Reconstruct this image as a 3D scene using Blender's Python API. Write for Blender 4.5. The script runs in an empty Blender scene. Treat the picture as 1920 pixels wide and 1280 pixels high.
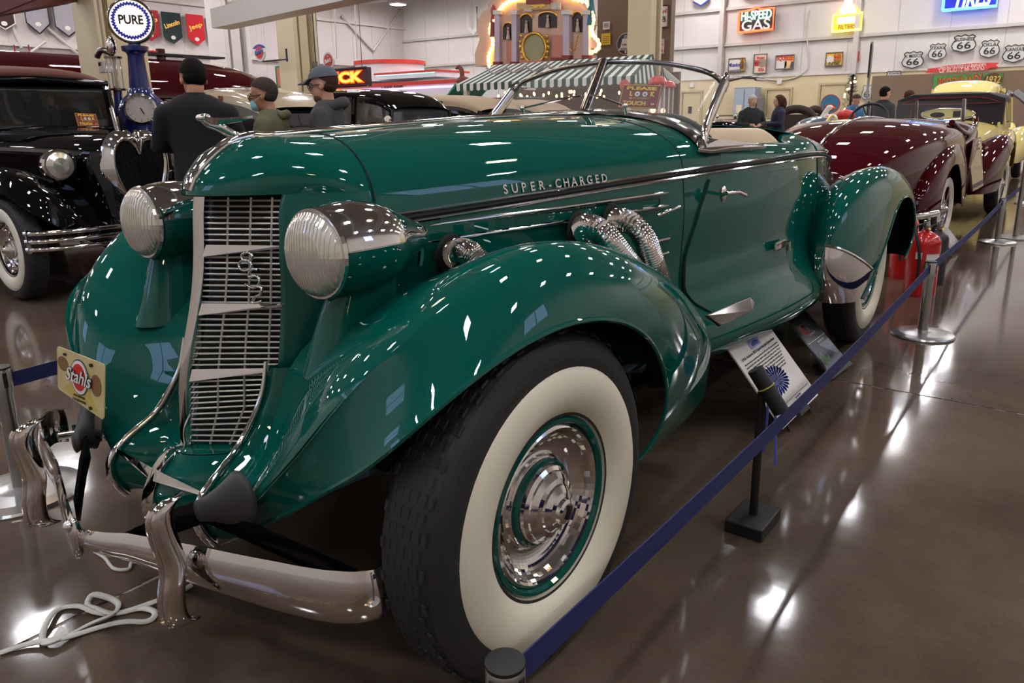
import bpy, bmesh, math, random
import numpy as np
from mathutils import Vector, Matrix
random.seed(3)
S = bpy.context.scene
COL = S.collection
PI = math.pi

# ---------------------------------------------------------------- camera
CP = np.array([1.24358, 1.66862, 1.22376])
YAW, PITCH, ROLL = 3.7962117, 0.2422806, -0.0135432
FPX, CX, CY = 1409.638, 959.965, 570.421
_d = np.array([math.cos(PITCH)*math.cos(YAW), math.cos(PITCH)*math.sin(YAW), -math.sin(PITCH)])
_r = np.cross(_d, [0, 0, 1.0]); _r /= np.linalg.norm(_r)
_u = np.cross(_r, _d)
_R = _r*math.cos(ROLL)+_u*math.sin(ROLL)
_U = -_r*math.sin(ROLL)+_u*math.cos(ROLL)
cam = bpy.data.cameras.new('camera'); camo = bpy.data.objects.new('camera', cam); COL.objects.link(camo)
camo.matrix_world = Matrix(((_R[0], _U[0], -_d[0], CP[0]), (_R[1], _U[1], -_d[1], CP[1]), (_R[2], _U[2], -_d[2], CP[2]), (0, 0, 0, 1)))
cam.sensor_width = 36.0; cam.lens = FPX/1920*36.0
cam.shift_y = -(640-CY)/1920.0
cam.clip_start = .02; cam.clip_end = 200
S.camera = camo

def at(px, py, ax, val):
    """world point of a sight line on the plane ax=val"""
    v = _d+_R*(px-CX)/FPX-_U*(py-CY)/FPX
    i = 'xyz'.index(ax)
    return Vector(CP+v*((val-CP[i])/v[i]))

def dep(px, py, z):
    return Vector(CP+(_d+_R*(px-CX)/FPX-_U*(py-CY)/FPX)*z)

# ---------------------------------------------------------------- world and exposure
W = bpy.data.worlds.new('world'); S.world = W; W.use_nodes = True
W.node_tree.nodes['Background'].inputs[0].default_value = (.55, .6, .7, 1)
W.node_tree.nodes['Background'].inputs[1].default_value = .3
S.view_settings.view_transform = 'Standard'; S.view_settings.look = 'None'
S.view_settings.exposure = 0.15; S.view_settings.gamma = 1.0; S.view_settings.use_curve_mapping = False
LAMP_E = 62.0     # lamps over the cars
LAMP_W = 125.0    # lamps over the far side of the hall, along the walls

# ---------------------------------------------------------------- materials
def lin(c):
    return tuple(((x/255.)/12.92 if x/255. <= .04045 else ((x/255.+.055)/1.055)**2.4) for x in c)
_mats = {}
def mat(name, c, rough=.5, metal=0., coat=0., emit=None, es=1., noise=None, bump=None, alpha=None, trans=0., spec=.5, ior=1.5):
    if name in _mats: return _mats[name]
    m = bpy.data.materials.new(name); m.use_nodes = True
    nt = m.node_tree; b = nt.nodes['Principled BSDF']
    col = lin(c)+(1,)
    b.inputs['Base Color'].default_value = col
    b.inputs['Roughness'].default_value = rough; b.inputs['Metallic'].default_value = metal
    b.inputs['Coat Weight'].default_value = coat; b.inputs['Coat Roughness'].default_value = .012
    b.inputs['Specular IOR Level'].default_value = spec; b.inputs['IOR'].default_value = ior
    b.inputs['Transmission Weight'].default_value = trans
    if emit: b.inputs['Emission Color'].default_value = lin(emit)+(1,); b.inputs['Emission Strength'].default_value = es
    if alpha is not None: b.inputs['Alpha'].default_value = alpha
    tc = None
    if noise or bump:
        tc = nt.nodes.new('ShaderNodeTexCoord')
    if noise:  # (scale, amount, detail)
        n = nt.nodes.new('ShaderNodeTexNoise'); n.inputs['Scale'].default_value = noise[0]; n.inputs['Detail'].default_value = noise[2] if len(noise) > 2 else 3
        nt.links.new(tc.outputs['Object'], n.inputs['Vector'])
        mx = nt.nodes.new('ShaderNodeMix'); mx.data_type = 'RGBA'
        mx.inputs[6].default_value = tuple(x*(1-noise[1]) for x in col[:3])+(1,)
        mx.inputs[7].default_value = tuple(min(1, x*(1+noise[1])) for x in col[:3])+(1,)
        nt.links.new(n.outputs['Fac'], mx.inputs[0]); nt.links.new(mx.outputs[2], b.inputs['Base Color'])
    if bump:
        n = nt.nodes.new('ShaderNodeTexNoise'); n.inputs['Scale'].default_value = bump[0]; n.inputs['Detail'].default_value = 4
        nt.links.new(tc.outputs['Object'], n.inputs['Vector'])
        bp = nt.nodes.new('ShaderNodeBump'); bp.inputs['Strength'].default_value = bump[1]; bp.inputs['Distance'].default_value = .01
        nt.links.new(n.outputs['Fac'], bp.inputs['Height']); nt.links.new(bp.outputs[0], b.inputs['Normal'])
    _mats[name] = m
    return m
def emis(name, c, s):
    return mat(name, c, .5, emit=c, es=s)

GREEN = mat('green_paint', (4, 82, 71), .5, 0, 1., noise=(40, .03), spec=.0)
CHROME = mat('chrome', (225, 222, 218), .06, 1.)
STEEL = mat('brushed_steel', (176, 176, 174), .28, 1.)
DCHROME = mat('dark_chrome', (120, 116, 112), .16, 1.)
BLACKP = mat('black_paint', (8, 8, 10), .5, 0, 1., spec=0.)
RUBBER = mat('tyre_rubber', (32, 32, 32), .62, bump=(60, .15))
WHITEW = mat('whitewall_rubber', (226, 222, 200), .45, noise=(6, .04))
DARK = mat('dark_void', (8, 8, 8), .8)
RUBCONE = mat('matt_rubber', (48, 47, 46), .55)
TAN = mat('tan_leather', (196, 176, 142), .5, noise=(9, .06), bump=(14, .15))
SILVER = mat('silver_paint', (188, 186, 178), .32, .6)
BLUEB = mat('blue_webbing', (20, 32, 88), .7, noise=(200, .15))
BLACKM = mat('black_matt', (18, 18, 18), .55)
WHITEP = mat('white_paper', (222, 220, 214), .6)
INK = mat('black_ink', (20, 20, 22), .6)
GLASS = mat('clear_glass', (240, 248, 246), .02, 0, 0, alpha=.09)
LENS = mat('lens_glass', (232, 230, 218), .2, .75, 1.)
REDG = mat('red_paint_gloss', (190, 22, 22), .25, 0, .6)

# ---------------------------------------------------------------- mesh helpers
def par(o, root):
    if root is not None:
        o.parent = root
        o.matrix_parent_inverse = (Matrix.LocRotScale(root.location, root.rotation_euler, None)).inverted() if root.type == 'EMPTY' else Matrix()
    return o
def thing(name, label, cat, loc=(0, 0, 0), rz=0., group=None):
    o = bpy.data.objects.new(name, None); COL.objects.link(o); o.empty_display_size = .1
    o.location = loc; o.rotation_euler = (0, 0, rz); o['label'] = label; o['category'] = cat
    if group: o['group'] = group
    return o
def tag(o, label, cat, group=None, kind=None):
    o['label'] = label; o['category'] = cat
    if group: o['group'] = group
    if kind: o['kind'] = kind
    return o
def mk(name, V, F, m, parent=None, smooth=True, recalc=True):
    me = bpy.data.meshes.new(name); me.from_pydata([tuple(v) for v in V], [], F); me.update()
    if recalc:
        bm = bmesh.new(); bm.from_mesh(me); bmesh.ops.remove_doubles(bm, verts=bm.verts, dist=1e-6)
        bmesh.ops.recalc_face_normals(bm, faces=bm.faces); bm.to_mesh(me); bm.free()
    if smooth is True:
        for p in me.polygons: p.use_smooth = True
    elif smooth:
        for p in me.polygons: p.use_smooth = True
        me.set_sharp_from_angle(angle=math.radians(smooth))
    me.materials.append(m)
    o = bpy.data.objects.new(name, me); COL.objects.link(o)
    return par(o, parent)
def struct(o):
    o['kind'] = 'structure'; return o
def solid(o, t, off=-1):
    md = o.modifiers.new('solid', 'SOLIDIFY'); md.thickness = t; md.offset = off
    if t <= .0061:
        e = o.modifiers.new('crisp', 'EDGE_SPLIT'); e.split_angle = math.radians(50)
    return o
def spl(P, n):
    """natural cubic spline through P, chord-length parameter, n samples"""
    P = np.array([list(p) for p in P], float); k = len(P)
    d = np.r_[0, np.cumsum(np.sqrt(np.maximum(((P[1:]-P[:-1])**2).sum(1), 1e-10)))]
    return spt(d/d[-1], P, np.linspace(0, 1, n))
def spt(t, P, q):
    t = np.asarray(t, float); P = np.asarray(P, float); k = len(t)
    if P.ndim == 1: P = P[:, None]
    h = np.diff(t); A = np.eye(k); B = np.zeros_like(P)
    for i in range(1, k-1):
        A[i, i-1] = h[i-1]; A[i, i] = 2*(h[i-1]+h[i]); A[i, i+1] = h[i]
        B[i] = 6*((P[i+1]-P[i])/h[i]-(P[i]-P[i-1])/h[i-1])
    m = np.linalg.solve(A, B)
    q = np.atleast_1d(q); i = np.clip(np.searchsorted(t, q)-1, 0, k-2)
    a = ((t[i+1]-q)/h[i])[:, None]; b = ((q-t[i])/h[i])[:, None]; hh = (h[i]**2)[:, None]
    return a*P[i]+b*P[i+1]+((a**3-a)*m[i]+(b**3-b)*m[i+1])*hh/6
def fn(xs, ys):
    """1-D interpolant; xs any order"""
    o = np.argsort(xs); X = np.array(xs, float)[o]; Y = np.array(ys, float)[o]
    def f(x):
        x = np.clip(x, X[0], X[-1]); return float(spt(X, Y, x)[0, 0])
    return f
def grid(name, G, m, parent=None, closed=False, smooth=True, caps=False):
    """G: list of rows (each list of points)"""
    nr = len(G); nc = len(G[0]); V = [tuple(p) for r in G for p in r]; F = []
    for i in range(nr-1):
        for j in range(nc if closed else nc-1):
            k = (j+1) % nc
            F.append((i*nc+j, i*nc+k, (i+1)*nc+k, (i+1)*nc+j))
    if caps:
        F.append(tuple(range(nc))); F.append(tuple((nr-1)*nc+j for j in range(nc)))
    return mk(name, V, F, m, parent, smooth)
class MB:
    def __init__(s): s.V = []; s.F = []
    def add(s, V, F):
        b = len(s.V); s.V += [tuple(v) for v in V]; s.F += [tuple(i+b for i in f) for f in F]; return s
    def box(s, c, d, R=None, bev=0):
        V = [Vector((x*d[0]/2, y*d[1]/2, z*d[2]/2)) for x in (-1, 1) for y in (-1, 1) for z in (-1, 1)]
        if R is not None: V = [R @ v for v in V]
        V = [v+Vector(c) for v in V]
        return s.add(V, [(0, 1, 3, 2), (4, 6, 7, 5), (0, 4, 5, 1), (2, 3, 7, 6), (0, 2, 6, 4), (1, 5, 7, 3)])
    def tube(s, P, r, n=8, cap=True, flat=1.):
        P = [Vector(p) for p in P]; k = len(P); rr = r if hasattr(r, '__len__') else [r]*k
        up = None; rings = []
        for i, p in enumerate(P):
            t = (P[min(i+1, k-1)]-P[max(i-1, 0)]).normalized()
            if up is None: up = Vector((0, 0, 1)) if abs(t.z) < .9 else Vector((1, 0, 0))
            a = t.cross(up).normalized(); b = a.cross(t).normalized(); up = b
            rings.append([p+a*math.cos(2*PI*j/n)*rr[i]*flat+b*math.sin(2*PI*j/n)*rr[i] for j in range(n)])
        V = [v for q in rings for v in q]; F = []
        for i in range(k-1):
            for j in range(n):
                l = (j+1) % n; F.append((i*n+j, i*n+l, (i+1)*n+l, (i+1)*n+j))
        if cap: F += [tuple(range(n)), tuple((k-1)*n+j for j in range(n))]
        return s.add(V, F)
    def lathe(s, prof, o=(0, 0, 0), ax='z', n=32):
        """prof: list of (axial, radius)"""
        V = []; F = []
        for a, r in prof:
            for j in range(n):
                c, q = math.cos(2*PI*j/n)*r, math.sin(2*PI*j/n)*r
                v = {'z': (c, q, a), 'y': (c, a, q), 'x': (a, c, q)}[ax]
                V.append((v[0]+o[0], v[1]+o[1], v[2]+o[2]))
        for i in range(len(prof)-1):
            for j in range(n):
                l = (j+1) % n; F.append((i*n+j, i*n+l, (i+1)*n+l, (i+1)*n+j))
        return s.add(V, F)
    def ell(s, c, r, n=16, m=10, R=None):
        V = []; F = []
        for i in range(m+1):
            for j in range(n):
                a, b = PI*i/m, 2*PI*j/n
                v = Vector((r[0]*math.sin(a)*math.cos(b), r[1]*math.sin(a)*math.sin(b), r[2]*math.cos(a)))
                if R is not None: v = R @ v
                V.append(v+Vector(c))
        for i in range(m):
            for j in range(n):
                l = (j+1) % n; F.append((i*n+j, i*n+l, (i+1)*n+l, (i+1)*n+j))
        return s.add(V, F)
    def slab(s, pts, nrm, t):
        """polygon extruded by t along nrm"""
        nrm = Vector(nrm).normalized(); P = [Vector(p) for p in pts]; k = len(P)
        V = P+[p+nrm*t for p in P]
        F = [tuple(range(k)), tuple(range(2*k-1, k-1, -1))]+[(i, (i+1) % k, (i+1) % k+k, i+k) for i in range(k)]
        return s.add(V, F)
    def out(s, name, m, parent=None, smooth=False, bev=0):
        o = mk(name, s.V, s.F, m, parent, smooth)
        if bev:
            md = o.modifiers.new('bevel', 'BEVEL'); md.width = bev; md.segments = 2; md.limit_method = 'ANGLE'
        return o
def tube(name, P, r, m, parent=None, n=8, sm=True, flat=1.):
    return MB().tube(P, r, n, True, flat).out(name, m, parent, sm and 50)
def text(body, o, right, up, h, m, parent=None, name='lettering', ext=.001, bold=0., fit=None, align='CENTER', shear=0.):
    """flat lettering: centre o, direction right, up, letter height h"""
    c = bpy.data.curves.new(name, 'FONT'); c.body = body; c.size = h*1.38; c.extrude = ext; c.align_x = align; c.align_y = 'CENTER'
    c.offset = bold; c.resolution_u = 3; c.shear = shear
    c.materials.append(m)
    tmp = bpy.data.objects.new(name, c); me = bpy.data.meshes.new_from_object(tmp); bpy.data.objects.remove(tmp)
    ob = bpy.data.objects.new(name, me); COL.objects.link(ob)
    right = Vector(right).normalized(); up = Vector(up).normalized(); nz = right.cross(up).normalized(); up = nz.cross(right)
    sx = 1.
    if fit:
        xs_ = [v.co.x for v in me.vertices]; w = max(xs_)-min(xs_) if xs_ else 0; sx = fit/w if w > 1e-6 else 1.
    o = Vector(o)
    mw = Matrix(((right.x*sx, up.x, nz.x, o.x), (right.y*sx, up.y, nz.y, o.y), (right.z*sx, up.z, nz.z, o.z), (0, 0, 0, 1)))
    if parent is not None: par(ob, parent)
    ob.matrix_basis = mw
    return ob
def copy_tree(o, parent=None):
    c = o.copy(); COL.objects.link(c)
    if parent is not None: c.parent = parent
    for ch in list(o.children): copy_tree(ch, c)
    return c
# ================================================================ the hall
XB, XF, YL, YR, ZC = -26.9, 7.5, -26.5, 9.0, 7.2
fm = mat('polished_concrete', (96, 78, 62), .13, 0, .0, spec=.35)
nt = fm.node_tree; b_ = nt.nodes['Principled BSDF']; tc = nt.nodes.new('ShaderNodeTexCoord')
n1 = nt.nodes.new('ShaderNodeTexNoise'); n1.inputs['Scale'].default_value = 1.3; n1.inputs['Detail'].default_value = 8; n1.inputs['Roughness'].default_value = .6
n2 = nt.nodes.new('ShaderNodeTexNoise'); n2.inputs['Scale'].default_value = 90; n2.inputs['Detail'].default_value = 3
cr = nt.nodes.new('ShaderNodeValToRGB'); cr.color_ramp.elements[0].position = .3; cr.color_ramp.elements[0].color = lin((68, 57, 48))+(1,)
cr.color_ramp.elements[1].position = .72; cr.color_ramp.elements[1].color = lin((108, 93, 80))+(1,)
mx = nt.nodes.new('ShaderNodeMix'); mx.data_type = 'RGBA'; mx.blend_type = 'OVERLAY'; mx.inputs[0].default_value = .25
nt.links.new(tc.outputs['Object'], n1.inputs['Vector']); nt.links.new(tc.outputs['Object'], n2.inputs['Vector'])
nt.links.new(n1.outputs['Fac'], cr.inputs[0]); nt.links.new(cr.outputs[0], mx.inputs[6]); nt.links.new(n2.outputs['Color'], mx.inputs[7])
nt.links.new(mx.outputs[2], b_.inputs['Base Color'])
mr = nt.nodes.new('ShaderNodeMapRange'); mr.inputs[3].default_value = .05; mr.inputs[4].default_value = .13
nt.links.new(n1.outputs['Fac'], mr.inputs[0]); nt.links.new(mr.outputs[0], b_.inputs['Roughness'])
bp = nt.nodes.new('ShaderNodeBump'); bp.inputs['Strength'].default_value = .07; bp.inputs['Distance'].default_value = .004
n3 = nt.nodes.new('ShaderNodeTexNoise'); n3.inputs['Scale'].default_value = 9; n3.inputs['Detail'].default_value = 5
nt.links.new(tc.outputs['Object'], n3.inputs['Vector']); nt.links.new(n3.outputs['Fac'], bp.inputs['Height']); nt.links.new(bp.outputs[0], b_.inputs['Normal'])
jf = mat('joint_filler', (30, 27, 24), .7); jt = jf.node_tree
a_ = jt.nodes.new('ShaderNodeTexCoord'); n_ = jt.nodes.new('ShaderNodeTexNoise'); n_.inputs['Scale'].default_value = 34; n_.inputs['Detail'].default_value = 6; r_ = jt.nodes.new('ShaderNodeValToRGB')
r_.color_ramp.elements[0].position = .46; r_.color_ramp.elements[0].color = lin((34, 30, 26))+(1,); r_.color_ramp.elements[1].position = .56; r_.color_ramp.elements[1].color = lin((150, 140, 126))+(1,)
jt.links.new(a_.outputs['Object'], n_.inputs['Vector']); jt.links.new(n_.outputs['Fac'], r_.inputs[0]); jt.links.new(r_.outputs[0], jt.nodes['Principled BSDF'].inputs['Base Color'])
# floor cast in bays with sawn joints between them
JX = [XB, -22, -17.2, -12.2, -7.3, -2.37, .86, XF]; JY = [YL, -21, -15.6, -10.2, -4.9, -.25, 5.1, YR]
fl = struct(MB().box(((XB+XF)/2, (YL+YR)/2, -.142), (XF-XB, YR-YL, .28)).out('floor', jf))
for i in range(len(JX)-1):
    for j in range(len(JY)-1):
        g = .014
        o = MB().box(((JX[i]+JX[i+1])/2, (JY[j]+JY[j+1])/2, -.01), (JX[i+1]-JX[i]-g, JY[j+1]-JY[j]-g, .02)).out('slab', fm, fl)
wallw = mat('painted_panel_wall', (206, 200, 194), .6, noise=(1.2, .05)); wallb = mat('beige_wall', (205, 190, 152), .6, noise=(2, .05))
wallp = mat('pinkish_wall', (190, 180, 178), .6, noise=(1.0, .05)); ceilm = mat('ceiling_deck', (150, 146, 142), .7)
wb_ = struct(MB().box((XB-.1, (YL+YR)/2, ZC/2), (.2, YR-YL, ZC)).out('wall_back', wallw))
wl_ = struct(MB().box(((XB+XF)/2, YL-.1, ZC/2), (XF-XB, .2, ZC)).out('wall_left', wallp))
struct(MB().box(((XB+XF)/2, YR+.1, ZC/2), (XF-XB, .2, ZC)).out('wall_right', wallw))
wf_ = struct(MB().box((XF+.1, (YL+YR)/2, ZC/2), (.2, YR-YL, ZC)).out('wall_front', wallw))
struct(MB().box(((XB+XF)/2, (YL+YR)/2, ZC+.1), (XF-XB, YR-YL, .2)).out('ceiling', ceilm))
# lower beige wainscot on the back wall and its ledge, wall seams and girts
struct(MB().box((XB+.03, -4.5, 1.275), (.06, 27, 2.55)).out('trim_1', wallb))
struct(MB().box((XB+.05, -4.5, 2.57), (.1, 27, .05)).out('trim_2', wallw))
girt = mat('girt_paint', (186, 180, 172), .5)
k = 3
for z in (3.75, 5.0):
    struct(MB().box((XB+.06, (YL+YR)/2, z), (.12, YR-YL, .10)).out('trim_%d' % k, girt)); k += 1
for z in (3.75, 5.6):
    struct(MB().box(((XB+XF)/2, YL+.06, z), (XF-XB, .12, .12)).out('trim_%d' % k, girt)); k += 1
for y in np.arange(-25, 8.5, 1.5):
    MB().box((XB+.004, y, ZC/2), (.012, .02, ZC)).out('wall_seam', girt, wb_)
for x in np.arange(-26, 6, 1.2):
    MB().box((x, YL+.004, ZC/2), (.02, .012, ZC)).out('wall_seam', girt, wl_)
for y in (-9.9, -5.2, 1.5, -14.5, -20):
    o = MB().box((XB+.16, y, 4.6), (.2, .16, 5.2)).out('downspout', girt, wb_)
# roof trusses and ceiling lamps
truss = mat('roof_steel', (196, 192, 188), .5)
for i, x in enumerate((-24, -18.5, -13, -7.5, -2, 3.5)):
    mb = MB().box((x, (YL+YR)/2, ZC-.12), (.14, YR-YL, .12)).box((x, (YL+YR)/2, ZC-.75), (.12, YR-YL, .1))
    yy = np.arange(YL+.6, YR-.6, 1.4)
    for a in range(len(yy)-1):
        z0, z1 = (ZC-.75, ZC-.12) if a % 2 else (ZC-.12, ZC-.75)
        mb.tube([(x, yy[a], z0), (x, yy[a+1], z1)], .03, 4)
    struct(mb.out('trim_%d' % (20+i), truss))
lampm = emis('lamp_diffuser', (250, 249, 255), LAMP_E); lampw = emis('lamp_diffuser_far', (252, 248, 250), LAMP_W); warm = emis('lamp_diffuser_warm', (255, 214, 170), LAMP_E*.8); lhouse = mat('lamp_housing', (210, 210, 210), .4)
lx = [5.0, 1.6, -1.8, -5.2, -9., -13., -17.5, -21.3, -24.8]; ly = [6.2, 2.4, -1.4, -5.4, -10.2, -15.2, -20., -24.2]
proto = {}
for a, x in enumerate(lx):
    for b, y in enumerate(ly):
        w = 'w' if (a*3+b*5) % 7 == 0 and a < 4 and b < 4 else ('f' if x < -14 or y < -12 else 'n')
        if w not in proto:
            t = thing('ceiling_light', {'w': 'warm tinted square ceiling light hanging under the roof trusses', 'f': 'brighter white square ceiling light near the far walls', 'n': 'white square ceiling light hanging above the cars'}[w], 'ceiling light', (0, 0, 0), 0, {'w': 'warm ceiling lights', 'f': 'far ceiling lights', 'n': 'ceiling lights above the cars'}[w])
            MB().box((0, 0, .05), (.62, .50, .08)).tube([(0, 0, .08), (0, 0, .75)], .012, 6).out('housing', lhouse, t)
            MB().box((0, 0, 0), (.54, .42, .02)).out('diffuser', {'w': warm, 'f': lampw, 'n': lampm}[w], t)
            proto[w] = t; o = t
        else:
            o = copy_tree(proto[w])
        o.location = (x+((b % 2)-.5)*.9, y, ZC-.95)
# daylight windows high on the front and right walls (behind the camera)
day = emis('daylight_pane', (178, 200, 255), 2.2); wfr = mat('window_frame_paint', (60, 60, 62), .4)
for i, (y, z) in enumerate(((-2.5, 4.6), (-9, 4.6))):
    w_ = MB().box((XF-.01, y, z), (.04, 2.4, 1.9)).out('window_%d' % (i+1), day); struct(w_)
    for dy in (-1.2, 0, 1.2): MB().box((XF-.05, y+dy, z), (.06, .06, 1.96)).out('window_bar', wfr, w_)
w_ = struct(MB().box((-5.5, YR-.01, 5), (2.6, .04, 1.8)).out('window_3', day))
for dx in (-1.3, 0, 1.3): MB().box((-5.5+dx, YR-.05, 5), (.06, .06, 1.86)).out('window_bar', wfr, w_)
# ================================================================ the green speedster (front axle at x=0, facing +x)
car = thing('roadster', 'dark green open two-seat vintage roadster with whitewall tyres in the foreground', 'car')
WB = 3.118
# ---- body section functions
f_zt = fn([.1, -.07, -.3, -.6, -.9, -1.2, -1.45], [1.187, 1.193, 1.205, 1.219, 1.227, 1.233, 1.236])
bx = [.12, -.03, -.3, -.6, -.9, -1.2, -1.45, -1.8, -2.2, -2.6, -3.0, -3.4, -3.8, -4.2, -4.42]
f_w = fn(bx, [.285, .31, .365, .425, .48, .535, .575, .615, .635, .61, .545, .445, .315, .15, .03])
f_zb = fn(bx, [.98, .985, .995, 1.007, 1.02, 1.03, 1.037, 1.042, 1.046, 1.035, 1.0, .95, .87, .76, .7])
def low(x):
    """half-width points under the belt: (dy, z)"""
    k = max(0., min(1., (-.75-x)/.5)); q = max(0., min(1., (x+3.9)/1.6)) if x < -2.3 else 1.
    w = f_w(x); zb = f_zb(x)
    return [(w+.006, zb-.06), (w+.012*k, .87), (w-.005+.01*k, .72), (w-.005+.03*k, .58), (w+(.10)*k*q, .46), (w+.105*k*q, .40), (w+.05*k*q, .335), (w-.12, .31)]
def side_y(x, z):
    P = [(f_w(x), f_zb(x))]+low(x)
    zs = [p[1] for p in P]; ys = [p[0] for p in P]
    return float(np.interp(-z, [-a for a in zs], ys))
def prof(x, top=True, n=16):
    w = f_w(x); zb = f_zb(x); zt = f_zt(x); R = []
    for i in range(n+1):
        a = PI/2*i/n
        R.append((w*math.sin(a)**(2/2.35), zb+(zt-zb)*max(math.cos(a), 0)**(2/2.35)))
    return R
def lower(x, n=22):
    P = [(f_w(x), f_zb(x))]+low(x)
    return [tuple(p) for p in spl([(a, b) for a, b in P], n)][1:]
def shx(x, y, x0=-.07):
    k = max(0, 1-abs(x-x0)/.5); return x+.25*y*k
def mirror_rows(rows):
    return [[(p[0], -p[1], p[2]) for p in r][::-1] for r in rows]
def full(half):
    """half profile list of (x,y,z) starting on the centre line -> whole section"""
    return [(p[0], -p[1], p[2]) for p in half[::-1]]+list(half[1:])
# hood: nose seam to cowl seam, then cowl to the windscreen
def sect(x, x0=-.07):
    h = [(shx(x, y, x0), y, z) for y, z in prof(x)]+[(shx(x, y*.98, x0), y, z) for y, z in lower(x)]
    return full(h)
hood = grid('hood', [sect(x) for x in np.linspace(-.07, -1.21, 22)], GREEN, car); solid(hood, .004)
cowl = grid('cowl', [sect(x) for x in (-1.216, -1.26, -1.3, -1.35, -1.4, -1.46)], GREEN, car); solid(cowl, .004)
# nose: horizontal slices around the grille opening
zc_ = [1.193, 1.1905, 1.182, 1.149, 1.115, 1.085, 1.06, .925, .787, .632, .50, .457, .414, .361, .30]
xc_ = [-.07, .075, .167, .227, .268, .292, .300, .318, .346, .390, .405, .415, .452, .478, .46]
_xp = spl([(x, 0, z) for x, z in zip(xc_, zc_)][::-1], 120)
def f_xc(z): return float(np.interp(z, _xp[:, 2], _xp[:, 0]))
def nose_slice(z, n=26):
    xc = f_xc(z)
    # width at the seam for this height
    if z >= f_zb(0.0):
        zt = f_zt(-.05); zb = .986; w = .312*max(0, 1-((z-zb)/(zt-zb))**2.35)**(1/2.35)
    else: w = side_y(-.02, z)
    if z < .66: w = w+(.235-w)*min(1, (.66-z)/.2)
    w = max(w, .01)
    R = []
    for i in range(n+1):
        a = PI/2*i/n
        b_ = max(0, min(1, (1.15-z)/.09))*max(0, min(1, (z-.44)/.12)); ca = max(math.cos(a), 0)
        y = w*math.sin(a)**(2/(2.02+.18*b_)); xj = -.07+.25*w
        x = xj+(xc-xj)*((1-b_)*ca**(2/2.02)+b_*(.45*ca+.55*ca**5))
        R.append((x, y, z))
    return R
ztop = [1.1925, 1.191, 1.189, 1.186]+list(np.linspace(1.182, 1.06, 18))
nose_top = [full(nose_slice(z)) for z in ztop]
o = grid('nose_shell', nose_top, GREEN, car)
GW = [(1.06, .180), (.925, .180), (.787, .180), (.632, .178), (.54, .166), (.457, .146)]   # grille half-width
f_gw = fn([a for a, b in GW], [b for a, b in GW])
def cut(z, n=20):
    P = np.array(nose_slice(z, 60)); g = f_gw(z); k = P[:, 1] >= g
    x0 = np.interp(g, P[:, 1], P[:, 0]); Q = [(x0, g, z)]+[tuple(p) for p in P[k]]
    Q = [tuple(p) for p in spl(Q, n)]
    lip = [(x0-.05, g-.001, z), (x0-.008, g-.002, z)]
    return lip+Q
for s in (1, -1):
    rws = [[(p[0], s*p[1], p[2]) for p in cut(z)] for z in np.linspace(1.06, .457, 22)]
    grid('nose_side', rws, GREEN, car)
ap = [full(nose_slice(z)) for z in np.linspace(.457, .30, 10)]
grid('lower_apron', ap, GREEN, car)
# shelf closing the top of the grille opening and its foot
def gx(z, y):
    """grille surface: V shape from centre strip to edge"""
    P = np.array(nose_slice(z, 60)); g = f_gw(z); xcc = f_xc(z)-.040; xe = min(np.interp(g, P[:, 1], P[:, 0])-.012, xcc-.098)
    return xcc+(xe-xcc)*abs(y)/g
for zz, nm in ((1.058, 'grille_head'), (.459, 'grille_foot')):
    P = [p for p in nose_slice(zz, 60) if p[1] <= f_gw(zz)+.004]
    h1 = [(p[0], p[1], zz) for p in P]; h2 = [(gx(zz, min(p[1], f_gw(zz)))-.02, p[1], zz) for p in P]
    grid(nm, [full(h1), full(h2)], GREEN, car)
# dark back of the grille
o = grid('radiator_core', [[(gx(z, y)-.022, y, z) for y in np.linspace(-f_gw(z), f_gw(z), 9)] for z in np.linspace(1.06, .455, 12)], DARK, car)
# grille bars
zb_list = [z for z in np.linspace(1.045, .470, 44)]
for s in (1, -1):
    for z in zb_list:
        g = f_gw(z)-.001
        MB().tube([(gx(z, 0), 0.004*s, z), (gx(z, g*.5), s*g*.5, z), (gx(z, g), s*g, z)], .0026, 6).out('grille_bar', SILVER, car, 50)
    for q in (.3, .58, .84):
        MB().tube([(gx(z, f_gw(z)*q)+.001, s*f_gw(z)*q, z) for z in np.linspace(1.052, .462, 8)], .0028, 6).out('grille_upright', SILVER, car, 50)
    # three broad tapering chrome blades
    for z in (.925, .787, .632):
        g = f_gw(z)+.004
        a = Vector((gx(z, 0)+.016, 0, z)); b = Vector((gx(z, g)+.012, s*g, z+.014))
        V = [a+Vector((.0, 0, -.013)), a+Vector((-.012, 0, .016)), a+Vector((-.02, 0, -.005)), b+Vector((0, 0, -.003)), b+Vector((-.004, 0, .003)), b+Vector((-.012, 0, 0))]
        MB().add(V, [(0, 1, 4, 3), (1, 2, 5, 4), (2, 0, 3, 5), (0, 2, 1), (3, 4, 5)]).out('grille_blade', CHROME, car, False)
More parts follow.
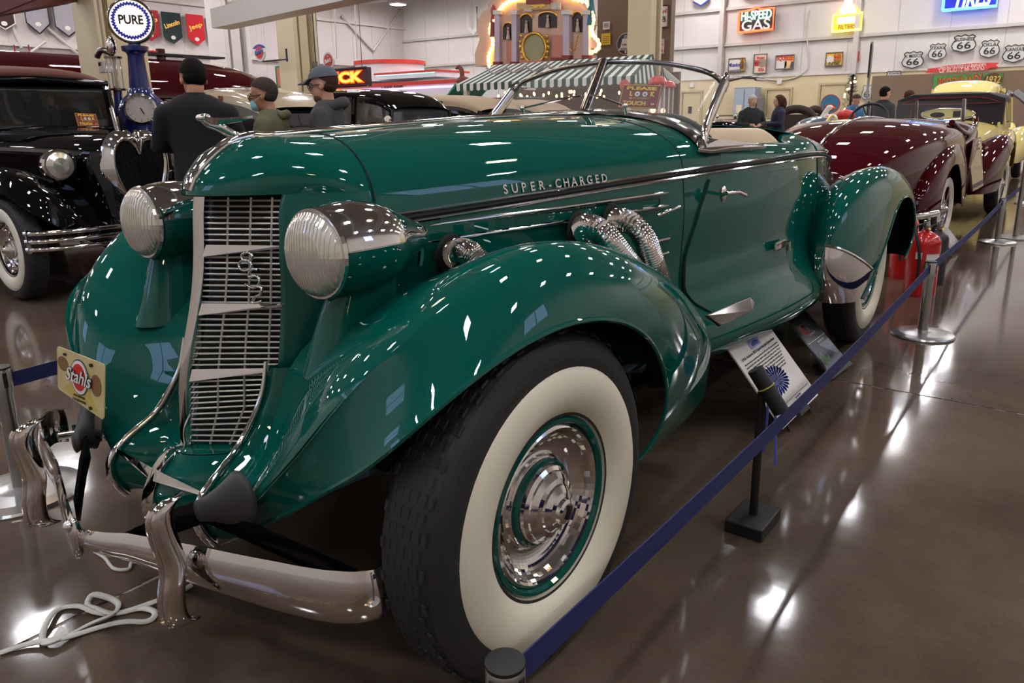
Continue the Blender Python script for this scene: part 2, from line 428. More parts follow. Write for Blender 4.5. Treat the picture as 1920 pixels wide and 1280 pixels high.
# centre strip, running down and over the apron
zs = list(np.linspace(1.07, .457, 14))
cp = [(f_xc(z)-.028, 0, z) for z in zs]+[(.425, 0, .452), (.455, 0, .43), (.478, 0, .395), (.49, 0, .36), (.487, 0, .32), (.465, 0, .29)]
cp = spl(cp, 50)
mb = MB()
for i, p in enumerate(cp): pass
V = []; F = []
for i, p in enumerate(cp):
    t = (Vector(cp[min(i+1, 49)])-Vector(cp[max(i-1, 0)])).normalized(); nx = Vector((-t.z, 0, t.x)); nx = nx if nx.x > 0 else -nx
    w = .0085
    pv = Vector(p)
    V += [pv+Vector((0, -w, 0))-nx*.006, pv+Vector((0, -w*.55, 0))+nx*.008, pv+nx*.016, pv+Vector((0, w*.55, 0))+nx*.008, pv+Vector((0, w, 0))-nx*.006]
for i in range(49):
    for j in range(4): F.append((i*5+j, i*5+j+1, i*5+6+j, i*5+5+j))
mk('centre_strip', V, F, CHROME, car, 60)
# ridge strip over nose and hood
rp = [(f_xc(z)+.002, 0, z) for z in np.linspace(1.07, 1.182, 12)]+[(.09, 0, 1.190), (-.07, 0, 1.197), (-.3, 0, 1.208), (-.6, 0, 1.222), (-.9, 0, 1.231), (-1.2, 0, 1.237), (-1.42, 0, 1.24)]
rp = spl(rp, 60); tube('hood_ridge_strip', rp, [.0135 if p[0] > .1 else .0085 for p in rp], CHROME, car, 8, True, 1.)
# side trims of the apron
for s in (1, -1):
    Q = [(.258, .178, .675), (.265, .18, .645), (.279, .18, .60), (.318, .183, .54), (.362, .185, .492), (.414, .194, .46), (.45, .198, .435), (.474, .20, .41), (.483, .20, .375), (.470, .20, .33), (.45, .20, .30)]; Q = [(q[0], s*q[1], q[2]) for q in Q]
    tube('apron_trim', spl(Q, 30), np.linspace(.005, .0115, 30), CHROME, car, 8)
    a = Vector((.47, 0, .418)); b = Vector((.462, s*.195, .428))
    V = [a+Vector((.006, 0, -.012)), a+Vector((-.004, 0, .014)), a+Vector((-.02, 0, 0)), b+Vector((.004, 0, -.003)), b+Vector((0, 0, .004)), b+Vector((-.01, 0, 0))]
    MB().add(V, [(0, 1, 4, 3), (1, 2, 5, 4), (2, 0, 3, 5), (0, 2, 1), (3, 4, 5)]).out('apron_blade', CHROME, car, False)
# infill from the grille edge out to the apron trims
for s in (1, -1):
    rws = []
    for z in np.linspace(.66, .31, 22):
        if z > .457: a = (gx(z, f_gw(z))-.02, f_gw(z)-.005)
        else:
            Pn = np.array(nose_slice(z, 60)); a = (float(np.interp(.13, Pn[:, 1], Pn[:, 0]))-.01, .13)
        bx_ = -.008+float(np.interp(z, [.31, .33, .375, .41, .435, .46, .492, .54, .60, .66], [.455, .47, .483, .474, .45, .414, .362, .318, .279, .262])); by = float(np.interp(z, [.31, .41, .46, .54, .60], [.20, .20, .194, .183, .18]))
        rws.append([(a[0]+(bx_-a[0])*q**.8, s*(a[1]+(by-a[1])*q), z) for q in np.linspace(0, 1, 7)]+[(bx_-.014, s*(by+.016), z-.002), (bx_-.05, s*(by+.04), z-.006)])
    grid('catwalk', rws, GREEN, car)
# ---- number badge on the grille, built of chrome rod
def rod(P, r, nm, m=CHROME, parent=car): return tube(nm, spl(P, 26) if len(P) > 3 else P, r, m, parent, 8)
def bpt(px, py):   # point just off the grille on the left half
    p = at(px, py, 'y', .06)
    for _ in range(8):
        xg = gx(min(1.05, max(.46, p.z)), min(p.y, .14))+.034
        q = at(px, py, 'x', xg); p = q
    return p
def ring(cx, cy, rx, ry, n=14, a0=0., a1=2*PI):
    return [bpt(cx+rx*math.cos(a0+(a1-a0)*i/n), cy+ry*math.sin(a0+(a1-a0)*i/n)) for i in range(n+1)]
bd = bpy.data.objects.new('number_badge', None); COL.objects.link(bd); bd.parent = car
bd['label'] = 'chrome rod numerals 8 5 2'
rod(ring(463, 481, 10, 8), .0034, 'numeral_eight', parent=bd); rod(ring(460, 497, 12, 10), .0034, 'numeral_eight', parent=bd)
rod([bpt(*q) for q in ((484, 506), (469, 508), (466, 518), (480, 517), (487, 526), (482, 536), (468, 537), (460, 532))], .0034, 'numeral_five', parent=bd)
rod([bpt(*q) for q in ((474, 540), (482, 537), (491, 542), (489, 550), (477, 558), (474, 564), (492, 564))], .0034, 'numeral_two', parent=bd)
# ---- flying figure ornament
orn = bpy.data.objects.new('hood_ornament', None); COL.objects.link(orn); orn.parent = car
A = lambda x, y, yy=0.: at(x, y, 'y', yy)
MB().tube(spl([A(462, 258), A(445, 255), A(425, 246), A(405, 236), A(390, 232), A(380, 226)], 16), [.006, .009, .011, .010, .010, .010, .011, .011, .012, .012, .012, .011, .010, .009, .008, .006], 10).ell(A(383, 220), (.016, .009, .009)).ell(A(374, 221), (.009, .008, .008)).tube([A(455, 259), A(480, 256), A(520, 250)], [.006, .005, .003], 8).out('figure', CHROME, orn, 50)
for s in (1, -1):
    a = [A(383, 217, .006*s), A(400, 221, .02*s), A(430, 222, .045*s), A(474, 219, .09*s)]
    b = [A(385, 226, .006*s), A(402, 232, .016*s), A(428, 230, .03*s), A(450, 226, .05*s)]
    o = grid('wing', [spl(a, 12), spl(b, 12)], CHROME, orn); solid(o, .006, 0)

# ---- fenders
def fender(E, C, I, s, name, nu=64, p=1.0, nv=16):
    E = spl(E, nu); C = spl(C, nu); I = spl(I, nu); G = []
    for k in range(nu):
        e, c, i = (Vector(E[k]), Vector(C[k]), Vector(I[k])); row = []
        for j in range(nv, 0, -1):
            a = j/nv; d = i-c
            w = (1-math.cos(PI*a))/2*.75+a*a*.25
            row.append((c.x+d.x*w, s*(c.y+d.y*a), c.z+d.z*w))
        for j in range(nv+1):
            a = PI/2*j/nv; d = e-c
            w = 1-math.cos(a)**p
            row.append((c.x+d.x*w, s*(c.y+d.y*math.sin(a)), c.z+d.z*w))
        G.append(row)
    return G
FE = [(.42, .285, .345), (.405, .42, .425), (.41, .56, .52), (.40, .69, .612), (.36, .775, .695), (.235, .83, .775), (-.002, .86, .815), (-.16, .87, .79), (-.32, .87, .715), (-.44, .86, .60), (-.49, .845, .45), (-.45, .82, .36), (-.40, .80, .323)]
FC = [(.44, .28, .375), (.44, .40, .48), (.425, .52, .60), (.385, .61, .715), (.28, .69, .835), (.13, .74, .925), (-.04, .75, .962), (-.22, .745, .945), (-.42, .735, .89), (-.66, .72, .79), (-.90, .70, .655), (-1.07, .69, .49), (-1.09, .69, .33)]
FI = [(.44, .23, .36), (.40, .23, .44), (.29, .222, .53), (.23, .215, .64), (.11, .26, .76), (-.05, .31, .82), (-.16, .335, .82), (-.28, .355, .80), (-.44, .385, .76), (-.62, .42, .71), (-.82, .46, .62), (-1.0, .52, .46), (-1.05, .55, .31)]
for s in (1, -1):
    G = fender(FE, FC, FI, s, 'front_fender')
    if s < 0:
        G = [[(p[0]-.07*max(0, min(1, (abs(p[1])-.25)/.5)), p[1], p[2]) for p in r] for r in G]
    o = grid('front_fender', G, GREEN, car); solid(o, .005)
    tube('fender_bead', [r[-1] for r in G], .006, GREEN, car, 6)
    # inner liner
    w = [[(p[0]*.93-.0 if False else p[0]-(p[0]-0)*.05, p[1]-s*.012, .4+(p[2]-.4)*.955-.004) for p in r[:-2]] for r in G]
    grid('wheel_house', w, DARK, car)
RE = [(-2.62, .85, .35), (-2.74, .865, .42), (-2.85, .875, .52), (-2.93, .88, .60), (-3.02, .88, .68), (-3.13, .88, .755), (-3.3, .88, .785), (-3.51, .88, .737), (-3.63, .88, .636), (-3.67, .875, .50), (-3.56, .86, .40)]
RC = [(-2.40, .74, .36), (-2.33, .735, .48), (-2.32, .735, .60), (-2.38, .74, .75), (-2.55, .75, .875), (-2.80, .765, .945), (-3.12, .775, .955), (-3.47, .775, .90), (-3.78, .77, .76), (-3.96, .76, .56), (-3.98, .755, .36)]
RI = [(-2.46, .62, .38), (-2.46, .58, .48), (-2.48, .56, .58), (-2.55, .54, .70), (-2.68, .52, .78), (-2.86, .50, .82), (-3.12, .46, .82), (-3.4, .42, .78), (-3.62, .38, .68), (-3.8, .34, .52), (-3.85, .34, .34)]
for s in (1, -1):
    G = fender(RE, RC, RI, s, 'rear_fender')
    o = grid('rear_fender', G, GREEN, car); solid(o, .005)
    tube('fender_bead', spl([(x, s*y, z) for x, y, z in RE], 50), .006, GREEN, car, 6)
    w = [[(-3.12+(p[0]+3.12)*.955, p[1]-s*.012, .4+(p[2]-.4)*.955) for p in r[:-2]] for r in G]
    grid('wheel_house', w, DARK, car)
    # chrome stone guard wrapping the foot of the rear fender
    gg = [[(p[0]+.010, p[1]+s*.006, p[2]+0.0) for p in r[12:31]] for r in G[0:9]]
    o = grid('stone_guard', gg, CHROME, car); solid(o, .004, 0)
    tube('stone_guard_rib', [gg[8][j] for j in range(0, 19, 2)], .008, CHROME, car, 6)

# ---- body sides with cockpit, tail deck
def rim(x): return float(np.interp(-x, [1.46, 1.6, 1.9, 2.2, 2.4, 2.5], [1.150, 1.132, 1.115, 1.105, 1.125, 1.135]))
def cyp(x): return f_w(x)-float(np.interp(-x, [1.46, 1.7, 2.2, 2.5], [.075, .07, .08, .16]))
XS = np.linspace(-1.46, -2.5, 18)
for s in (1, -1):
    rws = []
    for x in XS:
        w = f_w(x); zb = f_zb(x); yr = cyp(x); zr = rim(x)
        top = [(x, yr-.03, zr-.03), (x, yr-.022, zr-.006), (x, yr-.008, zr)]+[(x, yr+(w-yr)*math.sin(PI/2*i/7), zb+(zr-zb)*math.cos(PI/2*i/7)) for i in range(8)]
        rws.append([(a, s*b, c) for a, b, c in top+[(x, y, z) for y, z in lower(x)]])
    o = grid('body_side', rws, GREEN, car); solid(o, .004)
def tailsec(x):
    w = f_w(x); zb = f_zb(x); zt = float(np.interp(-x, [2.5, 2.8, 3.2, 3.6, 4.0, 4.42], [1.175, 1.15, 1.07, .97, .86, .72]))
    h = [(x, w*math.sin(PI/2*i/16)**.85, zb+(zt-zb)*math.cos(PI/2*i/16)**.85) for i in range(17)]
    return full(h+[(x, y, z) for y, z in lower(x)])
o = grid('boat_tail', [tailsec(x) for x in np.linspace(-2.5, -4.42, 30)], GREEN, car); solid(o, .004)
# door skins standing a hair proud, rounded outline
def door(s):
    xa = lambda z: float(np.interp(z, [.50, .56, .62, .75, .9, 1.03, 1.12], [-1.36, -1.26, -1.215, -1.235, -1.30, -1.385, -1.45]))
    xb = lambda z: float(np.interp(z, [.50, .6, .75, .9, 1.03, 1.12], [-2.02, -2.1, -2.15, -2.18, -2.2, -2.2]))
    rws = []
    for z in list(np.linspace(.50, 1.0, 24)):
        rws.append([(x, s*(side_y(x, z)+.005), z) for x in np.linspace(xa(z), xb(z), 20)])
    o = grid('door', rws, GREEN, car); solid(o, .005, 1)
    ln = [(xa(z), s*(side_y(xa(z), z)+.002), z) for z in np.linspace(1.0, .50, 20)]+[(x, s*(side_y(x, .5)+.002), .495) for x in np.linspace(-1.40, -2.0, 8)]
    tube('door_gap', ln, .0042, DARK, car, 6)
    return o
dl = door(1); dr_ = door(-1)
tube('floor_pan', [(-2.9, 0, .33), (.2, 0, .33)], .01, DARK, car, 4)
MB().box((-1.6, 0, .34), (3.2, 1.1, .02)).out('under_tray', DARK, car)
# ---- chrome mouldings along the belt
for s in (1, -1):
    for dz, r in ((.012, .005), (-.012, .005)):
        P = [(shx(x, f_w(x)), s*(f_w(x)+.003), f_zb(x)+dz) for x in np.linspace(-.10, -4.2, 60)]
        tube('belt_moulding', P, r, CHROME, car, 6)
    P = [(shx(x, f_w(x)), s*(f_w(x)+.0025), f_zb(x)) for x in np.linspace(-.10, -4.2, 60)]
    tube('belt_stripe', P, .007, DARK, car, 6)
    for (x0, x1, za, zb2) in ((-.09, -1.11, .962, .974), (-.09, -1.11, .920, .930), (-1.02, -1.13, .812, .816), (-1.04, -1.13, .762, .766)):
        P = [(x, s*(side_y(x, za)+.008), za+(zb2-za)*(x-x0)/(x1-x0)) for x in np.linspace(x0, x1, 24)]
        tube('hood_moulding', P, [.003]+[.0062]*22+[.003], CHROME, car, 8)
    # recessed vent with tilted louvres
    P0 = [[(x, s*(side_y(x, .94)+.0015), z) for x in np.linspace(-.14, -1.08, 20)] for z in (.929, .957)]
    grid('vent_recess', P0, DARK, car)
    for x in np.linspace(-.17, -.98, 11):
        y = side_y(x, .94)
        V = [(x, s*(y+.002), .930), (x, s*(y+.002), .956), (x-.068, s*(y+.018), .956), (x-.068, s*(y+.018), .930), (x-.070, s*(y+.002), .930), (x-.070, s*(y+.002), .956)]
        V = [(a, b+s*(side_y(a, .94)-y), c) for a, b, c in V]
        MB().add(V, [(0, 1, 2, 3), (3, 2, 5, 4), (0, 3, 4), (1, 5, 2)]).out('louvre', GREEN, car, False)
# lettering on the hood, one chrome letter each
word = 'SUPER-CHARGED'
for i, ch in enumerate(word):
    x = -.40-.40*i/12.; y = f_w(x)
    zc = 1.033+.006*i/12.
    w = f_w(x); zb = f_zb(x); zt = f_zt(x)
    yy = w*max(0, 1-((zc-zb)/(zt-zb))**2.35)**(1/2.35)
    text(ch, (x, yy+.004, zc), (-1, .17, .02), (0, -.25, 1), .026, CHROME, car, 'letter', .0035, .0006)
# cowl seam and hood seam lines
for x0 in (-1.213,):
    h = [(p[0], p[1], p[2]) for p in sect(x0)]
    tube('cowl_seam', [(a, b, c) for a, b, c in h], .002, DARK, car, 6)
h = sect(-.07)[18:-18]
tube('hood_seam', h, .0018, DARK, car, 6)
# ---- side exhaust pipes, ribbed
for k, P in enumerate((
        ((1088, 432, .47), (1105, 424, .53), (1130, 437, .585), (1155, 465, .60), (1185, 500, .60), (1215, 545, .58)),
        ((1152, 416, .50), (1172, 414, .56), (1198, 432, .61), (1217, 470, .625), (1232, 510, .62), (1245, 560, .60)),
        ((850, 480, .39), (866, 470, .46), (885, 478, .50), (905, 500, .52)))):
    Q = spl([at(*p[:2], 'y', p[2]) for p in P], 150)
    tube('exhaust_pipe', Q, [(.034 if k < 2 else .030)+.0035*math.sin(i*2.1) for i in range(150)], CHROME, car, 14)
    MB().lathe([(0, .058), (.008, .055), (.012, .04), (.012, .0)], (0, 0, 0), 'y', 20).out('pipe_collar', DARK, car, 50).location = (Q[0][0], Q[0][1]-.01, Q[0][2])
# handles and latches
tube('door_handle', [at(1352, 366, 'y', .63), at(1362, 362, 'y', .655), at(1385, 360, 'y', .655), at(1398, 366, 'y', .65)], .007, CHROME, car)
MB().ell(at(1356, 364, 'y', .625), (.016, .012, .03)).out('handle_boss', CHROME, car, 50)
tube('hood_latch', [at(1233, 404, 'y', .565), at(1252, 396, 'y', .585), at(1274, 387, 'y', .585)], .006, CHROME, car)
o = MB().box((0, 0, 0), (.13, .012, .035)).out('body_hinge', CHROME, car, False, .004); o.location = at(1462, 459, 'y', .66); o.rotation_euler = (0, .0, .02)
tube('hinge_pin', [at(1478, 452, 'y', .675), at(1478, 468, 'y', .675)], .01, CHROME, car)
MB().ell(at(1267, 439, 'y', .53), (.008, .008, .008)).out('key_lock', CHROME, car, 50)
MB().ell(at(1490, 318, 'y', .64), (.03, .012, .018)).ell(at(1498, 335, 'y', .64), (.015, .012, .02)).out('deck_latch', CHROME, car, 50)
# chrome nose of the step behind the front fender
V = [at(1318, 592, 'y', .735), at(1355, 576, 'y', .74), at(1400, 558, 'y', .74), at(1408, 566, 'y', .735), at(1404, 584, 'y', .73), at(1345, 612, 'y', .73)]
o = MB().slab(V, (0, 1, .3), .015).out('step_plate', CHROME, car, False, .003)
# ---- headlights
for s in (1, -1):
    HL = (.238, .38, .950) if s > 0 else (.22, .38, .961)
    hl = bpy.data.objects.new('headlight', None); COL.objects.link(hl); hl.parent = car
    pr = [(.025, .092), (-.005, .101), (-.045, .106), (-.09, .104), (-.14, .094), (-.19, .072), (-.25, .045), (-.305, .012), (-.31, .001)]
    pr = spl(pr, 26)
    def shell(a0, a1, nm, m, sc=1.):
        G = []
        for a, r in pr:
            G.append([(HL[0]-.02+a, s*(HL[1])+r*sc*math.cos(t), HL[2]-(.02 if 0 else 0)+r*sc*math.sin(t)*(1.0)) for t in np.linspace(a0, a1, 22)])
        return grid(nm, G, m, hl)
    shell(.10 if s > 0 else .10, PI-.10, 'chrome_shell', CHROME); shell(PI-.12, 2*PI+.12, 'green_shell', GREEN)
    # tinted lens: fluted dome
    prof_l = [(0.0, .093), (.012, .089), (.024, .075), (.033, .05), (.036, .02), (.0365, .0005)]
    MB().lathe(prof_l, (HL[0]+.006, s*HL[1], HL[2]), 'x', 40).out('lens', LENS, hl)
    for k in range(-8, 9):
        y = k*.0100; P = []
        for q in np.linspace(-1, 1, 12):
            zz = q*math.sqrt(max(0, .089**2-y*y)); rr = math.hypot(y, zz)
            P.append((HL[0]+.0065+float(np.interp(rr, [0, .02, .05, .075, .089, .093], [.0365, .036, .033, .024, .012, 0])), s*HL[1]+y, HL[2]+zz))
        MB().tube(P, .0022, 5).out('lens_flute', LENS, hl, True)
    MB().lathe([(-.006, .094), (.004, .100), (.012, .097), (.012, .092), (0, .091)], (HL[0], s*HL[1], HL[2]), 'x', 40).out('rim', CHROME, hl)
    # stalk blending down into the catwalk
    G = []
    for z, r, x, y in ((.87, .055, .12, .385), (.82, .062, .13, .375), (.76, .075, .13, .37), (.68, .10, .12, .37)):
        G.append([(x+r*1.7*math.cos(t), s*(y+r*.8*math.sin(t)), z) for t in np.linspace(0, 2*PI, 20, endpoint=False)])
    grid('stalk', G, GREEN, hl, True)
    tube('stalk_crease', [(.245, s*.375, .70), (.215, s*.385, .79), (.19, s*.39, .84)], [.003, .006, .003], CHROME, hl, 6)
    MB().tube(spl([(-.03, s*.40, .955), (-.05, s*.40, .93), (-.045, s*.40, .88)], 8), .008, 6).out('tail_fin', CHROME, hl, 50)
# ---- wheels (axis along y, facing +y)
def wheel(name, parent, R=.4, green=GREEN, ww=True, simple=False):
    w = bpy.data.objects.new(name, None); COL.objects.link(w); par(w, parent)
    k = R/.4
    P = [(-.03, .205), (-.05, .25), (-.054, .31), (-.048, .36), (-.036, .382), (-.02, .390), (.02, .392), (.06, .390), (.085, .380), (.10, .360), (.106, .34), (.106, .315)]
    MB().lathe([(a*k, r*k) for a, r in spl(P, 22 if simple else 34)]+[(.095*k, .205*k)], ax='y', n=40 if simple else 72).out('tyre', RUBBER, w)
    if not simple:
        mb = MB()
        for g in (-.018, .0, .018, .038, .058, .074):
            for q in range(70):
                a0 = 2*PI*q/70; a1 = a0+2*PI/70*.62; z = .006*(1 if q % 2 else -1)
                r = .3895 if g < .05 else .3875
                mb.add([(r*math.cos(a0), g+z-.006, r*math.sin(a0)), (r*math.cos(a1), g+z-.006, r*math.sin(a1)), (r*math.cos(a1), g+z+.006, r*math.sin(a1)), (r*math.cos(a0), g+z+.006, r*math.sin(a0)),
                        ((r+.004)*math.cos(a0), g+z-.004, (r+.004)*math.sin(a0)), ((r+.004)*math.cos(a1), g+z-.004, (r+.004)*math.sin(a1)), ((r+.004)*math.cos(a1), g+z+.004, (r+.004)*math.sin(a1)), ((r+.004)*math.cos(a0), g+z+.004, (r+.004)*math.sin(a0))],
                       [(4, 5, 6, 7), (0, 1, 5, 4), (1, 2, 6, 5), (2, 3, 7, 6), (3, 0, 4, 7)])
        o = mb.out('tread_blocks', RUBBER, w); o['kind'] = 'stuff'
    P = [(.104, .318), (.110, .312), (.118, .295), (.121, .27), (.117, .245), (.105, .222), (.09, .206), (.085, .2)]
    MB().lathe([(a*k, r*k) for a, r in spl(P, 18)], ax='y', n=72).out('whitewall', WHITEW if ww else RUBBER, w)
    MB().lathe([(a*k, r*k) for a, r in [(.075, .203), (.088, .203), (.094, .197), (.094, .190), (.086, .186), (.06, .182)]], ax='y', n=64).out('rim_ring', green, w)
    P = [(.062, .190), (.083, .184), (.088, .176), (.080, .168), (.066, .160), (.052, .145), (.043, .125), (.044, .108), (.055, .10)]
    MB().lathe([(a*k, r*k) for a, r in P[:3]+list(spl(P[2:], 16))], ax='y', n=64).out('wheel_disc', CHROME, w)
    if not simple: MB().lathe([(.055, .101), (.064, .100), (.070, .095), (.066, .088)], ax='y', n=48).out('cap_ring', green, w)
    P = [(.055, .102), (.058, .094), (.078, .088), (.084, .080), (.088, .078), (.098, .066), (.102, .055), (.106, .052), (.116, .040), (.120, .03), (.128, .027), (.132, .02), (.134, .0005)]
    MB().lathe([(a*k, r*k) for a, r in P], ax='y', n=48).out('hub_cap', CHROME, w)
    if not simple: MB().box((0, .134, 0), (.012, .004, .03)).out('cap_emblem', DARK, w)
    return w
whl = wheel('wheel', car); whl.location = (0, .731, .394); whl.rotation_euler = (0, -.3, -.033)
for (x, y, rz) in ((-.10, -.67, PI-.033), (-WB, .676, 0), (-WB, -.676, PI)):
    o = copy_tree(whl, car); o.location = (x, y, .394); o.rotation_euler = (0, .5, rz)
for x in (0, -WB): MB().tube([(x, -.66, .38), (x, .66, .38)], .03, 8).out('axle', DARK, car, 50)
# ---- bumper
bp_ = [(.355, .655), (.375, .672), (.40, .663), (.44, .615), (.50, .48), (.555, .32), (.605, .16), (.632, .06), (.640, 0)]
half = spl([(x, y, 0) for x, y in bp_], 40)
pts = [(p[0]+.02*max(0, (p[1]-.33)/.34), -(p[1] if p[1] < .33 else .33+(p[1]-.33)*1.22)) for p in half]+[(p[0], p[1]) for p in half[-2::-1]]
pts = pts[::1]
V = []; F = []
for i, (x, y) in enumerate(pts):
    a = abs(y); h = float(np.interp(a, [0, .1, .3, .5, .62, .68], [.022, .028, .044, .055, .057, .053])); zc = float(np.interp(a, [0, .15, .35, .6], [.335, .352, .345, .33]))
    j0, j1 = max(i-1, 0), min(i+1, len(pts)-1)
    t = Vector((pts[j1][0]-pts[j0][0], pts[j1][1]-pts[j0][1], 0)).normalized(); n = Vector((t.y, -t.x, 0))
    if n.x < 0 and abs(y) < .6: n = -n
    if i and (n-prev).length > 1: n = -n
    prev = n
    for q in np.linspace(-1, 1, 9):
        V.append(Vector((x, y, zc+q*h))+n*(.012*(1-q*q)))
for i in range(len(pts)-1):
    for j in range(8): F.append((i*9+j, i*9+j+1, i*9+10+j, i*9+9+j))
bumper = mk('bumper', V, F, CHROME, car); solid(bumper, .006, 0)
def guard(s):
    x0 = .607; P = [(x0+.005, .515), (x0+.028, .50), (x0+.034, .46), (x0+.026, .41), (x0+.022, .37), (x0+.03, .33), (x0+.034, .29), (x0+.026, .25), (x0+.006, .235)]
    W_ = [.010, .013, .015, .018, .021, .021, .018, .015, .009]
    Q = spl([(a, w, z) for (a, z), w in zip(P, W_)], 28); G = []
    for a, w, z in Q:
        G.append([(a-.035+.035*math.cos(t)**1 if math.cos(t) > 0 else a-.035+.012*math.cos(t), s*.325+w*math.sin(t), z) for t in np.linspace(0, 2*PI, 18, endpoint=False)])
    o = grid('bumper_guard', G, CHROME, bumper, True, True, True)
    tube('guard_rib', [(q[0]+.001, s*.325, q[2]) for q in Q[2:-2]], .006, CHROME, bumper, 6)
    return o
guard(1); guard(-1)
MB().ell((.655, 0, .342), (.016, .018, .05)).ell((.665, 0, .375), (.012, .012, .014)).out('bumper_knob', CHROME, bumper, 50)
for s in (1, -1):
    br = MB()
    def strap(P, h, t):
        for a, b in zip(P[:-1], P[1:]):
            a = Vector(a); b = Vector(b); d = (b-a).normalized(); n = d.cross(Vector((0, 0, 1))).normalized()*t/2; u = Vector((0, 0, h/2))
            br.add([a-n-u, a+n-u, a+n+u, a-n+u, b-n-u, b+n-u, b+n+u, b-n+u], [(0, 1, 2, 3), (4, 5, 6, 7), (0, 1, 5, 4), (1, 2, 6, 5), (2, 3, 7, 6), (3, 0, 4, 7)])
    strap([(.60, s*.12, .345), (.54, s*.21, .40), (.50, s*.265, .425), (.485, s*.30, .425)], .055, .008)
    strap([(.50, s*.27, .425), (.455, s*.40, .39), (.40, s*.56, .345), (.385, s*.64, .335)], .045, .008)
    br.out('bumper_bracket', BLACKP, car)
    tube('bracket_bolt', [(.39, s*.625, .335), (.425, s*.645, .335)], .012, CHROME, car)
    G = []
    for k in range(8):
        q = k/7.; c = Vector((.520-.065*q, s*(.285+.06*q), .440+.015*q)); rz = .024+.044*q**1.5; ry = .020+.034*q**1.5
        G.append([c+Vector((0.03*q*math.cos(t)*0, s*ry*math.cos(t), rz*math.sin(t))) for t in np.linspace(0, 2*PI, 20, endpoint=False)])
    o = grid('bracket_boot', G, RUBCONE, car, True, True, True)
# ---- licence plate on a bracket at the right
pl = mat('plate_tan', (196, 182, 128), .45, noise=(14, .25))
TL, TR, BR_, BL = Vector((.470, -.425, .662)), Vector((.452, -.205, .648)), Vector((.474, -.205, .508)), Vector((.484, -.425, .548))
def Q(u, v, off=0.):
    p = BL.lerp(BR_, u).lerp(TL.lerp(TR, u), v); n = (TR-TL).cross(BL-TL).normalized(); n = n if n.x > 0 else -n
    return p+n*off
out = [(.03, 0), (.97, 0), (1, .05), (1, .95), (.97, 1), (.03, 1), (0, .95), (0, .05)]
nrm = Q(.5, .5, 1)-Q(.5, .5)
plate = MB().slab([Q(u, v) for u, v in out], nrm, .003).out('licence_plate', pl, car)
def disc(nm, u, v, ru, rv, m, off, parent=None, n=24, t=.001):
    return MB().slab([Q(u+ru*math.cos(2*PI*i/n), v+rv*math.sin(2*PI*i/n), off) for i in range(n)], nrm, t).out(nm, m, parent or plate)
disc('tree_print', .14, .66, .12, .16, mat('tree_brown', (128, 92, 52), .6), .0032); disc('tree_print', .84, .55, .11, .2, mat('tree_brown', (128, 92, 52), .6), .0032)
MB().slab([Q(.1, .08, .0032), Q(.9, .08, .0032), Q(.62, .5, .0032), Q(.45, .5, .0032)], nrm, .0008).out('road_print', mat('road_yellow', (190, 168, 84), .6), plate)
disc('logo_outline', .5, .55, .19, .36, mat('logo_grey', (60, 62, 66), .5), .0042); disc('logo_outline', .5, .55, .175, .335, WHITEP, .0052); disc('logo_disc', .5, .55, .14, .27, mat('logo_red', (205, 40, 34), .5), .0062)
text('Stahls', Q(.5, .55, .0085), TR-TL, TL-BL, .036, INK, plate, 'plate_lettering', .0005, .002, None, 'CENTER', .3)
text('Stahls', Q(.5, .55, .0098), TR-TL, TL-BL, .036, WHITEP, plate, 'plate_lettering', .0005, .0005, None, 'CENTER', .3)
text('AUTOMOTIVE', Q(.5, .155, .005), TR-TL, TL-BL, .0062, INK, plate, 'plate_lettering', .0004)
text('FOUNDATION', Q(.5, .07, .005), TR-TL, TL-BL, .0068, INK, plate, 'plate_lettering', .0004)
for u, v in ((.2, .9), (.75, .9), (.75, .08)): disc('plate_bolt', u, v, .022, .03, BLACKM, .004, None, 10, .005)
MB().slab([Q(.78, .3, -.004), Q(.92, .3, -.004), Q(.92, -.45, -.004), Q(.78, -.45, -.004)], nrm, .003).out('plate_bracket', DCHROME, car)
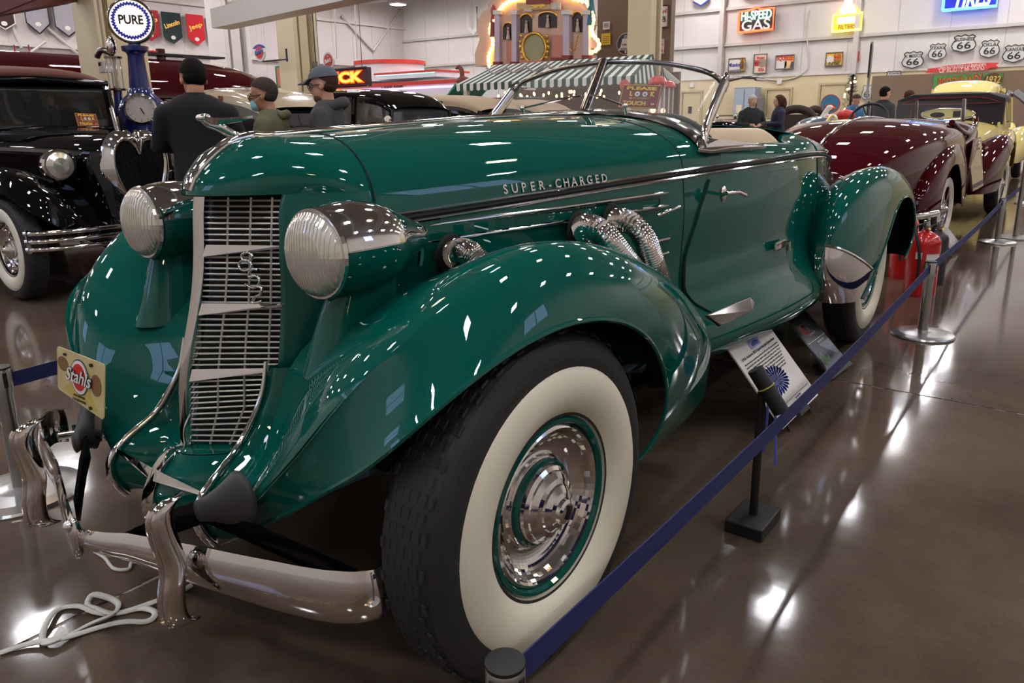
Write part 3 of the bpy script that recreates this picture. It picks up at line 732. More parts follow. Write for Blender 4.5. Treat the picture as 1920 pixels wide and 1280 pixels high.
# ---- windscreen
ws = bpy.data.objects.new('windscreen', None); COL.objects.link(ws); ws.parent = car
topL = [at(1133, 116, 'y', 0), at(1180, 116, 'y', .11), at(1225, 117, 'y', .21), at(1275, 123, 'y', .32), at(1315, 132, 'y', .41), at(1340, 142, 'y', .465), at(1353, 155, 'y', .49), at(1358, 172, 'y', .505)]
for s in (1, -1):
    P = spl([(p[0], s*p[1], p[2]) for p in topL], 30)
    tube('top_frame', P, .0105, DCHROME, ws, 8)
    base = [(-1.43+.02*0, 0, 1.245), (-1.42, s*.2, 1.225), (-1.41, s*.38, 1.185), (-1.41, s*.5, 1.13)]
    B = spl(base, 30)
    tube('base_frame', B, .016, CHROME, ws, 8)
    grid('glass', [P, B], GLASS, ws)
    # swept side pillar, broad at its foot
    C0 = spl([(-1.36, s*.545, 1.118), (-1.40, s*.53, 1.15), (-1.45, s*.52, 1.20), (-1.54, s*.512, 1.28), (-1.62, s*.506, 1.345), (-1.65, s*.503, 1.365)], 20)
    Wd = [.045, .04, .033, .03]+[.027]*12+[.028, .03, .03, .025]
    V = []; F = []
    for i, p in enumerate(C0):
        p = Vector(p); t = (Vector(C0[min(i+1, 19)])-Vector(C0[max(i-1, 0)])).normalized(); n = Vector((0, s, 0)); b = t.cross(n).normalized()
        V += [p+b*Wd[i]*math.cos(a)+n*.012*math.sin(a) for a in np.linspace(0, 2*PI, 12, endpoint=False)]
    for i in range(19):
        for j in range(12): F.append((i*12+j, i*12+(j+1) % 12, (i+1)*12+(j+1) % 12, (i+1)*12+j))
    F += [tuple(range(12)), tuple(19*12+j for j in range(12))]
    mk('pillar', V, F, CHROME, ws, 60)
    Vb = [(-1.31, s*.545, 1.100), (-1.36, s*.575, 1.092), (-1.50, s*.59, 1.098), (-1.85, s*.60, 1.09), (-1.84, s*.575, 1.10), (-1.48, s*.545, 1.128), (-1.36, s*.52, 1.13)]
    MB().slab(Vb, (0, s*.4, 1), .014).out('pillar_foot', CHROME, ws, False, .003)
    tube('mirror_arm', [(-1.64, s*.505, 1.352), (-1.70, s*.54, 1.366), (-1.80, s*.56, 1.367)], .006, DCHROME, ws, 8)
    MB().box((-1.83, s*.565, 1.362), (.09, .012, .014)).out('mirror_edge', CHROME, ws, False, .003)
    # cowl band sweeping forward from the pillar to the middle
    G = []
    for k in range(24):
        q = k/23.; y = s*.54*math.sin(q*PI/2); 
        xx = -1.40+.02*q
        def sz(x, yy):
            w = f_w(x); zb = f_zb(x); zt = f_zt(x); return zb+(zt-zb)*max(0, 1-(min(abs(yy), w*.999)/w)**2.35)**(1/2.35)
        G.append([(xx+.05, y, sz(xx, y)+.004), (xx+.015, y, sz(xx, y)+.014), (xx-.04, y, sz(xx, y)+.022), (xx-.08, y, sz(xx, y)+.004)])
    grid('cowl_band', G, DCHROME, ws)
    wi = [(-1.36, s*.07, 1.262), (-1.40, s*.16, 1.275), (-1.45, s*.28, 1.262+.03), (-1.52, s*.02, 1.35)]
    MB().tube([(-1.34, s*.24, 1.235), (-1.33, s*.24, 1.262)], .007, 8).ell((-1.33, s*.24, 1.264), (.011, .011, .009), 10, 6).tube([(-1.33, s*.24, 1.264), (-1.43, s*.06, 1.305)], .004, 6).tube([(-1.45, s*.03, 1.31), (-1.47, s*.16, 1.30)] if s < 0 else [(-1.43, s*.06, 1.305), (-1.44, s*.02, 1.31)], .004, 6).out('wiper', CHROME, ws, 50)
MB().tube([at(1097, 209, 'y', 0), at(1133, 113, 'y', 0)], [.020, .016], 10, True, 1.3).out('centre_post', DCHROME, ws, 50)
# ---- cockpit
st_ = [(-2.22, .50), (-2.28, .46), (-2.30, .0), (-2.28, -.46), (-2.22, -.50)]
G = []
for x, z, k in ((-1.88, .62, 1.), (-1.92, .72, 1.), (-2.10, .74, 1.), (-2.18, .80, 1.), (-2.24, .95, 1.), (-2.30, 1.10, 1.), (-2.33, 1.155, .98), (-2.37, 1.165, .97), (-2.42, 1.15, .97), (-2.44, 1.08, .97)):
    G.append([(x+.05*abs(q)**3, q*.535*k, z-.10*(max(0, abs(q)-.72)/.28)**2*(z > 1)) for q in np.linspace(-1, 1, 31)])
grid('seat', G, TAN, car)
tube('seat_seam', [(-2.315, 0, 1.162), (-2.25, 0, .98), (-2.17, 0, .80)], .004, mat('tan_dark', (130, 110, 80), .6), car, 6)  # seam tube in a darker tan than the seat
for s in (1, -1):
    G = [[(x, s*(cyp(x)-.035), z) for x in np.linspace(-1.44, -2.45, 12)] for z in (1.09, .8, .5)]
    grid('cockpit_lining', G, TAN, car)
MB().tube(spl([(-1.46, -.5, 1.10), (-1.47, -.25, 1.18), (-1.47, 0, 1.2), (-1.47, .25, 1.18), (-1.46, .5, 1.10)], 20), .035, 10).out('dashboard', BLACKM, car, 50)
sw = bpy.data.objects.new('steering_wheel', None); COL.objects.link(sw); sw.parent = car
R3 = Matrix.Rotation(math.radians(-62), 3, 'Y'); cc = Vector((-1.74, .25, 1.05))
tube('wheel_rim', [cc+R3 @ Vector((.20*math.cos(a), .20*math.sin(a), 0)) for a in np.linspace(0, 2*PI, 40)], .011, BLACKM, sw, 8)
for a in (.5, 2.6, 4.71): tube('spoke', [cc, cc+R3 @ Vector((.2*math.cos(a), .2*math.sin(a), 0))], .006, CHROME, sw, 6)
tube('column', [cc, (-1.45, .27, .95)], .018, BLACKM, sw, 8)
MB().lathe([(0, 0), (.002, .006), (.006, .006), (.008, 0)], tuple(at(1484, 250, 'y', .3)), 'z', 8).out('fuel_cap', CHROME, car, 50)
# ================================================================ generic vintage car for the neighbours
def scale_pts(P, sx=1., sy=1., sz=1., dx=0.): return [(p[0]*sx+dx, p[1]*sy, p[2]*sz) for p in P]
_wheelproto = {}
def add_wheels(root, R, paint, xs, ty, ww=True):
    key = (R, paint.name, ww)
    o0 = None
    for i, (x, sgn) in enumerate([(xs[0], 1), (xs[0], -1), (xs[1], 1), (xs[1], -1)]):
        if o0 is None:
            o0 = wheel('wheel', root, R, paint, ww, True); o = o0
        else: o = copy_tree(o0, root)
        o.location = (x, sgn*ty, R); o.rotation_euler = (0, .3*i, 0 if sgn > 0 else PI)
def loftsec(x, w, zb, zt, zl, n=10, p=2.4, wl=None):
    wl = w*.95 if wl is None else wl
    h = [(x, w*math.sin(PI/2*i/n)**(2/p), zb+(zt-zb)*max(0, math.cos(PI/2*i/n))**(2/p)) for i in range(n+1)]
    h += [(x, w+(wl-w)*q+.03*math.sin(PI*q)*w, zb+(zl-zb)*q) for q in (.15, .35, .6, .8, 1)]
    return full(h)
def gcar(root, paint, secs, cab=None, roof=None, fenders=True, R=.36, wbase=3.0, ty=.66, fs=(1, 1, 1), wheels=True, wpaint=None, ww=True, glass=None, nose_cap=True, pillar=None):
    """secs: (x, half width, belt z, top z, low z) stations front to back; cab: cabin stations (x, half width, z0, z1)"""
    S_ = np.array(secs, float); X = np.linspace(0, 1, len(S_)); T = spt(X, S_, np.linspace(0, 1, 6*len(S_)))
    G = [loftsec(t[0], max(.02, t[1]), t[2], t[3], t[4]) for t in T]
    grid('body', G, paint, root, False, True, True)
    if cab:
        roof = roof or paint; gl = glass or mat('dark_car_glass', (22, 28, 30), .05, 0, 1.)
        Cc = np.array(cab, float); X = np.linspace(0, 1, len(Cc)); T = spt(X, Cc, np.linspace(0, 1, 5*len(Cc)))
        # roof skin
        G = []
        for x, w, z0, z1 in T:
            zr = z0+(z1-z0)*.72
            G.append(full([(x, w*.92*math.sin(PI/2*i/8)**.8, zr+(z1-zr)*max(0, math.cos(PI/2*i/8))**.7) for i in range(9)]+[(x, w*.93, zr-.03)]))
        grid('roof', G, roof, root, False, True, False)
        # glasshouse
        G = []
        for x, w, z0, z1 in T:
            zr = z0+(z1-z0)*.74
            G.append([(x, -w*.97, z0), (x, -w*.90, zr), (x, w*.90, zr), (x, w*.97, z0)])
        o = grid('glasshouse', G, gl, root, False, 30, True)
        for q in (.02, .36, .68, .97):
            x, w, z0, z1 = spt(X, Cc, [q])[0]; zr = z0+(z1-z0)*.8
            for s in (1, -1):
                MB().tube([(x, s*w*.985, z0-.03), (x+.01, s*w*.92, zr)], .035, 6).out('pillar', pillar or paint, root, 50)
    if fenders:
        for s in (1, -1):
            for arr, dx in ((('F'), 0), (('R'), 0)):
                E, C, I = (FE, FC, FI) if arr == 'F' else (RE, RC, RI)
                off = 0 if arr == 'F' else (WB-wbase)
                G = fender(E, C, I, s, 'fender', 30, 1., 8)
                G = [[(p[0]*fs[0]+off, p[1]*fs[1], p[2]*fs[2]) for p in r] for r in G]
                o = grid('front_fender' if arr == 'F' else 'rear_fender', G, paint, root); solid(o, .006)
    if wheels: add_wheels(root, R, wpaint or paint, (0, -wbase), ty, ww)
    return root
def headlamp(root, c, r, m=CHROME, ax=(1, 0, 0), depth=.22, lens=LENS):
    hl = bpy.data.objects.new('headlight', None); COL.objects.link(hl); par(hl, root)
    MB().lathe([(a*depth, q*r) for a, q in spl([(.05, .96, 0), (0, 1.04, 0), (-.2, 1.05, 0), (-.5, .85, 0), (-.8, .5, 0), (-1, .02, 0)], 16)[:, :2]], c, 'x', 28).out('shell', m, hl)
    MB().lathe([(.0, r*.97), (.02, r*.85), (.035, r*.5), (.04, .001)], (c[0]+.01, c[1], c[2]), 'x', 28).out('lens', lens, hl)
    MB().lathe([(-.004, r*1.0), (.012, r*1.07), (.02, r*.98)], (c[0]+.005, c[1], c[2]), 'x', 28).out('rim', CHROME, hl)
    return hl

# ---------------------------------------------------------------- black limousine with the heart grille (faces +y)
bc = thing('limousine', 'black vintage car with a heart shaped chrome grille, left of the green roadster', 'car', (0, 0, 0), 0)
secs = [(.42, .20, .95, 1.12, .40), (.25, .30, .98, 1.15, .40), (-.2, .40, 1.0, 1.18, .38), (-.8, .52, 1.02, 1.20, .36), (-1.2, .64, 1.05, 1.20, .35), (-1.8, .70, 1.06, 1.22, .35), (-3.2, .72, 1.05, 1.2, .35), (-4.2, .55, 1.0, 1.1, .4)]
cab = [(-1.16, .63, 1.12, 1.62), (-1.3, .66, 1.14, 1.70), (-2.2, .70, 1.14, 1.74), (-3.4, .68, 1.12, 1.70), (-3.9, .55, 1.1, 1.5)]
BRN = mat('brown_fabric_top', (96, 52, 42), .7)
gcar(bc, BLACKP, secs, cab, BRN, True, .37, 3.4, .71, (1.0, 1.0, .98), glass=mat('limo_glass', (40, 42, 40), .04, 0, 1.))
# heart grille
def heart(t, k=1.):
    # t 0..1 from the bottom point round the left lobe to the notch
    P = [(0, .42), (.09, .66), (.155, .83), (.178, .96), (.16, 1.05), (.11, 1.10), (.05, 1.085), (.014, 1.02), (0, .975)]
    return spl([(a*k, b, 0) for a, b in P], 40)
H = heart(0)
for s in (1, -1):
    G = []
    cen = Vector((0.075*s, .86))
    for a, b, _ in H:
        o1 = 1.0; d = Vector((a*s, b))-cen; L = d.length
        oa, ob = a*s+d.x/L*.035, b+d.y/L*.035; pa, pb = a*s+d.x/L*.085, b+d.y/L*.075
        if abs(a) < .05 and b > .95: oa, ob, pa, pb = a*s*.6, b+.06, a*s*.6, b+.10
        G.append([(.44, a*s, b), (.475, (a*s+oa)/2, (b+ob)/2), (.465, oa, ob), (.36, pa, pb)])
    grid('grille_surround', G, CHROME, bc)
G = [(0.425, a, b) for a, b, _ in H]+[(0.425, -a, b) for a, b, _ in H[::-1]]
MB().slab(G, (1, 0, 0), .004).out('grille_mesh', DARK, bc)
for y in np.arange(-.165, .17, .0125):
    lo = .45+abs(y)*2.35; hi = .99+.09*math.sin(min(1, abs(y)/.1)*PI/2)*(1 if abs(y) < .13 else .6)
    MB().box((.432, y, (lo+hi)/2), (.006, .003, hi-lo)).out('grille_bar', mat('bar_dark', (52, 52, 56), .3, .8), bc)
G = []
for s in (1, -1):
    headlamp(bc, (.20, s*.46, .945), .105)
    tube('lamp_stalk', [(.12, s*.45, .85), (.10, s*.42, .72)], .03, BLACKP, bc)
    # three chrome bars of the split bumper
    for z in (.40, .455, .51):
        tube('bumper_bar', spl([(.34, s*.80, z), (.40, s*.74, z), (.47, s*.60, z), (.50, s*.42, z), (.50, s*.20, z)], 20), .017, CHROME, bc, 8)
    for k, y in ((.36, .79), (.485, .5)):
        MB().box((k, s*y, .455), (.02, .02, .16)).out('bumper_upright', CHROME, bc)
    tube('windscreen_frame', [(-1.10, s*.60, 1.16), (-1.18, s*.585, 1.58)], .022, CHROME, bc)
tube('windscreen_frame', [(-1.14, -.60, 1.185), (-1.07, 0, 1.20), (-1.14, .60, 1.185)], .016, BLACKP, bc)
tube('windscreen_header', [(-1.17, -.6, 1.575), (-1.12, 0, 1.60), (-1.17, .6, 1.575)], .028, BLACKP, bc)
for y0, y1 in ((-.45, -.1), (.1, .5)):
    tube('wiper', [(-1.06, y0, 1.19), (-1.07, y1, 1.215)], .006, BLACKM, bc, 6)
bc.location = (-1.56, -4.35, 0); bc.rotation_euler = (0, 0, PI/2)
BCM = Matrix.LocRotScale(bc.location, bc.rotation_euler, None)

def look_sign(name, label, TLp, TRp, BLp, parent=None):
    """small red and gold notice; corners TL, TR, BL in space"""
    TLp, TRp, BLp = Vector(TLp), Vector(TRp), Vector(BLp); r = TRp-TLp; u = TLp-BLp; n = r.cross(u).normalized(); W_ = r.length; H_ = u.length; c = (TRp+BLp)/2
    P = lambda a, b, o=0.: c+r*(a-.5)+u*(b-.5)+n*o
    o = MB().slab([P(0, 0), P(1, 0), P(1, 1), P(0, 1)], -n, W_*.012).out(name, mat('notice_maroon', (124, 36, 26), .4), None)
    gold = mat('notice_gold', (248, 200, 72), .5); 
    b = .025
    for A_, B_ in (((b, b), (1-b, b)), ((1-b, b), (1-b, 1-b)), ((1-b, 1-b), (b, 1-b)), ((b, 1-b), (b, b))):
        tube('border', [P(*A_, .001), P(*B_, .001)], W_*.006, gold, o, 4)
    text('PLEASE', P(.5, .84, .002), r, u, H_*.13, gold, o, 'lettering', .0008, W_*.004, W_*.74)
    text('L', P(.27, .60, .002), r, u, H_*.2, gold, o, 'lettering', .0008, W_*.006); text('K', P(.80, .60, .002), r, u, H_*.2, gold, o, 'lettering', .0008, W_*.006)
    for a in (.43, .62):
        MB().slab([P(a+.065*math.cos(t), .60+.11*math.sin(t), .0015) for t in np.linspace(0, 2*PI, 16, endpoint=False)], n, .001).out('eye_print', WHITEP, o)
        MB().slab([P(a+.02*math.cos(t), .60+.035*math.sin(t), .003) for t in np.linspace(0, 2*PI, 10, endpoint=False)], n, .001).out('pupil_print', INK, o)
    text("BUT DON'T", P(.5, .42, .002), r, u, H_*.07, gold, o, 'lettering', .0006, 0, W_*.5)
    text('TOUCH', P(.40, .20, .002), r, u, H_*.17, gold, o, 'lettering', .0008, W_*.005, W_*.58)
    RD = mat('notice_red', (205, 40, 34), .5)
    tube('no_symbol', [P(.85+.085*math.cos(t), .2+.13*math.sin(t), .002) for t in np.linspace(0, 2*PI, 20)], W_*.008, RD, o, 4)
    MB().slab([P(.81, .18, .001), P(.86, .15, .001), P(.90, .19, .001), P(.89, .24, .001), P(.82, .22, .001)], n, .001).out('hand_print', WHITEP, o)
    tube('no_symbol', [P(.79, .29, .004), P(.91, .11, .004)], W_*.008, RD, o, 4)
    tag(o, label, 'notice')
    return o
look_sign('please_look_sign', 'red and gold please look sign behind the green roadster windscreen', at(1168, 158, 'x', -1.72), at(1243, 160, 'x', -1.72), at(1158, 201, 'x', -1.70))
v = lambda x, y, z: BCM @ Vector((x, y, z))
look_sign('please_look_sign', 'small red and gold please look sign behind the black limousine windscreen', v(-1.02, .22, 1.32), v(-1.02, .40, 1.31), v(-1.00, .225, 1.21))

# ---------------------------------------------------------------- barrier posts and webbing
def stanchion(loc, label, h=.42, r=.165):
    t = thing('stanchion', label, 'barrier post', (0, 0, 0), 0, 'steel barrier posts')
    MB().lathe([(0, r), (.006, r), (.014, r*.97), (.022, r*.75), (.028, r*.4), (.034, .04), (.036, .001)], n=48).out('base', STEEL, t)
    MB().lathe([(.03, .026), (h-.08, .026), (h-.08, .031), (h-.006, .031), (h, .028), (h, .0)], n=28).out('post', STEEL, t, 40)
    MB().lathe([(h, .031), (h+.006, .031), (h+.008, .02), (h+.008, 0)], n=28).out('cap', BLACKM, t, 40)
    MB().box((0, .0, h-.035), (.012, .066, .05)).box((0, 0, h-.035), (.066, .012, .05)).out('belt_slot', BLACKM, t)
    t.location = loc; return t
SH = .42
st = [(.48, 1.06, 0), (-3.42, 1.02, 0), (-7.30, 1.02, 0), (-11.2, 1.02, 0)]
lab = ['steel barrier post cut off at the bottom edge beside the front tyre', 'steel barrier post beside the red fire extinguisher', 'steel barrier post farther back along the aisle, beside the maroon car', 'farthest steel barrier post at the right edge near the yellow car']
for p, l in zip(st, lab): stanchion(p, l)
nr = (.405, -1.096, 0); stanchion(nr, 'steel barrier post at the left edge beyond the chrome bumper', .45, .19)
def belt(a, b, label, h=SH-.035, w=.05, sag=.0):
    a = Vector(a); b = Vector(b); d = (b-a); n = Vector((0, 0, 1)); G = []
    for k in range(20):
        q = k/19.; p = a.lerp(b, q)+Vector((0, 0, h-sag*4*q*(1-q))); G.append([p-n*w/2, p+n*w/2])
    o = grid('barrier_belt', G, BLUEB, None); solid(o, .003, 0); tag(o, label, 'barrier belt', 'blue barrier belts')
belt((.45, 1.06, 0), (-3.39, 1.02, 0), 'blue webbing belt running beside the front wheel to the post by the extinguisher', sag=.03)
belt((-3.45, 1.02, 0), (-7.27, 1.02, 0), 'blue webbing belt between the extinguisher post and the next post back', sag=.02)
belt((-7.33, 1.02, 0), (-11.17, 1.02, 0), 'farthest length of blue webbing belt along the aisle', sag=.02)
belt((.375, -1.11, 0), (-2.8, -1.35, 0), 'blue webbing belt seen between the left post and the licence plate', h=.40)
stanchion((-2.83, -1.35, 0), 'steel barrier post hidden between the roadster and the black limousine')
# black ribbon stand
rs = thing('ribbon_stand', 'black weighted stand with a padded crossbar and blue ribbon in front of the sign board', 'stand', (0, 0, 0), 0)
b0 = at(1412, 968, 'z', .03)
MB().box((b0.x, b0.y, .02), (.17, .115, .04)).out('base', BLACKM, rs, False, .004)
tp = Vector((b0.x-.0, b0.y, .44))
tube('upright', [(b0.x, b0.y, .04), tp], .013, BLACKM, rs)
ca, cb = at(1418, 690, 'x', b0.x-.00), at(1462, 775, 'x', b0.x+.02)
c1 = Vector(at(1416, 692, 'y', b0.y-.02)); c2 = Vector(at(1465, 772, 'y', b0.y+.06))
MB().tube([c1, c2], .024, 16).out('padded_bar', BLACKM, rs, 50)
mid = c1.lerp(c2, .42); dd = (c2-c1).normalized()
tube('tie_cord', [mid+Vector((math.cos(t)*.026*dd.y, 0, 0))*0+(dd.cross(Vector((0, 0, 1))).normalized()*math.cos(t)+dd.cross(dd.cross(Vector((0, 0, 1))).normalized())*math.sin(t))*.0255 for t in np.linspace(0, 2*PI, 16)], .002, mat('yellow_cord', (170, 160, 70), .5), rs, 5)
RIB = mat('ribbon_blue', (28, 60, 160), .45)
rc = at(1455, 712, 'y', b0.y-.05)
for k in range(26):
    a0 = 2*PI*k/26; 
    V = [rc+Vector((0.0, math.cos(a0)*.0, 0)), rc+Vector((.01, .042*math.cos(a0-.1), .046*math.sin(a0-.1))), rc+Vector((.018, .050*math.cos(a0), .056*math.sin(a0))), rc+Vector((.01, .042*math.cos(a0+.1), .046*math.sin(a0+.1)))]
    MB().add(V, [(0, 1, 2, 3)]).out('rosette_pleat', RIB, rs, False)
tube('ribbon_tail', [rc+Vector((0, .0, -.03)), rc+Vector((.0, .012, -.2)), rc+Vector((0, .02, -.30))], .014, RIB, rs, 4, False, .12)
tube('ribbon_tail', [rc+Vector((0, -.02, -.03)), rc+Vector((.0, -.02, -.15)), rc+Vector((0, -.022, -.26))], .014, RIB, rs, 4, False, .12)

def board(name, label, TLp, TRp, BRp, BLp, m, cat='sign board', foot=True, t=.006):
    TLp, TRp, BRp, BLp = map(Vector, (TLp, TRp, BRp, BLp)); n = (TRp-TLp).cross(TLp-BLp).normalized()
    o = MB().slab([BLp, BRp, TRp, TLp], -n, t).out(name, m); tag(o, label, cat)
    P = lambda u, v, off=0.: BLp.lerp(BRp, u).lerp(TLp.lerp(TRp, u), v)+n*off
    return o, P, n
# white description board leaning back on a floor easel: rectangle from its lower edge
def lean(px0, px1, ax, h, tilt):
    pass
TLs, TRs, BRs, BLs = at(1366, 655, 'z', .34), at(1439, 606, 'z', .34), at(1534, 740, 'z', .06), at(1468, 804, 'z', .04)
o, P, n = board('description_board', 'white printed board with a blue car picture beside the ribbon stand', TLs, TRs, BRs, BLs, WHITEP)
R_, U_ = TRs-TLs, TLs-BLs
MB().slab([P(.38, .86, .001), P(.62, .86, .001), P(.62, .955, .001), P(.38, .955, .001)], n, .0006).out('picture_print', mat('print_lilac', (150, 150, 200), .6), o)
MB().slab([P(.42, .88, .002), P(.58, .88, .002), P(.58, .92, .002), P(.5, .94, .002), P(.42, .91, .002)], n, .0006).out('picture_print', mat('print_blue', (40, 60, 130), .6), o)
text('1936 Auburn 852 Supercharged Speedster', P(.5, .82, .002), R_, U_, .011, INK, o, 'lettering', .0003, .0004, .25*R_.length/.3)
lines = ['All of the Auburn speedsters produced in 1935 and 1936 were powered by', 'supercharged, in-line eight cylinder engines. Auburn advertised that each', 'car was capable of speeds above one hundred miles per hour. The price', 'was kept low to bring buyers back, even though the company lost money', 'on every speedster built. This car is fitted with a dual ratio rear axle,', 'outside exhaust pipes, and a tapered tail. It was restored to show', 'condition and is one of few that survive. The body is steel over wood.', 'The engine makes one hundred fifty horsepower at four thousand rpm.']
for i, l in enumerate(lines): text(l, P(.5, .76-.035*i, .002), R_, U_, .007, INK, o, 'lettering', .0003, .0002, R_.length*.86)
for i, l in enumerate(['Current value', 'Engine: in-line eight, 280 CID', 'Sponsored by Supercharged social events']): text(l, P(.42, .44-.06*i, .002), R_, U_, .008, INK, o, 'lettering', .0003, .0002, R_.length*.5)
tube('print_rule', [P(.3, .18, .001), P(.95, .18, .001), P(.95, .12, .001), P(.3, .12, .001), P(.3, .18, .001)], .0008, INK, o, 4)
text('Year built 1936', P(.62, .15, .002), R_, U_, .008, INK, o, 'lettering', .0003, .0002)
pb = (BLs+BRs)/2
MB().tube([P(.5, .55, -.012), Vector((P(.5, .55).x-.16, P(.5, .55).y-.10, .003))], .005, 6).out('easel_leg', BLACKM, o)
MB().tube([P(.2, .12, -.012), Vector((P(.2, .0).x, P(.2, 0).y, .003))], .006, 6).out('easel_leg', BLACKM, o)
MB().tube([P(.8, .12, -.012), Vector((P(.8, .0).x, P(.8, 0).y, .003))], .006, 6).out('easel_leg', BLACKM, o)
MB().slab([P(.35, -.02, .001), P(.6, -.02, .001), P(.58, .05, .001), P(.37, .05, .001)], n, .02).out('clip', BLACKM, o)
# dark poster card on its easel
T1, T2, T3, T4 = at(1478, 602, 'z', .24), at(1510, 581, 'z', .24), at(1586, 672, 'z', .05), at(1552, 698, 'z', .04)
o, P, n = board('poster_card', 'small dark poster card with red and green medallions on the floor by the rear wheel', T1, T2, T3, T4, mat('card_black', (24, 24, 28), .4))
R_, U_ = T2-T1, T1-T4
for (u0, v0, u1, v1, m) in ((.04, .53, .96, .98, mat('card_top', (30, 28, 30), .4)), (.04, .03, .96, .50, mat('card_low', (38, 48, 74), .4)), (.4, .16, .96, .42, mat('card_grey', (130, 138, 150), .5)), (.04, .27, .34, .5, mat('card_tan', (176, 130, 96), .5))):
    MB().slab([P(u0, v0, .001+.001*(u0 > .1)), P(u1, v0, .001+.001*(u0 > .1)), P(u1, v1, .001+.001*(u0 > .1)), P(u0, v1, .001+.001*(u0 > .1))], n, .0006).out('panel_print', m, o)
tube('panel_rule', [P(.04, .515, .002), P(.96, .515, .002)], .002, WHITEP, o, 4)
for u, v_, m in ((.3, .74, mat('medal_red', (150, 40, 50), .5)), (.26, .2, mat('medal_green', (60, 110, 80), .5))):
    MB().slab([P(u+.17*math.cos(t), v_+.10*math.sin(t), .002) for t in np.linspace(0, 2*PI, 18, endpoint=False)], n, .001).out('medallion_print', m, o)
    tube('medallion_ring', [P(u+.17*math.cos(t), v_+.10*math.sin(t), .003) for t in np.linspace(0, 2*PI, 19)], .0016, mat('medal_gold', (190, 160, 100), .5), o, 4)
text('FLYING WHEEL', P(.6, .62, .003), R_, U_, .010, WHITEP, o, 'lettering', .0003, .0002, R_.length*.5)
text('WHITE WALL', P(.66, .46, .003), R_, U_, .010, WHITEP, o, 'lettering', .0003, .0002, R_.length*.45)
MB().slab([P(-.05, -.12, .004), P(1.05, -.12, .004), P(1.05, 0, .004), P(-.05, 0, .004)], -n, .03).out('easel_foot', BLACKM, o)
# description card by the maroon car
T1, T2, T3, T4 = at(1755, 430, 'z', .26), at(1776, 425, 'z', .26), at(1800, 456, 'z', .06), at(1784, 470, 'z', .04)
o, P, n = board('description_board', 'small white description board on the floor in front of the maroon car', T1, T2, T3, T4, WHITEP)
for i in range(9): MB().slab([P(.15, .62-.06*i, .001), P(.9, .62-.06*i, .001), P(.9, .635-.06*i, .001), P(.15, .635-.06*i, .001)], n, .0005).out('text_print', INK, o)
MB().slab([P(.3, .7, .001), P(.65, .7, .001), P(.65, .9, .001), P(.3, .9, .001)], n, .0005).out('picture_print', DCHROME, o)
MB().slab([P(.1, -.1, -.004), P(.9, -.1, -.004), P(.9, .1, -.004), P(.1, .1, -.004)], -n, .03).out('easel_foot', BLACKM, o)
# fire extinguisher
def extinguisher(x, y, h, r, m, label, lab2=True):
    t = thing('fire_extinguisher', label, 'fire extinguisher', (0, 0, 0), 0, 'fire extinguishers')
    MB().lathe([(0, r*.96), (.01, r), (h*.78, r), (h*.84, r*.97), (h*.90, r*.82), (h*.95, r*.52), (h*.975, r*.28), (h*1.0, r*.26), (h*1.0, 0)], n=36).out('cylinder', m, t, 60)
    MB().lathe([(h, .02), (h+.03, .024), (h+.06, .018), (h+.06, 0)], n=12).out('valve', STEEL, t, 50)
    MB().tube([(-.02, 0, h+.055), (.06, .015, h+.07), (.12, .03, h+.085)], .009, 6).out('lever', STEEL, t, 50)
    MB().tube([(-.02, 0, h+.03), (.06, .015, h+.035), (.10, .025, h+.03)], .008, 6).out('carry_handle', STEEL, t, 50)
    tube('hose', spl([(.0, -.02, h+.03), (.06, -.05, h+.02), (r+.01, -.02, h*.8), (r+.02, .0, h*.5), (r+.02, 0, h*.3)], 20), .010, BLACKM, t, 8)
    MB().box((.02, .02, h+.01), (.05, .006, .022), Matrix.Rotation(.6, 3, 'X')).out('pin_tag', mat('tag_yellow', (228, 200, 50), .5), t)
    if lab2:
        G = [[((r+.001)*math.cos(a), (r+.001)*math.sin(a), z) for a in np.linspace(.35, 1.3, 8)] for z in (h*.42, h*.66)]
        grid('label', G, WHITEP, t)
        G = [[((r+.001)*math.cos(a), (r+.001)*math.sin(a), z) for a in np.linspace(-.3, .1, 5)] for z in (h*.58, h*.68)]
        grid('label', G, WHITEP, t)
    t.location = (x, y, 0); return t
e0 = at(1722, 552, 'z', 0)
extinguisher(e0.x, e0.y, .455, .103, REDG, 'red fire extinguisher with white label behind the steel post')
extinguisher(e0.x-.45, e0.y+.02, .40, .07, mat('dark_grey_paint', (52, 50, 52), .4), 'dark grey cylinder extinguisher just behind the red one', False)
extinguisher(e0.x-.55, e0.y-.22, .50, .09, REDG, 'second red extinguisher half hidden behind the green rear fender', False)
# extension cord
CORD = mat('white_cord', (206, 206, 198), .5)
cpx = [(0, 1224), (60, 1205), (118, 1196), (160, 1184), (200, 1172), (250, 1165), (285, 1160), (291, 1150), (280, 1142), (250, 1143), (215, 1150), (180, 1140), (165, 1126), (170, 1117), (190, 1116), (212, 1124), (222, 1138), (210, 1152), (180, 1165), (130, 1190), (90, 1206), (80, 1203), (82, 1180), (95, 1155), (115, 1140), (145, 1136), (175, 1146), (210, 1150), (255, 1140), (300, 1124), (340, 1108), (360, 1096)]
Pc = spl([tuple(at(a, b, 'z', .006+.004*(i % 3))) for i, (a, b) in enumerate(cpx)], 220)
o = tube('extension_cord', Pc, .0052, CORD, None, 8, True, 1.5); tag(o, 'white extension cord looped on the floor below the chrome bumper', 'cord')
cpx = [(360, 1098), (310, 1098), (302, 1105), (300, 1090)]
T = [at(95, 1200, 'z', .012), at(112, 1172, 'z', .03), at(122, 1178, 'z', .03), at(122, 1196, 'z', .012)]
o2 = MB().slab(T, (0, 0, 1), .001).out('cord_tag', WHITEP, o)
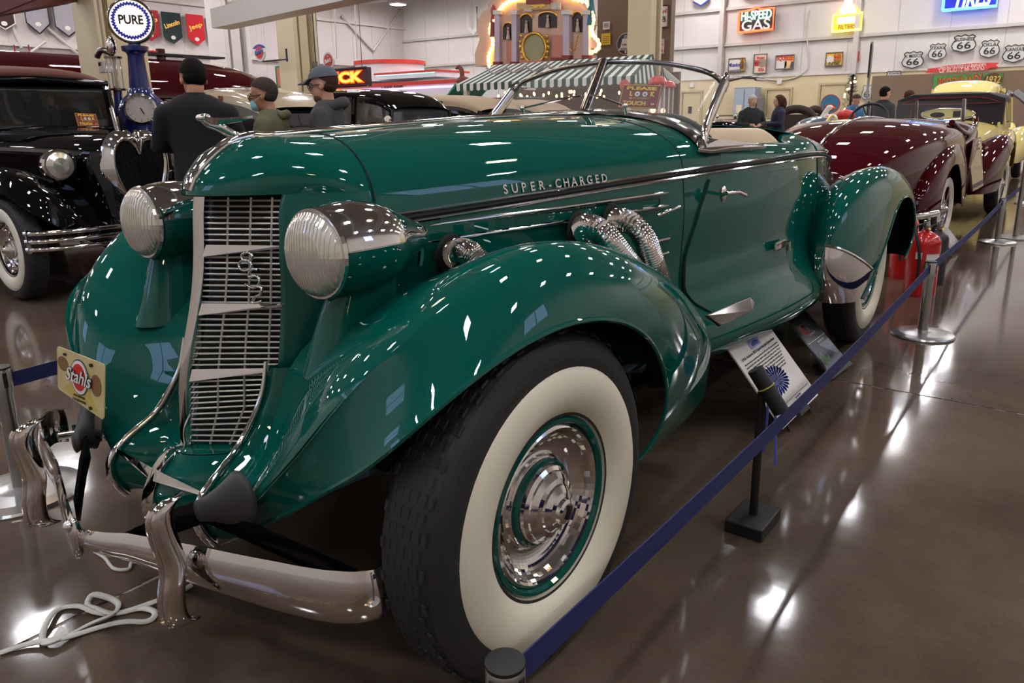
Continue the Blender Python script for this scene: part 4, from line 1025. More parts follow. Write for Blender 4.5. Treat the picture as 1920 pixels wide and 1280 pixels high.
cpx = [(178, 1034), (200, 1050), (232, 1068), (242, 1066), (246, 1055), (262, 1052), (282, 1050)]
o = tube('extension_cord', spl([tuple(at(a, b, 'z', .006)) for a, b in cpx], 40), .005, CORD, None, 8); tag(o, 'second stretch of white cord passing under the bumper near its middle', 'cord')
# ================================================================ neighbouring cars
AX = lambda px, py, Z: dep(px, py, Z)
MAR = mat('maroon_paint', (66, 10, 18), .5, 0, 1., spec=0.); CREAM = mat('cream_paint', (196, 180, 150), .2, 0, 1.); COPPER = mat('copper_paint', (150, 78, 52), .2, 0, 1.)
YEL = mat('yellow_paint', (224, 206, 130), .5, 0, 1., spec=0.); TANTOP = mat('tan_fabric_top', (170, 146, 118), .7); BLKTOP = mat('black_fabric_top', (38, 34, 36), .8)
TAUPE = mat('taupe_paint', (150, 122, 108), .2, 0, 1.); MINT = mat('mint_paint', (96, 160, 132), .3, 0, .5); TEALREFL = mat('teal_reflection', (84, 150, 128), .1, 0, .6)  # the teal is a painted green reflection for the black sedan's glass
# cream and copper coupe behind the visitors
t = thing('coupe', 'cream and copper vintage coupe behind the three visitors', 'car')
secs = [(.45, .25, .9, 1.0, .4), (.2, .42, .96, 1.1, .4), (-.8, .6, 1.0, 1.15, .36), (-1.6, .68, 1.02, 1.18, .35), (-2.8, .7, 1.02, 1.18, .35), (-4.2, .5, .95, 1.02, .4)]
cab = [(-1.05, .58, 1.10, 1.38), (-1.5, .62, 1.10, 1.56), (-2.3, .66, 1.12, 1.62), (-3.2, .62, 1.08, 1.5), (-3.9, .5, 1.02, 1.15)]
gcar(t, COPPER, secs, cab, CREAM, True, .36, 3.2, .68)
for s in (1, -1): headlamp(t, (.25, s*.45, .9), .09)
for i in range(7): tube('grille_bar', spl([(.36, -.30, .62+.05*i), (.50, 0, .62+.05*i), (.36, .30, .62+.05*i)], 10), .012, CHROME, t, 6)
tube('front_bumper', spl([(.35, -.8, .45), (.62, -.4, .45), (.66, 0, .45), (.62, .4, .45), (.35, .8, .45)], 16), .03, CHROME, t, 8)
t.location = (-4.25, -4.45, 0); t.rotation_euler = (0, 0, PI/2); t.scale = (.92, 1, 1)
# black sedan
t = thing('sedan', 'black vintage sedan with rounded roof behind the roadster hood', 'car')
cab = [(-1.0, .60, 1.12, 1.40), (-1.35, .64, 1.12, 1.60), (-2.2, .68, 1.12, 1.66), (-3.2, .66, 1.10, 1.6), (-4.1, .5, 1.04, 1.2)]
gcar(t, BLACKP, secs, cab, BLACKP, True, .36, 3.2, .68, glass=mat('sedan_glass', (60, 64, 66), .05, 0, 1.))
for s in (1, -1):
    headlamp(t, (.25, s*.45, .92), .09)
    MB().lathe([(-.05, .01), (0, .06), (.02, .062), (.025, .0)], (-.95, s*.70, 1.22), 'x', 18).out('spot_lamp', CHROME, t, 50)
MB().slab([(-1.9, -.672, 1.2), (-2.6, -.675, 1.2), (-2.6, -.64, 1.44), (-2.0, -.635, 1.44)], (0, -1, 0), .01).out('side_window_reflection', TEALREFL, t)  # green reflection on the side glass, painted as a teal slab
MB().slab([(-1.9, -.40, 1.18), (-1.9, .1, 1.18), (-1.9, .1, 1.42), (-1.9, -.3, 1.42)], (1, 0, 0), .01)
MB().slab([(-1.045, -.30, 1.17), (-1.045, .44, 1.17), (-1.17, .38, 1.40), (-1.17, -.16, 1.42)], (1, 0, .4), .008).out('windscreen_reflection_pane', TEALREFL, t)  # green reflection in the windscreen, put in as a teal-coloured slab
tube('front_bumper', spl([(.35, -.8, .45), (.62, -.4, .45), (.66, 0, .45), (.62, .4, .45), (.35, .8, .45)], 16), .03, CHROME, t, 8)
t.location = (-6.45, -4.75, 0); t.rotation_euler = (0, 0, PI/2)
# tan topped saloon
t = thing('saloon', 'vintage car with long tan fabric top in front of the striped awning', 'car')
gcar(t, BLACKP, secs, [(-1.0, .60, 1.12, 1.38), (-1.4, .64, 1.12, 1.56), (-2.4, .68, 1.12, 1.62), (-3.6, .64, 1.10, 1.55), (-4.3, .5, 1.04, 1.25)], TANTOP, True, .36, 3.2, .68)
for s in (1, -1): headlamp(t, (.25, s*.45, .92), .09)
t.location = (-8.5, -4.95, 0); t.rotation_euler = (0, 0, PI/2)
t = thing('saloon', 'second tan topped saloon with ridged roof panels farther right', 'car')
gcar(t, mat('grey_green_paint', (86, 92, 84), .2, 0, 1.), secs, [(-1.0, .60, 1.12, 1.36), (-1.4, .64, 1.12, 1.54), (-2.4, .68, 1.12, 1.60), (-3.6, .64, 1.10, 1.52), (-4.3, .5, 1.04, 1.25)], TANTOP, True, .36, 3.2, .68)
for k in range(5): MB().box((-1.7-.42*k, 0, 1.59), (.26, .8, .03)).out('roof_panel', mat('roof_panel_dark', (92, 88, 80), .5), t, False, .01)
t.location = (-10.45, -5.2, 0); t.rotation_euler = (0, 0, PI/2)
# mint pickup with raised lid behind
t = thing('convertible', 'pale green open car with a raised tilted glass screen, left of the awning', 'car')
gcar(t, MINT, secs, None, None, True, .36, 3.2, .68)
MB().slab([(-1.1, -.62, 1.12), (-1.1, .62, 1.12), (-1.9, .70, 1.66), (-1.9, -.70, 1.66)], (1, 0, 1), .02).out('raised_lid', mat('lid_green', (52, 104, 84), .3, 0, .5), t)
for y in (-.62, .62): tube('lid_frame', [(-1.1, y, 1.12), (-1.9, y*1.13, 1.67)], .025, MINT, t)
tube('lid_frame', [(-1.9, -.70, 1.67), (-1.9, .70, 1.67)], .025, MINT, t)
t.location = (-14.6, -13.6, 0); t.rotation_euler = (0, 0, -PI/2); t.scale = (1, 1, 1.25)
# long maroon streamliner behind the columns
t = thing('coach', 'long dark red streamlined coach stretching behind the cream column', 'coach')
xe = at(535, 160, 'y', -9.6).x
xs_ = [xe, xe+.05, xe+.25, xe+.7, xe+1.5, 2.5, 4.2, 4.8]; hh = [.02, .25, .48, .62, .70, .72, .70, .4]
G = []
for x, k in zip(xs_, hh):
    G.append([(x, -10.3-.78*math.cos(a)*(.3+.7*k/.72), 1.60+k*.86*math.sin(a)**.8) for a in np.linspace(0, PI, 22)])
grid('roof', G, MAR, t)
G = [[(x, -10.3+1.0*s_*(.3+.7*k/.72)*.80, z) for s_, z in ((-1, 1.60), (-1, .5), (1, .5), (1, 1.60))] for x, k in zip(xs_, hh)]
grid('side', G, mat('deep_maroon_paint', (52, 8, 14), .5, 0, 1., spec=0.), t, False, 30)
for dz in (0, -.08): tube('chrome_band', [(x, -10.3+.81*(.3+.7*k/.72), 1.59+dz) for x, k in zip(xs_, hh)], .018, CHROME, t, 6)
for x in (3.4, -4.6):
    w_ = wheel('wheel', t, .45, MAR, False, True); w_.location = (x, -9.62, .45)
MB().tube([(at(302, 108, 'y', -10.3).x, -10.3, 2.18), (at(302, 108, 'y', -10.3).x, -10.3, 2.36)], .07, 12).out('roof_lamp', MAR, t, 50)
MB().tube([(at(302, 108, 'y', -10.3).x+.28, -10.3, 2.31), (at(302, 108, 'y', -10.3).x, -10.3, 2.31)], .03, 8).out('roof_horn', REDG, t, 50)
MB().box((at(345, 112, 'y', -10.3).x, -10.3, 2.27), (1.3, .3, .03)).out('roof_rail', BLACKM, t)
for px in (28, 55): tube('aerial', [at(px, 96, 'y', -10.3), at(px-2, 84, 'y', -10.3)], .01, REDG, t, 5)
t['label'] = 'long dark red streamlined coach stretching behind the cream column'

# maroon boat-tailed speedster, tail toward us
t = thing('speedster', 'maroon open car with taupe door, tail toward the green roadster', 'car')
secs2 = [(.5, .2, .95, 1.02, .5), (.1, .36, .98, 1.12, .42), (-.8, .5, .98, 1.13, .36), (-1.45, .62, .98, 1.14, .34), (-2.3, .68, .92, .98, .33), (-2.5, .70, .94, 1.12, .33), (-2.9, .72, .96, 1.18, .33), (-3.6, .70, .92, 1.17, .34), (-4.15, .62, .86, 1.08, .36), (-4.5, .50, .78, .94, .40), (-4.68, .34, .7, .76, .48)]
S_ = np.array(secs2)
gcar(t, MAR, secs2, None, None, True, .37, 3.15, .62, fs=(1, .9, 1))
MB().ell((-1.95, 0, 1.05), (.42, .50, .12)).out('cockpit', BLACKM, t, True)
MB().slab([(-1.25, .76, .42), (-2.20, .77, .42), (-2.45, .765, .70), (-2.25, .75, .96), (-1.6, .72, .99), (-1.25, .70, .95)], (0, -1, 0), .06).out('door', TAUPE, t, False, .004)
MB().slab([(-1.35, -.70, .45), (-2.10, -.73, .45), (-2.35, -.725, .70), (-2.15, -.70, .97), (-1.6, -.66, .97), (-1.35, -.63, .92)], (0, -1, 0), .02).out('door', TAUPE, t, False, .004)
for s in (1, -1):
    tube('door_handle', [(-1.45, s*.72, .86), (-1.62, s*.735, .86)], .012, CHROME, t)
    tube('door_rim', spl([(-2.6, s*.58, 1.13), (-2.3, s*.62, 1.04), (-1.9, s*.62, 1.03), (-1.55, s*.60, 1.10), (-1.4, s*.57, 1.16)], 14), .03, MAR, t, 8)
    tube('windscreen_post', [(-1.52, s*.48, 1.13), (-1.56, s*.47, 1.36)], .02, CHROME, t)
    grid('windscreen_glass', [[(-1.52, s*.48, 1.15), (-1.42, 0, 1.17)], [(-1.56, s*.47, 1.34), (-1.48, 0, 1.35)]], GLASS, t)
tube('centre_post', [(-1.42, 0, 1.15), (-1.48, 0, 1.36)], .014, CHROME, t)
tube('deck_line', spl([(-2.55, 0, 1.165), (-3.0, 0, 1.19), (-3.6, 0, 1.178), (-4.15, 0, 1.09), (-4.5, 0, .95), (-4.66, 0, .8)], 24), .010, CHROME, t, 8)
R3 = Matrix.Rotation(math.radians(-60), 3, 'Y'); cc = Vector((-2.15, .30, 1.16))
sw = bpy.data.objects.new('steering_wheel', None); COL.objects.link(sw); sw.parent = t
tube('wheel_rim', [cc+R3 @ Vector((.19*math.cos(a), .19*math.sin(a), 0)) for a in np.linspace(0, 2*PI, 30)], .014, BLACKM, sw, 8)
for a in (.5, 2.6, 4.71): tube('spoke', [cc, cc+R3 @ Vector((.19*math.cos(a), .19*math.sin(a), 0))], .01, BLACKM, sw, 6)
tube('rear_bumper', spl([(-3.9, -.8, .42), (-4.6, -.55, .42), (-4.8, 0, .42), (-4.6, .55, .42), (-3.9, .8, .42)], 20), .03, CHROME, t, 8)
for k in range(4): tube('rear_bumper_bar', spl([(-4.3, .74, .36+.035*k), (-4.6, .56, .36+.035*k), (-4.76, .3, .36+.035*k)], 8), .012, CHROME, t, 6)
MB().box((-4.70, .0, .62), (.015, .32, .16)).out('rear_plate', DARK, t)
t.location = (-9.75, .10, 0); t.rotation_euler = (0, 0, PI-.055)
# yellow cabriolet with black hood and oval window
t = thing('cabriolet', 'pale yellow vintage car with black fabric top and oval rear window', 'car')
secs3 = [(.5, .2, .95, 1.02, .5), (.1, .36, 1.0, 1.12, .42), (-.8, .5, 1.0, 1.14, .36), (-1.6, .66, 1.02, 1.16, .34), (-3.2, .70, 1.0, 1.14, .33), (-3.8, .66, .95, 1.10, .34), (-4.3, .5, .8, .92, .38)]
gcar(t, YEL, secs3, [(-1.5, .64, 1.10, 1.42), (-1.8, .68, 1.10, 1.52), (-3.0, .74, 1.08, 1.54), (-3.62, .72, 1.06, 1.46), (-3.75, .70, 1.04, 1.20)], BLKTOP, True, .37, 3.15, .70)
MB().slab([(-3.60, y, z) for y, z in ((-.72, 1.04), (.72, 1.04), (.72, 1.42), (.5, 1.50), (-.5, 1.50), (-.72, 1.42))], (-1, 0, 0), .17).out('rear_curtain', BLKTOP, t, False, .01)
tube('window_ring', [(-3.785, .36*math.cos(a), 1.20+.085*math.sin(a)) for a in np.linspace(0, 2*PI, 32)], .016, CHROME, t, 8)
MB().slab([(-3.778, .35*math.cos(a), 1.20+.08*math.sin(a)) for a in np.linspace(0, 2*PI, 32, endpoint=False)], (-1, 0, 0), .004).out('oval_window', mat('window_yellow_view', (206, 196, 130), .15, 0, .6), t)
MB().box((-3.786, -.12, 1.20), (.004, .10, .09)).out('window_dark_shape', DARK, t); MB().ell((-3.786, .14, 1.19), (.004, .10, .04)).out('window_dark_shape', DARK, t, True)  # dark box and dark oval laid on the window face
RP = mat('red_piping', (130, 24, 40), .5)
tube('piping', spl([(-3.785, -.66, 1.36), (-3.785, -.5, 1.42), (-3.785, 0, 1.44), (-3.785, .5, 1.42), (-3.785, .66, 1.36)], 16), .006, RP, t, 5)
tube('piping', [(-3.785, -.66, 1.36), (-3.785, 0, 1.345), (-3.785, .66, 1.36)], .006, RP, t, 5); tube('piping', [(-3.785, .5, 1.34), (-3.785, .52, 1.06)], .006, RP, t, 5)
for y in (-.6, -.36, -.1, .16, .42, .62): MB().ell((-3.79, y, 1.065), (.008, .014, .014), 8, 6).out('snap_button', CHROME, t, True)
t.location = (-16.0, -.22, 0); t.rotation_euler = (0, 0, PI)
# far yellow sedan roof
t = thing('sedan', 'far yellow sedan with tall rounded roof below the green banner', 'car')
gcar(t, YEL, secs, [(-1.0, .62, 1.14, 1.55), (-1.4, .66, 1.14, 1.86), (-2.4, .70, 1.14, 1.93), (-3.4, .66, 1.12, 1.86), (-4.0, .5, 1.04, 1.4)], YEL, True, .36, 3.2, .68)
t.location = (-22.2, -.9, 0); t.rotation_euler = (0, 0, PI)
# low racer in cream, blue and yellow plus the dark open car by the door
t = thing('racing_car', 'cream and blue bodied racing car with a yellow stripe beyond the seats', 'car')
rc_ = [(1.6, .08, .5, .56, .4), (1.2, .3, .7, .86, .3), (.3, .45, .8, 1.0, .28), (-.9, .5, .85, 1.12, .28), (-2.0, .45, .8, 1.05, .28), (-3.0, .2, .7, .8, .4)]
gcar(t, mat('racer_cream', (206, 196, 168), .25, 0, .8), rc_, None, None, False, .34, 2.2, .72)
MB().ell((-.9, 0, .92), (.62, .47, .27)).out('cowl', mat('racer_blue', (70, 92, 110), .25, 0, .8), t, True)
for y in (.2,): tube('stripe', spl([(-.3, y, 1.06), (-.6, y, 1.15), (-.9, y, 1.18), (-1.3, y, 1.12)], 14), .04, mat('racer_yellow', (226, 200, 40), .3, 0, .6), t, 8, True, .6)
p_ = AX(1520, 232, 12.9); t.location = (p_.x, p_.y, 0); t.rotation_euler = (0, 0, .12)
t = thing('open_car', 'dark open car with chrome windscreen fittings seen past the seats', 'car')
gcar(t, BLACKP, secs, None, None, True, .36, 3.2, .68)
tube('windscreen_bar', [(-1.1, -.6, 1.22), (-1.1, .6, 1.22)], .02, CHROME, t)
for y in (-.5, 0, .5): MB().ell((-1.0, y, 1.2), (.05, .05, .05), 10, 8).out('cowl_lamp', CHROME, t, True)
p_ = AX(1350, 232, 19); t.location = (p_.x, p_.y, 0); t.rotation_euler = (0, 0, 0)

# ================================================================ visitors
SKIN = mat('skin', (196, 146, 120), .5); SKIN2 = mat('skin_tan', (176, 124, 96), .5); HAIRD = mat('dark_hair', (20, 15, 13), .8, noise=(60, .3), bump=(120, .6), spec=.15); HAIRG = mat('grey_brown_hair', (66, 58, 53), .8, noise=(60, .3), bump=(120, .6), spec=.15); HAIRB = mat('brown_hair', (70, 48, 36), .8, noise=(60, .3), bump=(120, .6), spec=.15)
def remesh(o, v, sm=3):
    md = o.modifiers.new('fuse', 'REMESH'); md.mode = 'VOXEL'; md.voxel_size = v; md.use_smooth_shade = True
    s_ = o.modifiers.new('soft', 'SMOOTH'); s_.factor = .5; s_.iterations = sm; return o
def person(label, loc, yaw, H, coat, legs, skin=SKIN, hair=HAIRD, turn=0., nod=0., lean=0., arms='down', hairlen=0, vox=.012, beard=None, shoes=BLACKM, wide=1., collar=None):
    t = thing('person', label, 'person')
    k = H/1.75
    V3 = lambda x, y, z: Vector((x*k, y*k, z*k))
    hip = V3(0, 0, .93); ch = V3(.02+lean*.5, 0, 1.28); nk = V3(.0+lean, 0, 1.47); hd = V3(.02+lean*1.25+.05*nod, 0, 1.60-.03*nod)
    # legs with shoes
    mb = MB()
    for s in (1, -1):
        mb.tube([V3(0, s*.09, .95), V3(.01, s*.10, .72), V3(.02, s*.105, .50), V3(0, s*.105, .28), V3(-.01, s*.105, .08)], [.098*k, .088*k, .066*k, .06*k, .055*k], 12)
    mb.ell(hip, (.13*k, .175*k, .12*k))
    remesh(mb.out('trousers', legs, t, True), .016)
    for s in (1, -1): remesh(MB().ell(V3(.05, s*.105, .045), (.14*k, .05*k, .045*k)).ell(V3(-.04, s*.105, .06), (.06*k, .045*k, .06*k)).out('shoe', shoes, t, True), .012)
    # jacket: torso and sleeves
    mb = MB(); R = []
    for z, x, a, b in ((.86, 0, .135, .185), (.95, 0, .135, .185), (1.08, .005, .125, .175), (1.2, .015, .135, .195), (1.32, .01, .135, .215), (1.40, 0, .12, .215), (1.45, -.005, .095, .16), (1.49, -.005, .07, .09)):
        c = V3(x+lean*max(0, (z-.93)/.54), 0, z); R.append([c+Vector((a*k*math.cos(q), b*k*wide*math.sin(q), 0)) for q in np.linspace(0, 2*PI, 22, endpoint=False)])
    VV = [v for r in R for v in r]; FF = []
    for i in range(len(R)-1):
        for j in range(22): FF.append((i*22+j, i*22+(j+1) % 22, (i+1)*22+(j+1) % 22, (i+1)*22+j))
    FF += [tuple(range(22)), tuple((len(R)-1)*22+j for j in range(22))]; mb.add(VV, FF)
    hands = []
    for s in (1, -1):
        sh = V3(lean, s*.19*wide, 1.365)
        if arms == 'down': el = V3(-.03+lean*.4, s*.27*wide, 1.12); wr = V3(.06+lean*.3, s*.25*wide, .88)
        elif arms == 'front': el = V3(.05+lean, s*.27*wide, 1.14); wr = V3(.27+lean, s*.10, 1.12)
        else: el = V3(.0, s*.26*wide, 1.13); wr = V3(.22, s*.16, 1.02)
        mb.tube([sh, sh.lerp(el, .5), el, el.lerp(wr, .5), wr], [.078*k, .066*k, .056*k, .050*k, .044*k], 12)
        mb.ell(sh, (.072*k, .072*k, .066*k)); hands.append((wr, (wr-el).normalized(), s))
    if collar: pass
    remesh(mb.out('jacket', coat, t, True), .016, 2)
    # head, neck and hands
    Rh = Matrix.Rotation(turn, 3, 'Z') @ Matrix.Rotation(nod, 3, 'Y')
    hp = lambda x, y, z: hd+Rh @ Vector((x*k*1.09, y*k*1.09, z*k*1.09))
    mb = MB().ell(hp(-.012, 0, .035), (.106*k, .085*k, .100*k), 18, 12, Rh).ell(hp(.022, 0, -.035), (.074*k, .065*k, .085*k), 16, 10, Rh).ell(hp(.052, 0, -.085), (.03*k, .032*k, .025*k), 12, 8, Rh)
    mb.tube([hp(.082, 0, .02), hp(.095, 0, -.005), hp(.108, 0, -.022)], [.010*k, .013*k, .014*k], 8).ell(hp(.092, 0, -.026), (.014*k, .018*k, .009*k), 10, 6, Rh)
    mb.ell(hp(.078, 0, .030), (.02*k, .052*k, .010*k), 12, 6, Rh).ell(hp(.083, 0, -.052), (.012*k, .024*k, .006*k), 10, 6, Rh).ell(hp(.080, 0, -.062), (.012*k, .020*k, .006*k), 10, 6, Rh)
    for s in (1, -1): mb.ell(hp(.0, s*.077, -.008), (.018*k, .009*k, .031*k), 10, 8, Rh)
    mb.tube([nk-V3(.005, 0, .05), nk, hp(-.012, 0, -.05)], [.062*k, .055*k, .055*k], 14)
    o = remesh(mb.out('head', skin, t, True), .0075, 2)
    for s in (1, -1):
        MB().ell(hp(.082, s*.030, .008), (.010*k, .014*k, .008*k), 10, 8, Rh).out('eye', WHITEP, t, True); MB().ell(hp(.0905, s*.030, .008), (.003*k, .006*k, .006*k), 8, 6, Rh).out('iris', INK, t, True)
        MB().ell(hp(.088, s*.031, .030), (.006*k, .018*k, .004*k), 8, 6, Rh).out('eyebrow', hair, t, True)
    for wr, d, s in hands:
        n = Vector((0, 0, 1)) if abs(d.z) < .7 else Vector((1, 0, 0)); sd = d.cross(n).normalized(); pn = sd.cross(d)
        hb = MB().tube([wr-d*.02, wr+d*.03*k, wr+d*.085*k], [.026*k, .034*k, .036*k], 10, True, 1.)
        for f, (off, L) in enumerate(((-.027, .062), (-.009, .074), (.009, .070), (.027, .055))):
            a = wr+d*.08*k+sd*off*k; hb.tube([a, a+d*L*.5*k-pn*.008*k, a+d*L*.85*k-pn*.025*k], [.0095*k, .009*k, .007*k], 8)
        a = wr+d*.02*k-sd*s*.03*k; hb.tube([a, a+d*.03*k-sd*s*.022*k, a+d*.06*k-sd*s*.026*k], [.012*k, .011*k, .008*k], 8)
        remesh(hb.out('hand', skin, t, True), .006, 1)
    # hair
    if hair:
        mb = MB(); Vh = []; Fh = []
        n_, m_ = 28, 14
        for i in range(m_+1):
            for j in range(n_):
                a = PI*(.0+.86*i/m_) if not hairlen else PI*(.0+.80*i/m_); b = 2*PI*j/n_
                fr = max(0, math.cos(b)); lim = .36+.25*(1-math.cos(b))-.05*abs(math.sin(b))**3 if not hairlen else 1-.6*fr**.8
                a2 = a*lim
                v = Vector((.102*math.sin(a2)*math.cos(b)-.013, .0815*math.sin(a2)*math.sin(b), .097*math.cos(a2)+.036))
                Vh.append(hp(*v)); 
        for i in range(m_):
            for j in range(n_): l = (j+1) % n_; Fh.append((i*n_+j, i*n_+l, (i+1)*n_+l, (i+1)*n_+j))
        mb.add(Vh, Fh); o = mb.out('hair', hair, t, True); solid(o, .006*k, 0)
        if not hairlen: MB().ell(hp(-.040, 0, -.004), (.066*k, .0815*k, .060*k), 18, 12, Rh).out('nape_hair', hair, t, True)
        if hairlen:
            h2 = MB().tube(spl([hp(-.06, 0, .06), hp(-.085, 0, -.04), hp(-.08, 0, -.14)], 10), [.07*k, .078*k, .08*k, .082*k, .084*k, .084*k, .08*k, .07*k, .055*k, .03*k], 14)
            for s in (1, -1): h2.tube(spl([hp(.02, s*.07, .06), hp(.0, s*.088, -.02), hp(.0, s*.08, -.12)], 8), [.03*k, .034*k, .034*k, .034*k, .032*k, .028*k, .022*k, .012*k], 10)
            remesh(h2.out('long_hair', hair, t, True), .012, 3)
    if beard:
        bb = MB().ell(hp(.040, 0, -.078), (.052*k, .058*k, .048*k), 14, 10, Rh)
        remesh(bb.out('beard', beard, t, True), .009, 2)
    t.location = loc; t.rotation_euler = (0, 0, yaw)
    return t, hp, k, Rh
def tube_on(P, r, m, t, nm, n=6): return MB().tube(P, r, n).out(nm, m, t, 50)
def rot_parent(t):
    """parts built after the root moved: build in local space"""
    for ch in t.children: ch.matrix_parent_inverse = Matrix()
LW = math.radians
HK = 1.75/1.60
BLKW = mat('black_wool', (14, 14, 17), .85); OLIVE = mat('olive_cloth', (92, 92, 68), .85, noise=(20, .1)); GREYH = mat('charcoal_knit', (62, 62, 64), .9, noise=(40, .15)); NAVY = mat('navy_cloth', (30, 36, 62), .85); JEANS = mat('dark_denim', (40, 44, 58), .8)
p_ = AX(362, 150, 4.9)
t, hp, k, Rh = person('person in a long black coat seen from behind with head bowed, beside the blue pump', (0, 0, 0), 0, p_.z*HK*1.01, BLKW, BLKW, SKIN2, HAIRD, turn=.35, nod=.45, wide=1.04, arms='front')
MB().lathe([(1.36*k, .10*k), (1.44*k, .082*k), (1.49*k, .074*k), (1.50*k, .066*k)], (0, 0, 0), 'z', 20).out('collar', BLKW, t, True)
t.location = (p_.x, p_.y, 0); t.rotation_euler = (0, 0, LW(236))
p_ = AX(518, 182, 5.4)
t, hp, k, Rh = person('person in an olive jacket with glasses and a pale blue face mask', (0, 0, 0), 0, p_.z*HK*1.01, OLIVE, JEANS, SKIN2, HAIRG, turn=.12, nod=.18, wide=1.08, arms='front', lean=.06)
MB().ell(hp(.070, 0, -.055), (.048*k, .052*k, .050*k), 16, 12, Rh).out('face_mask', mat('mask_blue', (140, 196, 214), .7), t, True)
for s in (1, -1):
    tube_on([hp(.10+.002*math.cos(a), s*.034+.024*k*math.cos(a), .006+.018*math.sin(a)) for a in np.linspace(0, 2*PI, 14)], .003, BLACKM, t, 'glasses_rim')
    tube_on([hp(.095, s*.058, .01), hp(.0, s*.084, .008)], .003, BLACKM, t, 'glasses_arm'); tube_on([hp(.075, s*.055, -.03), hp(.0, s*.084, .0)], .0015, WHITEP, t, 'mask_loop')
remesh(MB().tube(spl([hp(-.08, .10, -.17), hp(-.13, 0, -.16), hp(-.08, -.10, -.17), hp(.0, -.10, -.20)], 16), .035, 10).out('folded_hood', OLIVE, t, True), .012)
MB().slab([hp(.055, -.035, -.14), hp(.055, .035, -.14), hp(.10, .02, -.30), hp(.10, -.02, -.30)], (1, 0, 0), .03).out('red_shirt', mat('brick_red_cloth', (150, 62, 50), .8), t, True)
t.location = (p_.x, p_.y, 0); t.rotation_euler = (0, 0, LW(308))
p_ = AX(612, 160, 5.5)
t, hp, k, Rh = person('bearded person in a slate cap and charcoal hooded sweatshirt', (0, 0, 0), 0, p_.z*HK, GREYH, JEANS, SKIN, HAIRB, turn=.05, nod=.12, wide=1.15, arms='down', beard=mat('brown_beard', (92, 60, 42), .8))
CAPM = mat('slate_cap', (84, 94, 102), .8)
Vh = []; Fh = []; n_, m_ = 24, 8
for i in range(m_+1):
    for j in range(n_):
        a = PI*.46*i/m_; b = 2*PI*j/n_; Vh.append(hp(.112*math.sin(a)*math.cos(b)-.012, .092*math.sin(a)*math.sin(b), .098*math.cos(a)+.045))
for i in range(m_):
    for j in range(n_): l = (j+1) % n_; Fh.append((i*n_+j, i*n_+l, (i+1)*n_+l, (i+1)*n_+j))
cap_ = MB().add(Vh, Fh).out('cap', CAPM, t, True); solid(cap_, .006)
Vb = [hp(.085+.0, y, .052-.3*y*y) for y in np.linspace(-.075, .075, 9)]+[hp(.085+.10*math.cos(y/.075*1.2), y*.9, .030-1.2*y*y) for y in np.linspace(.075, -.075, 9)]
solid(MB().add(Vb, [tuple(range(18))]).out('cap_brim', CAPM, cap_, False), .006)
for s in (1, -1):
    tube_on([hp(.10, s*.034+.024*k*math.cos(a), .006+.015*math.sin(a)) for a in np.linspace(0, 2*PI, 14)], .0028, BLACKM, t, 'glasses_rim'); tube_on([hp(.095, s*.058, .01), hp(.0, s*.084, .008)], .003, BLACKM, t, 'glasses_arm')
remesh(MB().tube(spl([hp(.04, .11, -.20), hp(-.08, .11, -.15), hp(-.13, 0, -.13), hp(-.08, -.11, -.15), hp(.04, -.11, -.20)], 20), .04, 10).out('folded_hood', GREYH, t, True), .012)
t.location = (p_.x, p_.y, 0); t.rotation_euler = (0, 0, LW(304))
for lb, px, py, Z, yaw, Hh, coat, leg, sk, hr, kw in (
    ('person with white beard and dark cardigan beyond the cream seats', 1410, 190, 14.6, 40, 1.62, mat('dark_green_knit', (38, 42, 40), .9), BLACKM, SKIN, mat('white_hair', (180, 176, 170), .8), dict(nod=.3, beard=mat('white_beard', (180, 176, 170), .8), arms='front')),
    ('person with shoulder length brown hair and a navy jacket, facing left', 1462, 190, 15, 305, 1.62, NAVY, mat('tan_trousers', (160, 140, 120), .8), SKIN, HAIRB, dict(hairlen=1, arms='front')),
    ('person in a blue shirt leaning over beside the small decorated tree', 1602, 190, 16.5, 60, 1.66, mat('blue_shirt', (40, 96, 140), .8), JEANS, SKIN, HAIRG, dict(nod=.5, arms='front')),
    ('dark haired person in a black jacket facing right in front of the brown partition', 1658, 172, 14.5, 150, 1.74, BLKW, JEANS, SKIN, HAIRD, dict(nod=.15)),
    ('person in a dark jacket looking down, right of the other dark haired person', 1702, 178, 15.5, 140, 1.70, mat('dark_grey_cloth', (46, 46, 50), .85), JEANS, SKIN, HAIRB, dict(nod=.4, arms='front'))):
    p_ = AX(px, py, Z)
    t, hp, k, Rh = person(lb, (0, 0, 0), 0, Hh, coat, leg, sk, hr, **kw)
    t.location = (p_.x, p_.y, 0); t.rotation_euler = (0, 0, LW(yaw))
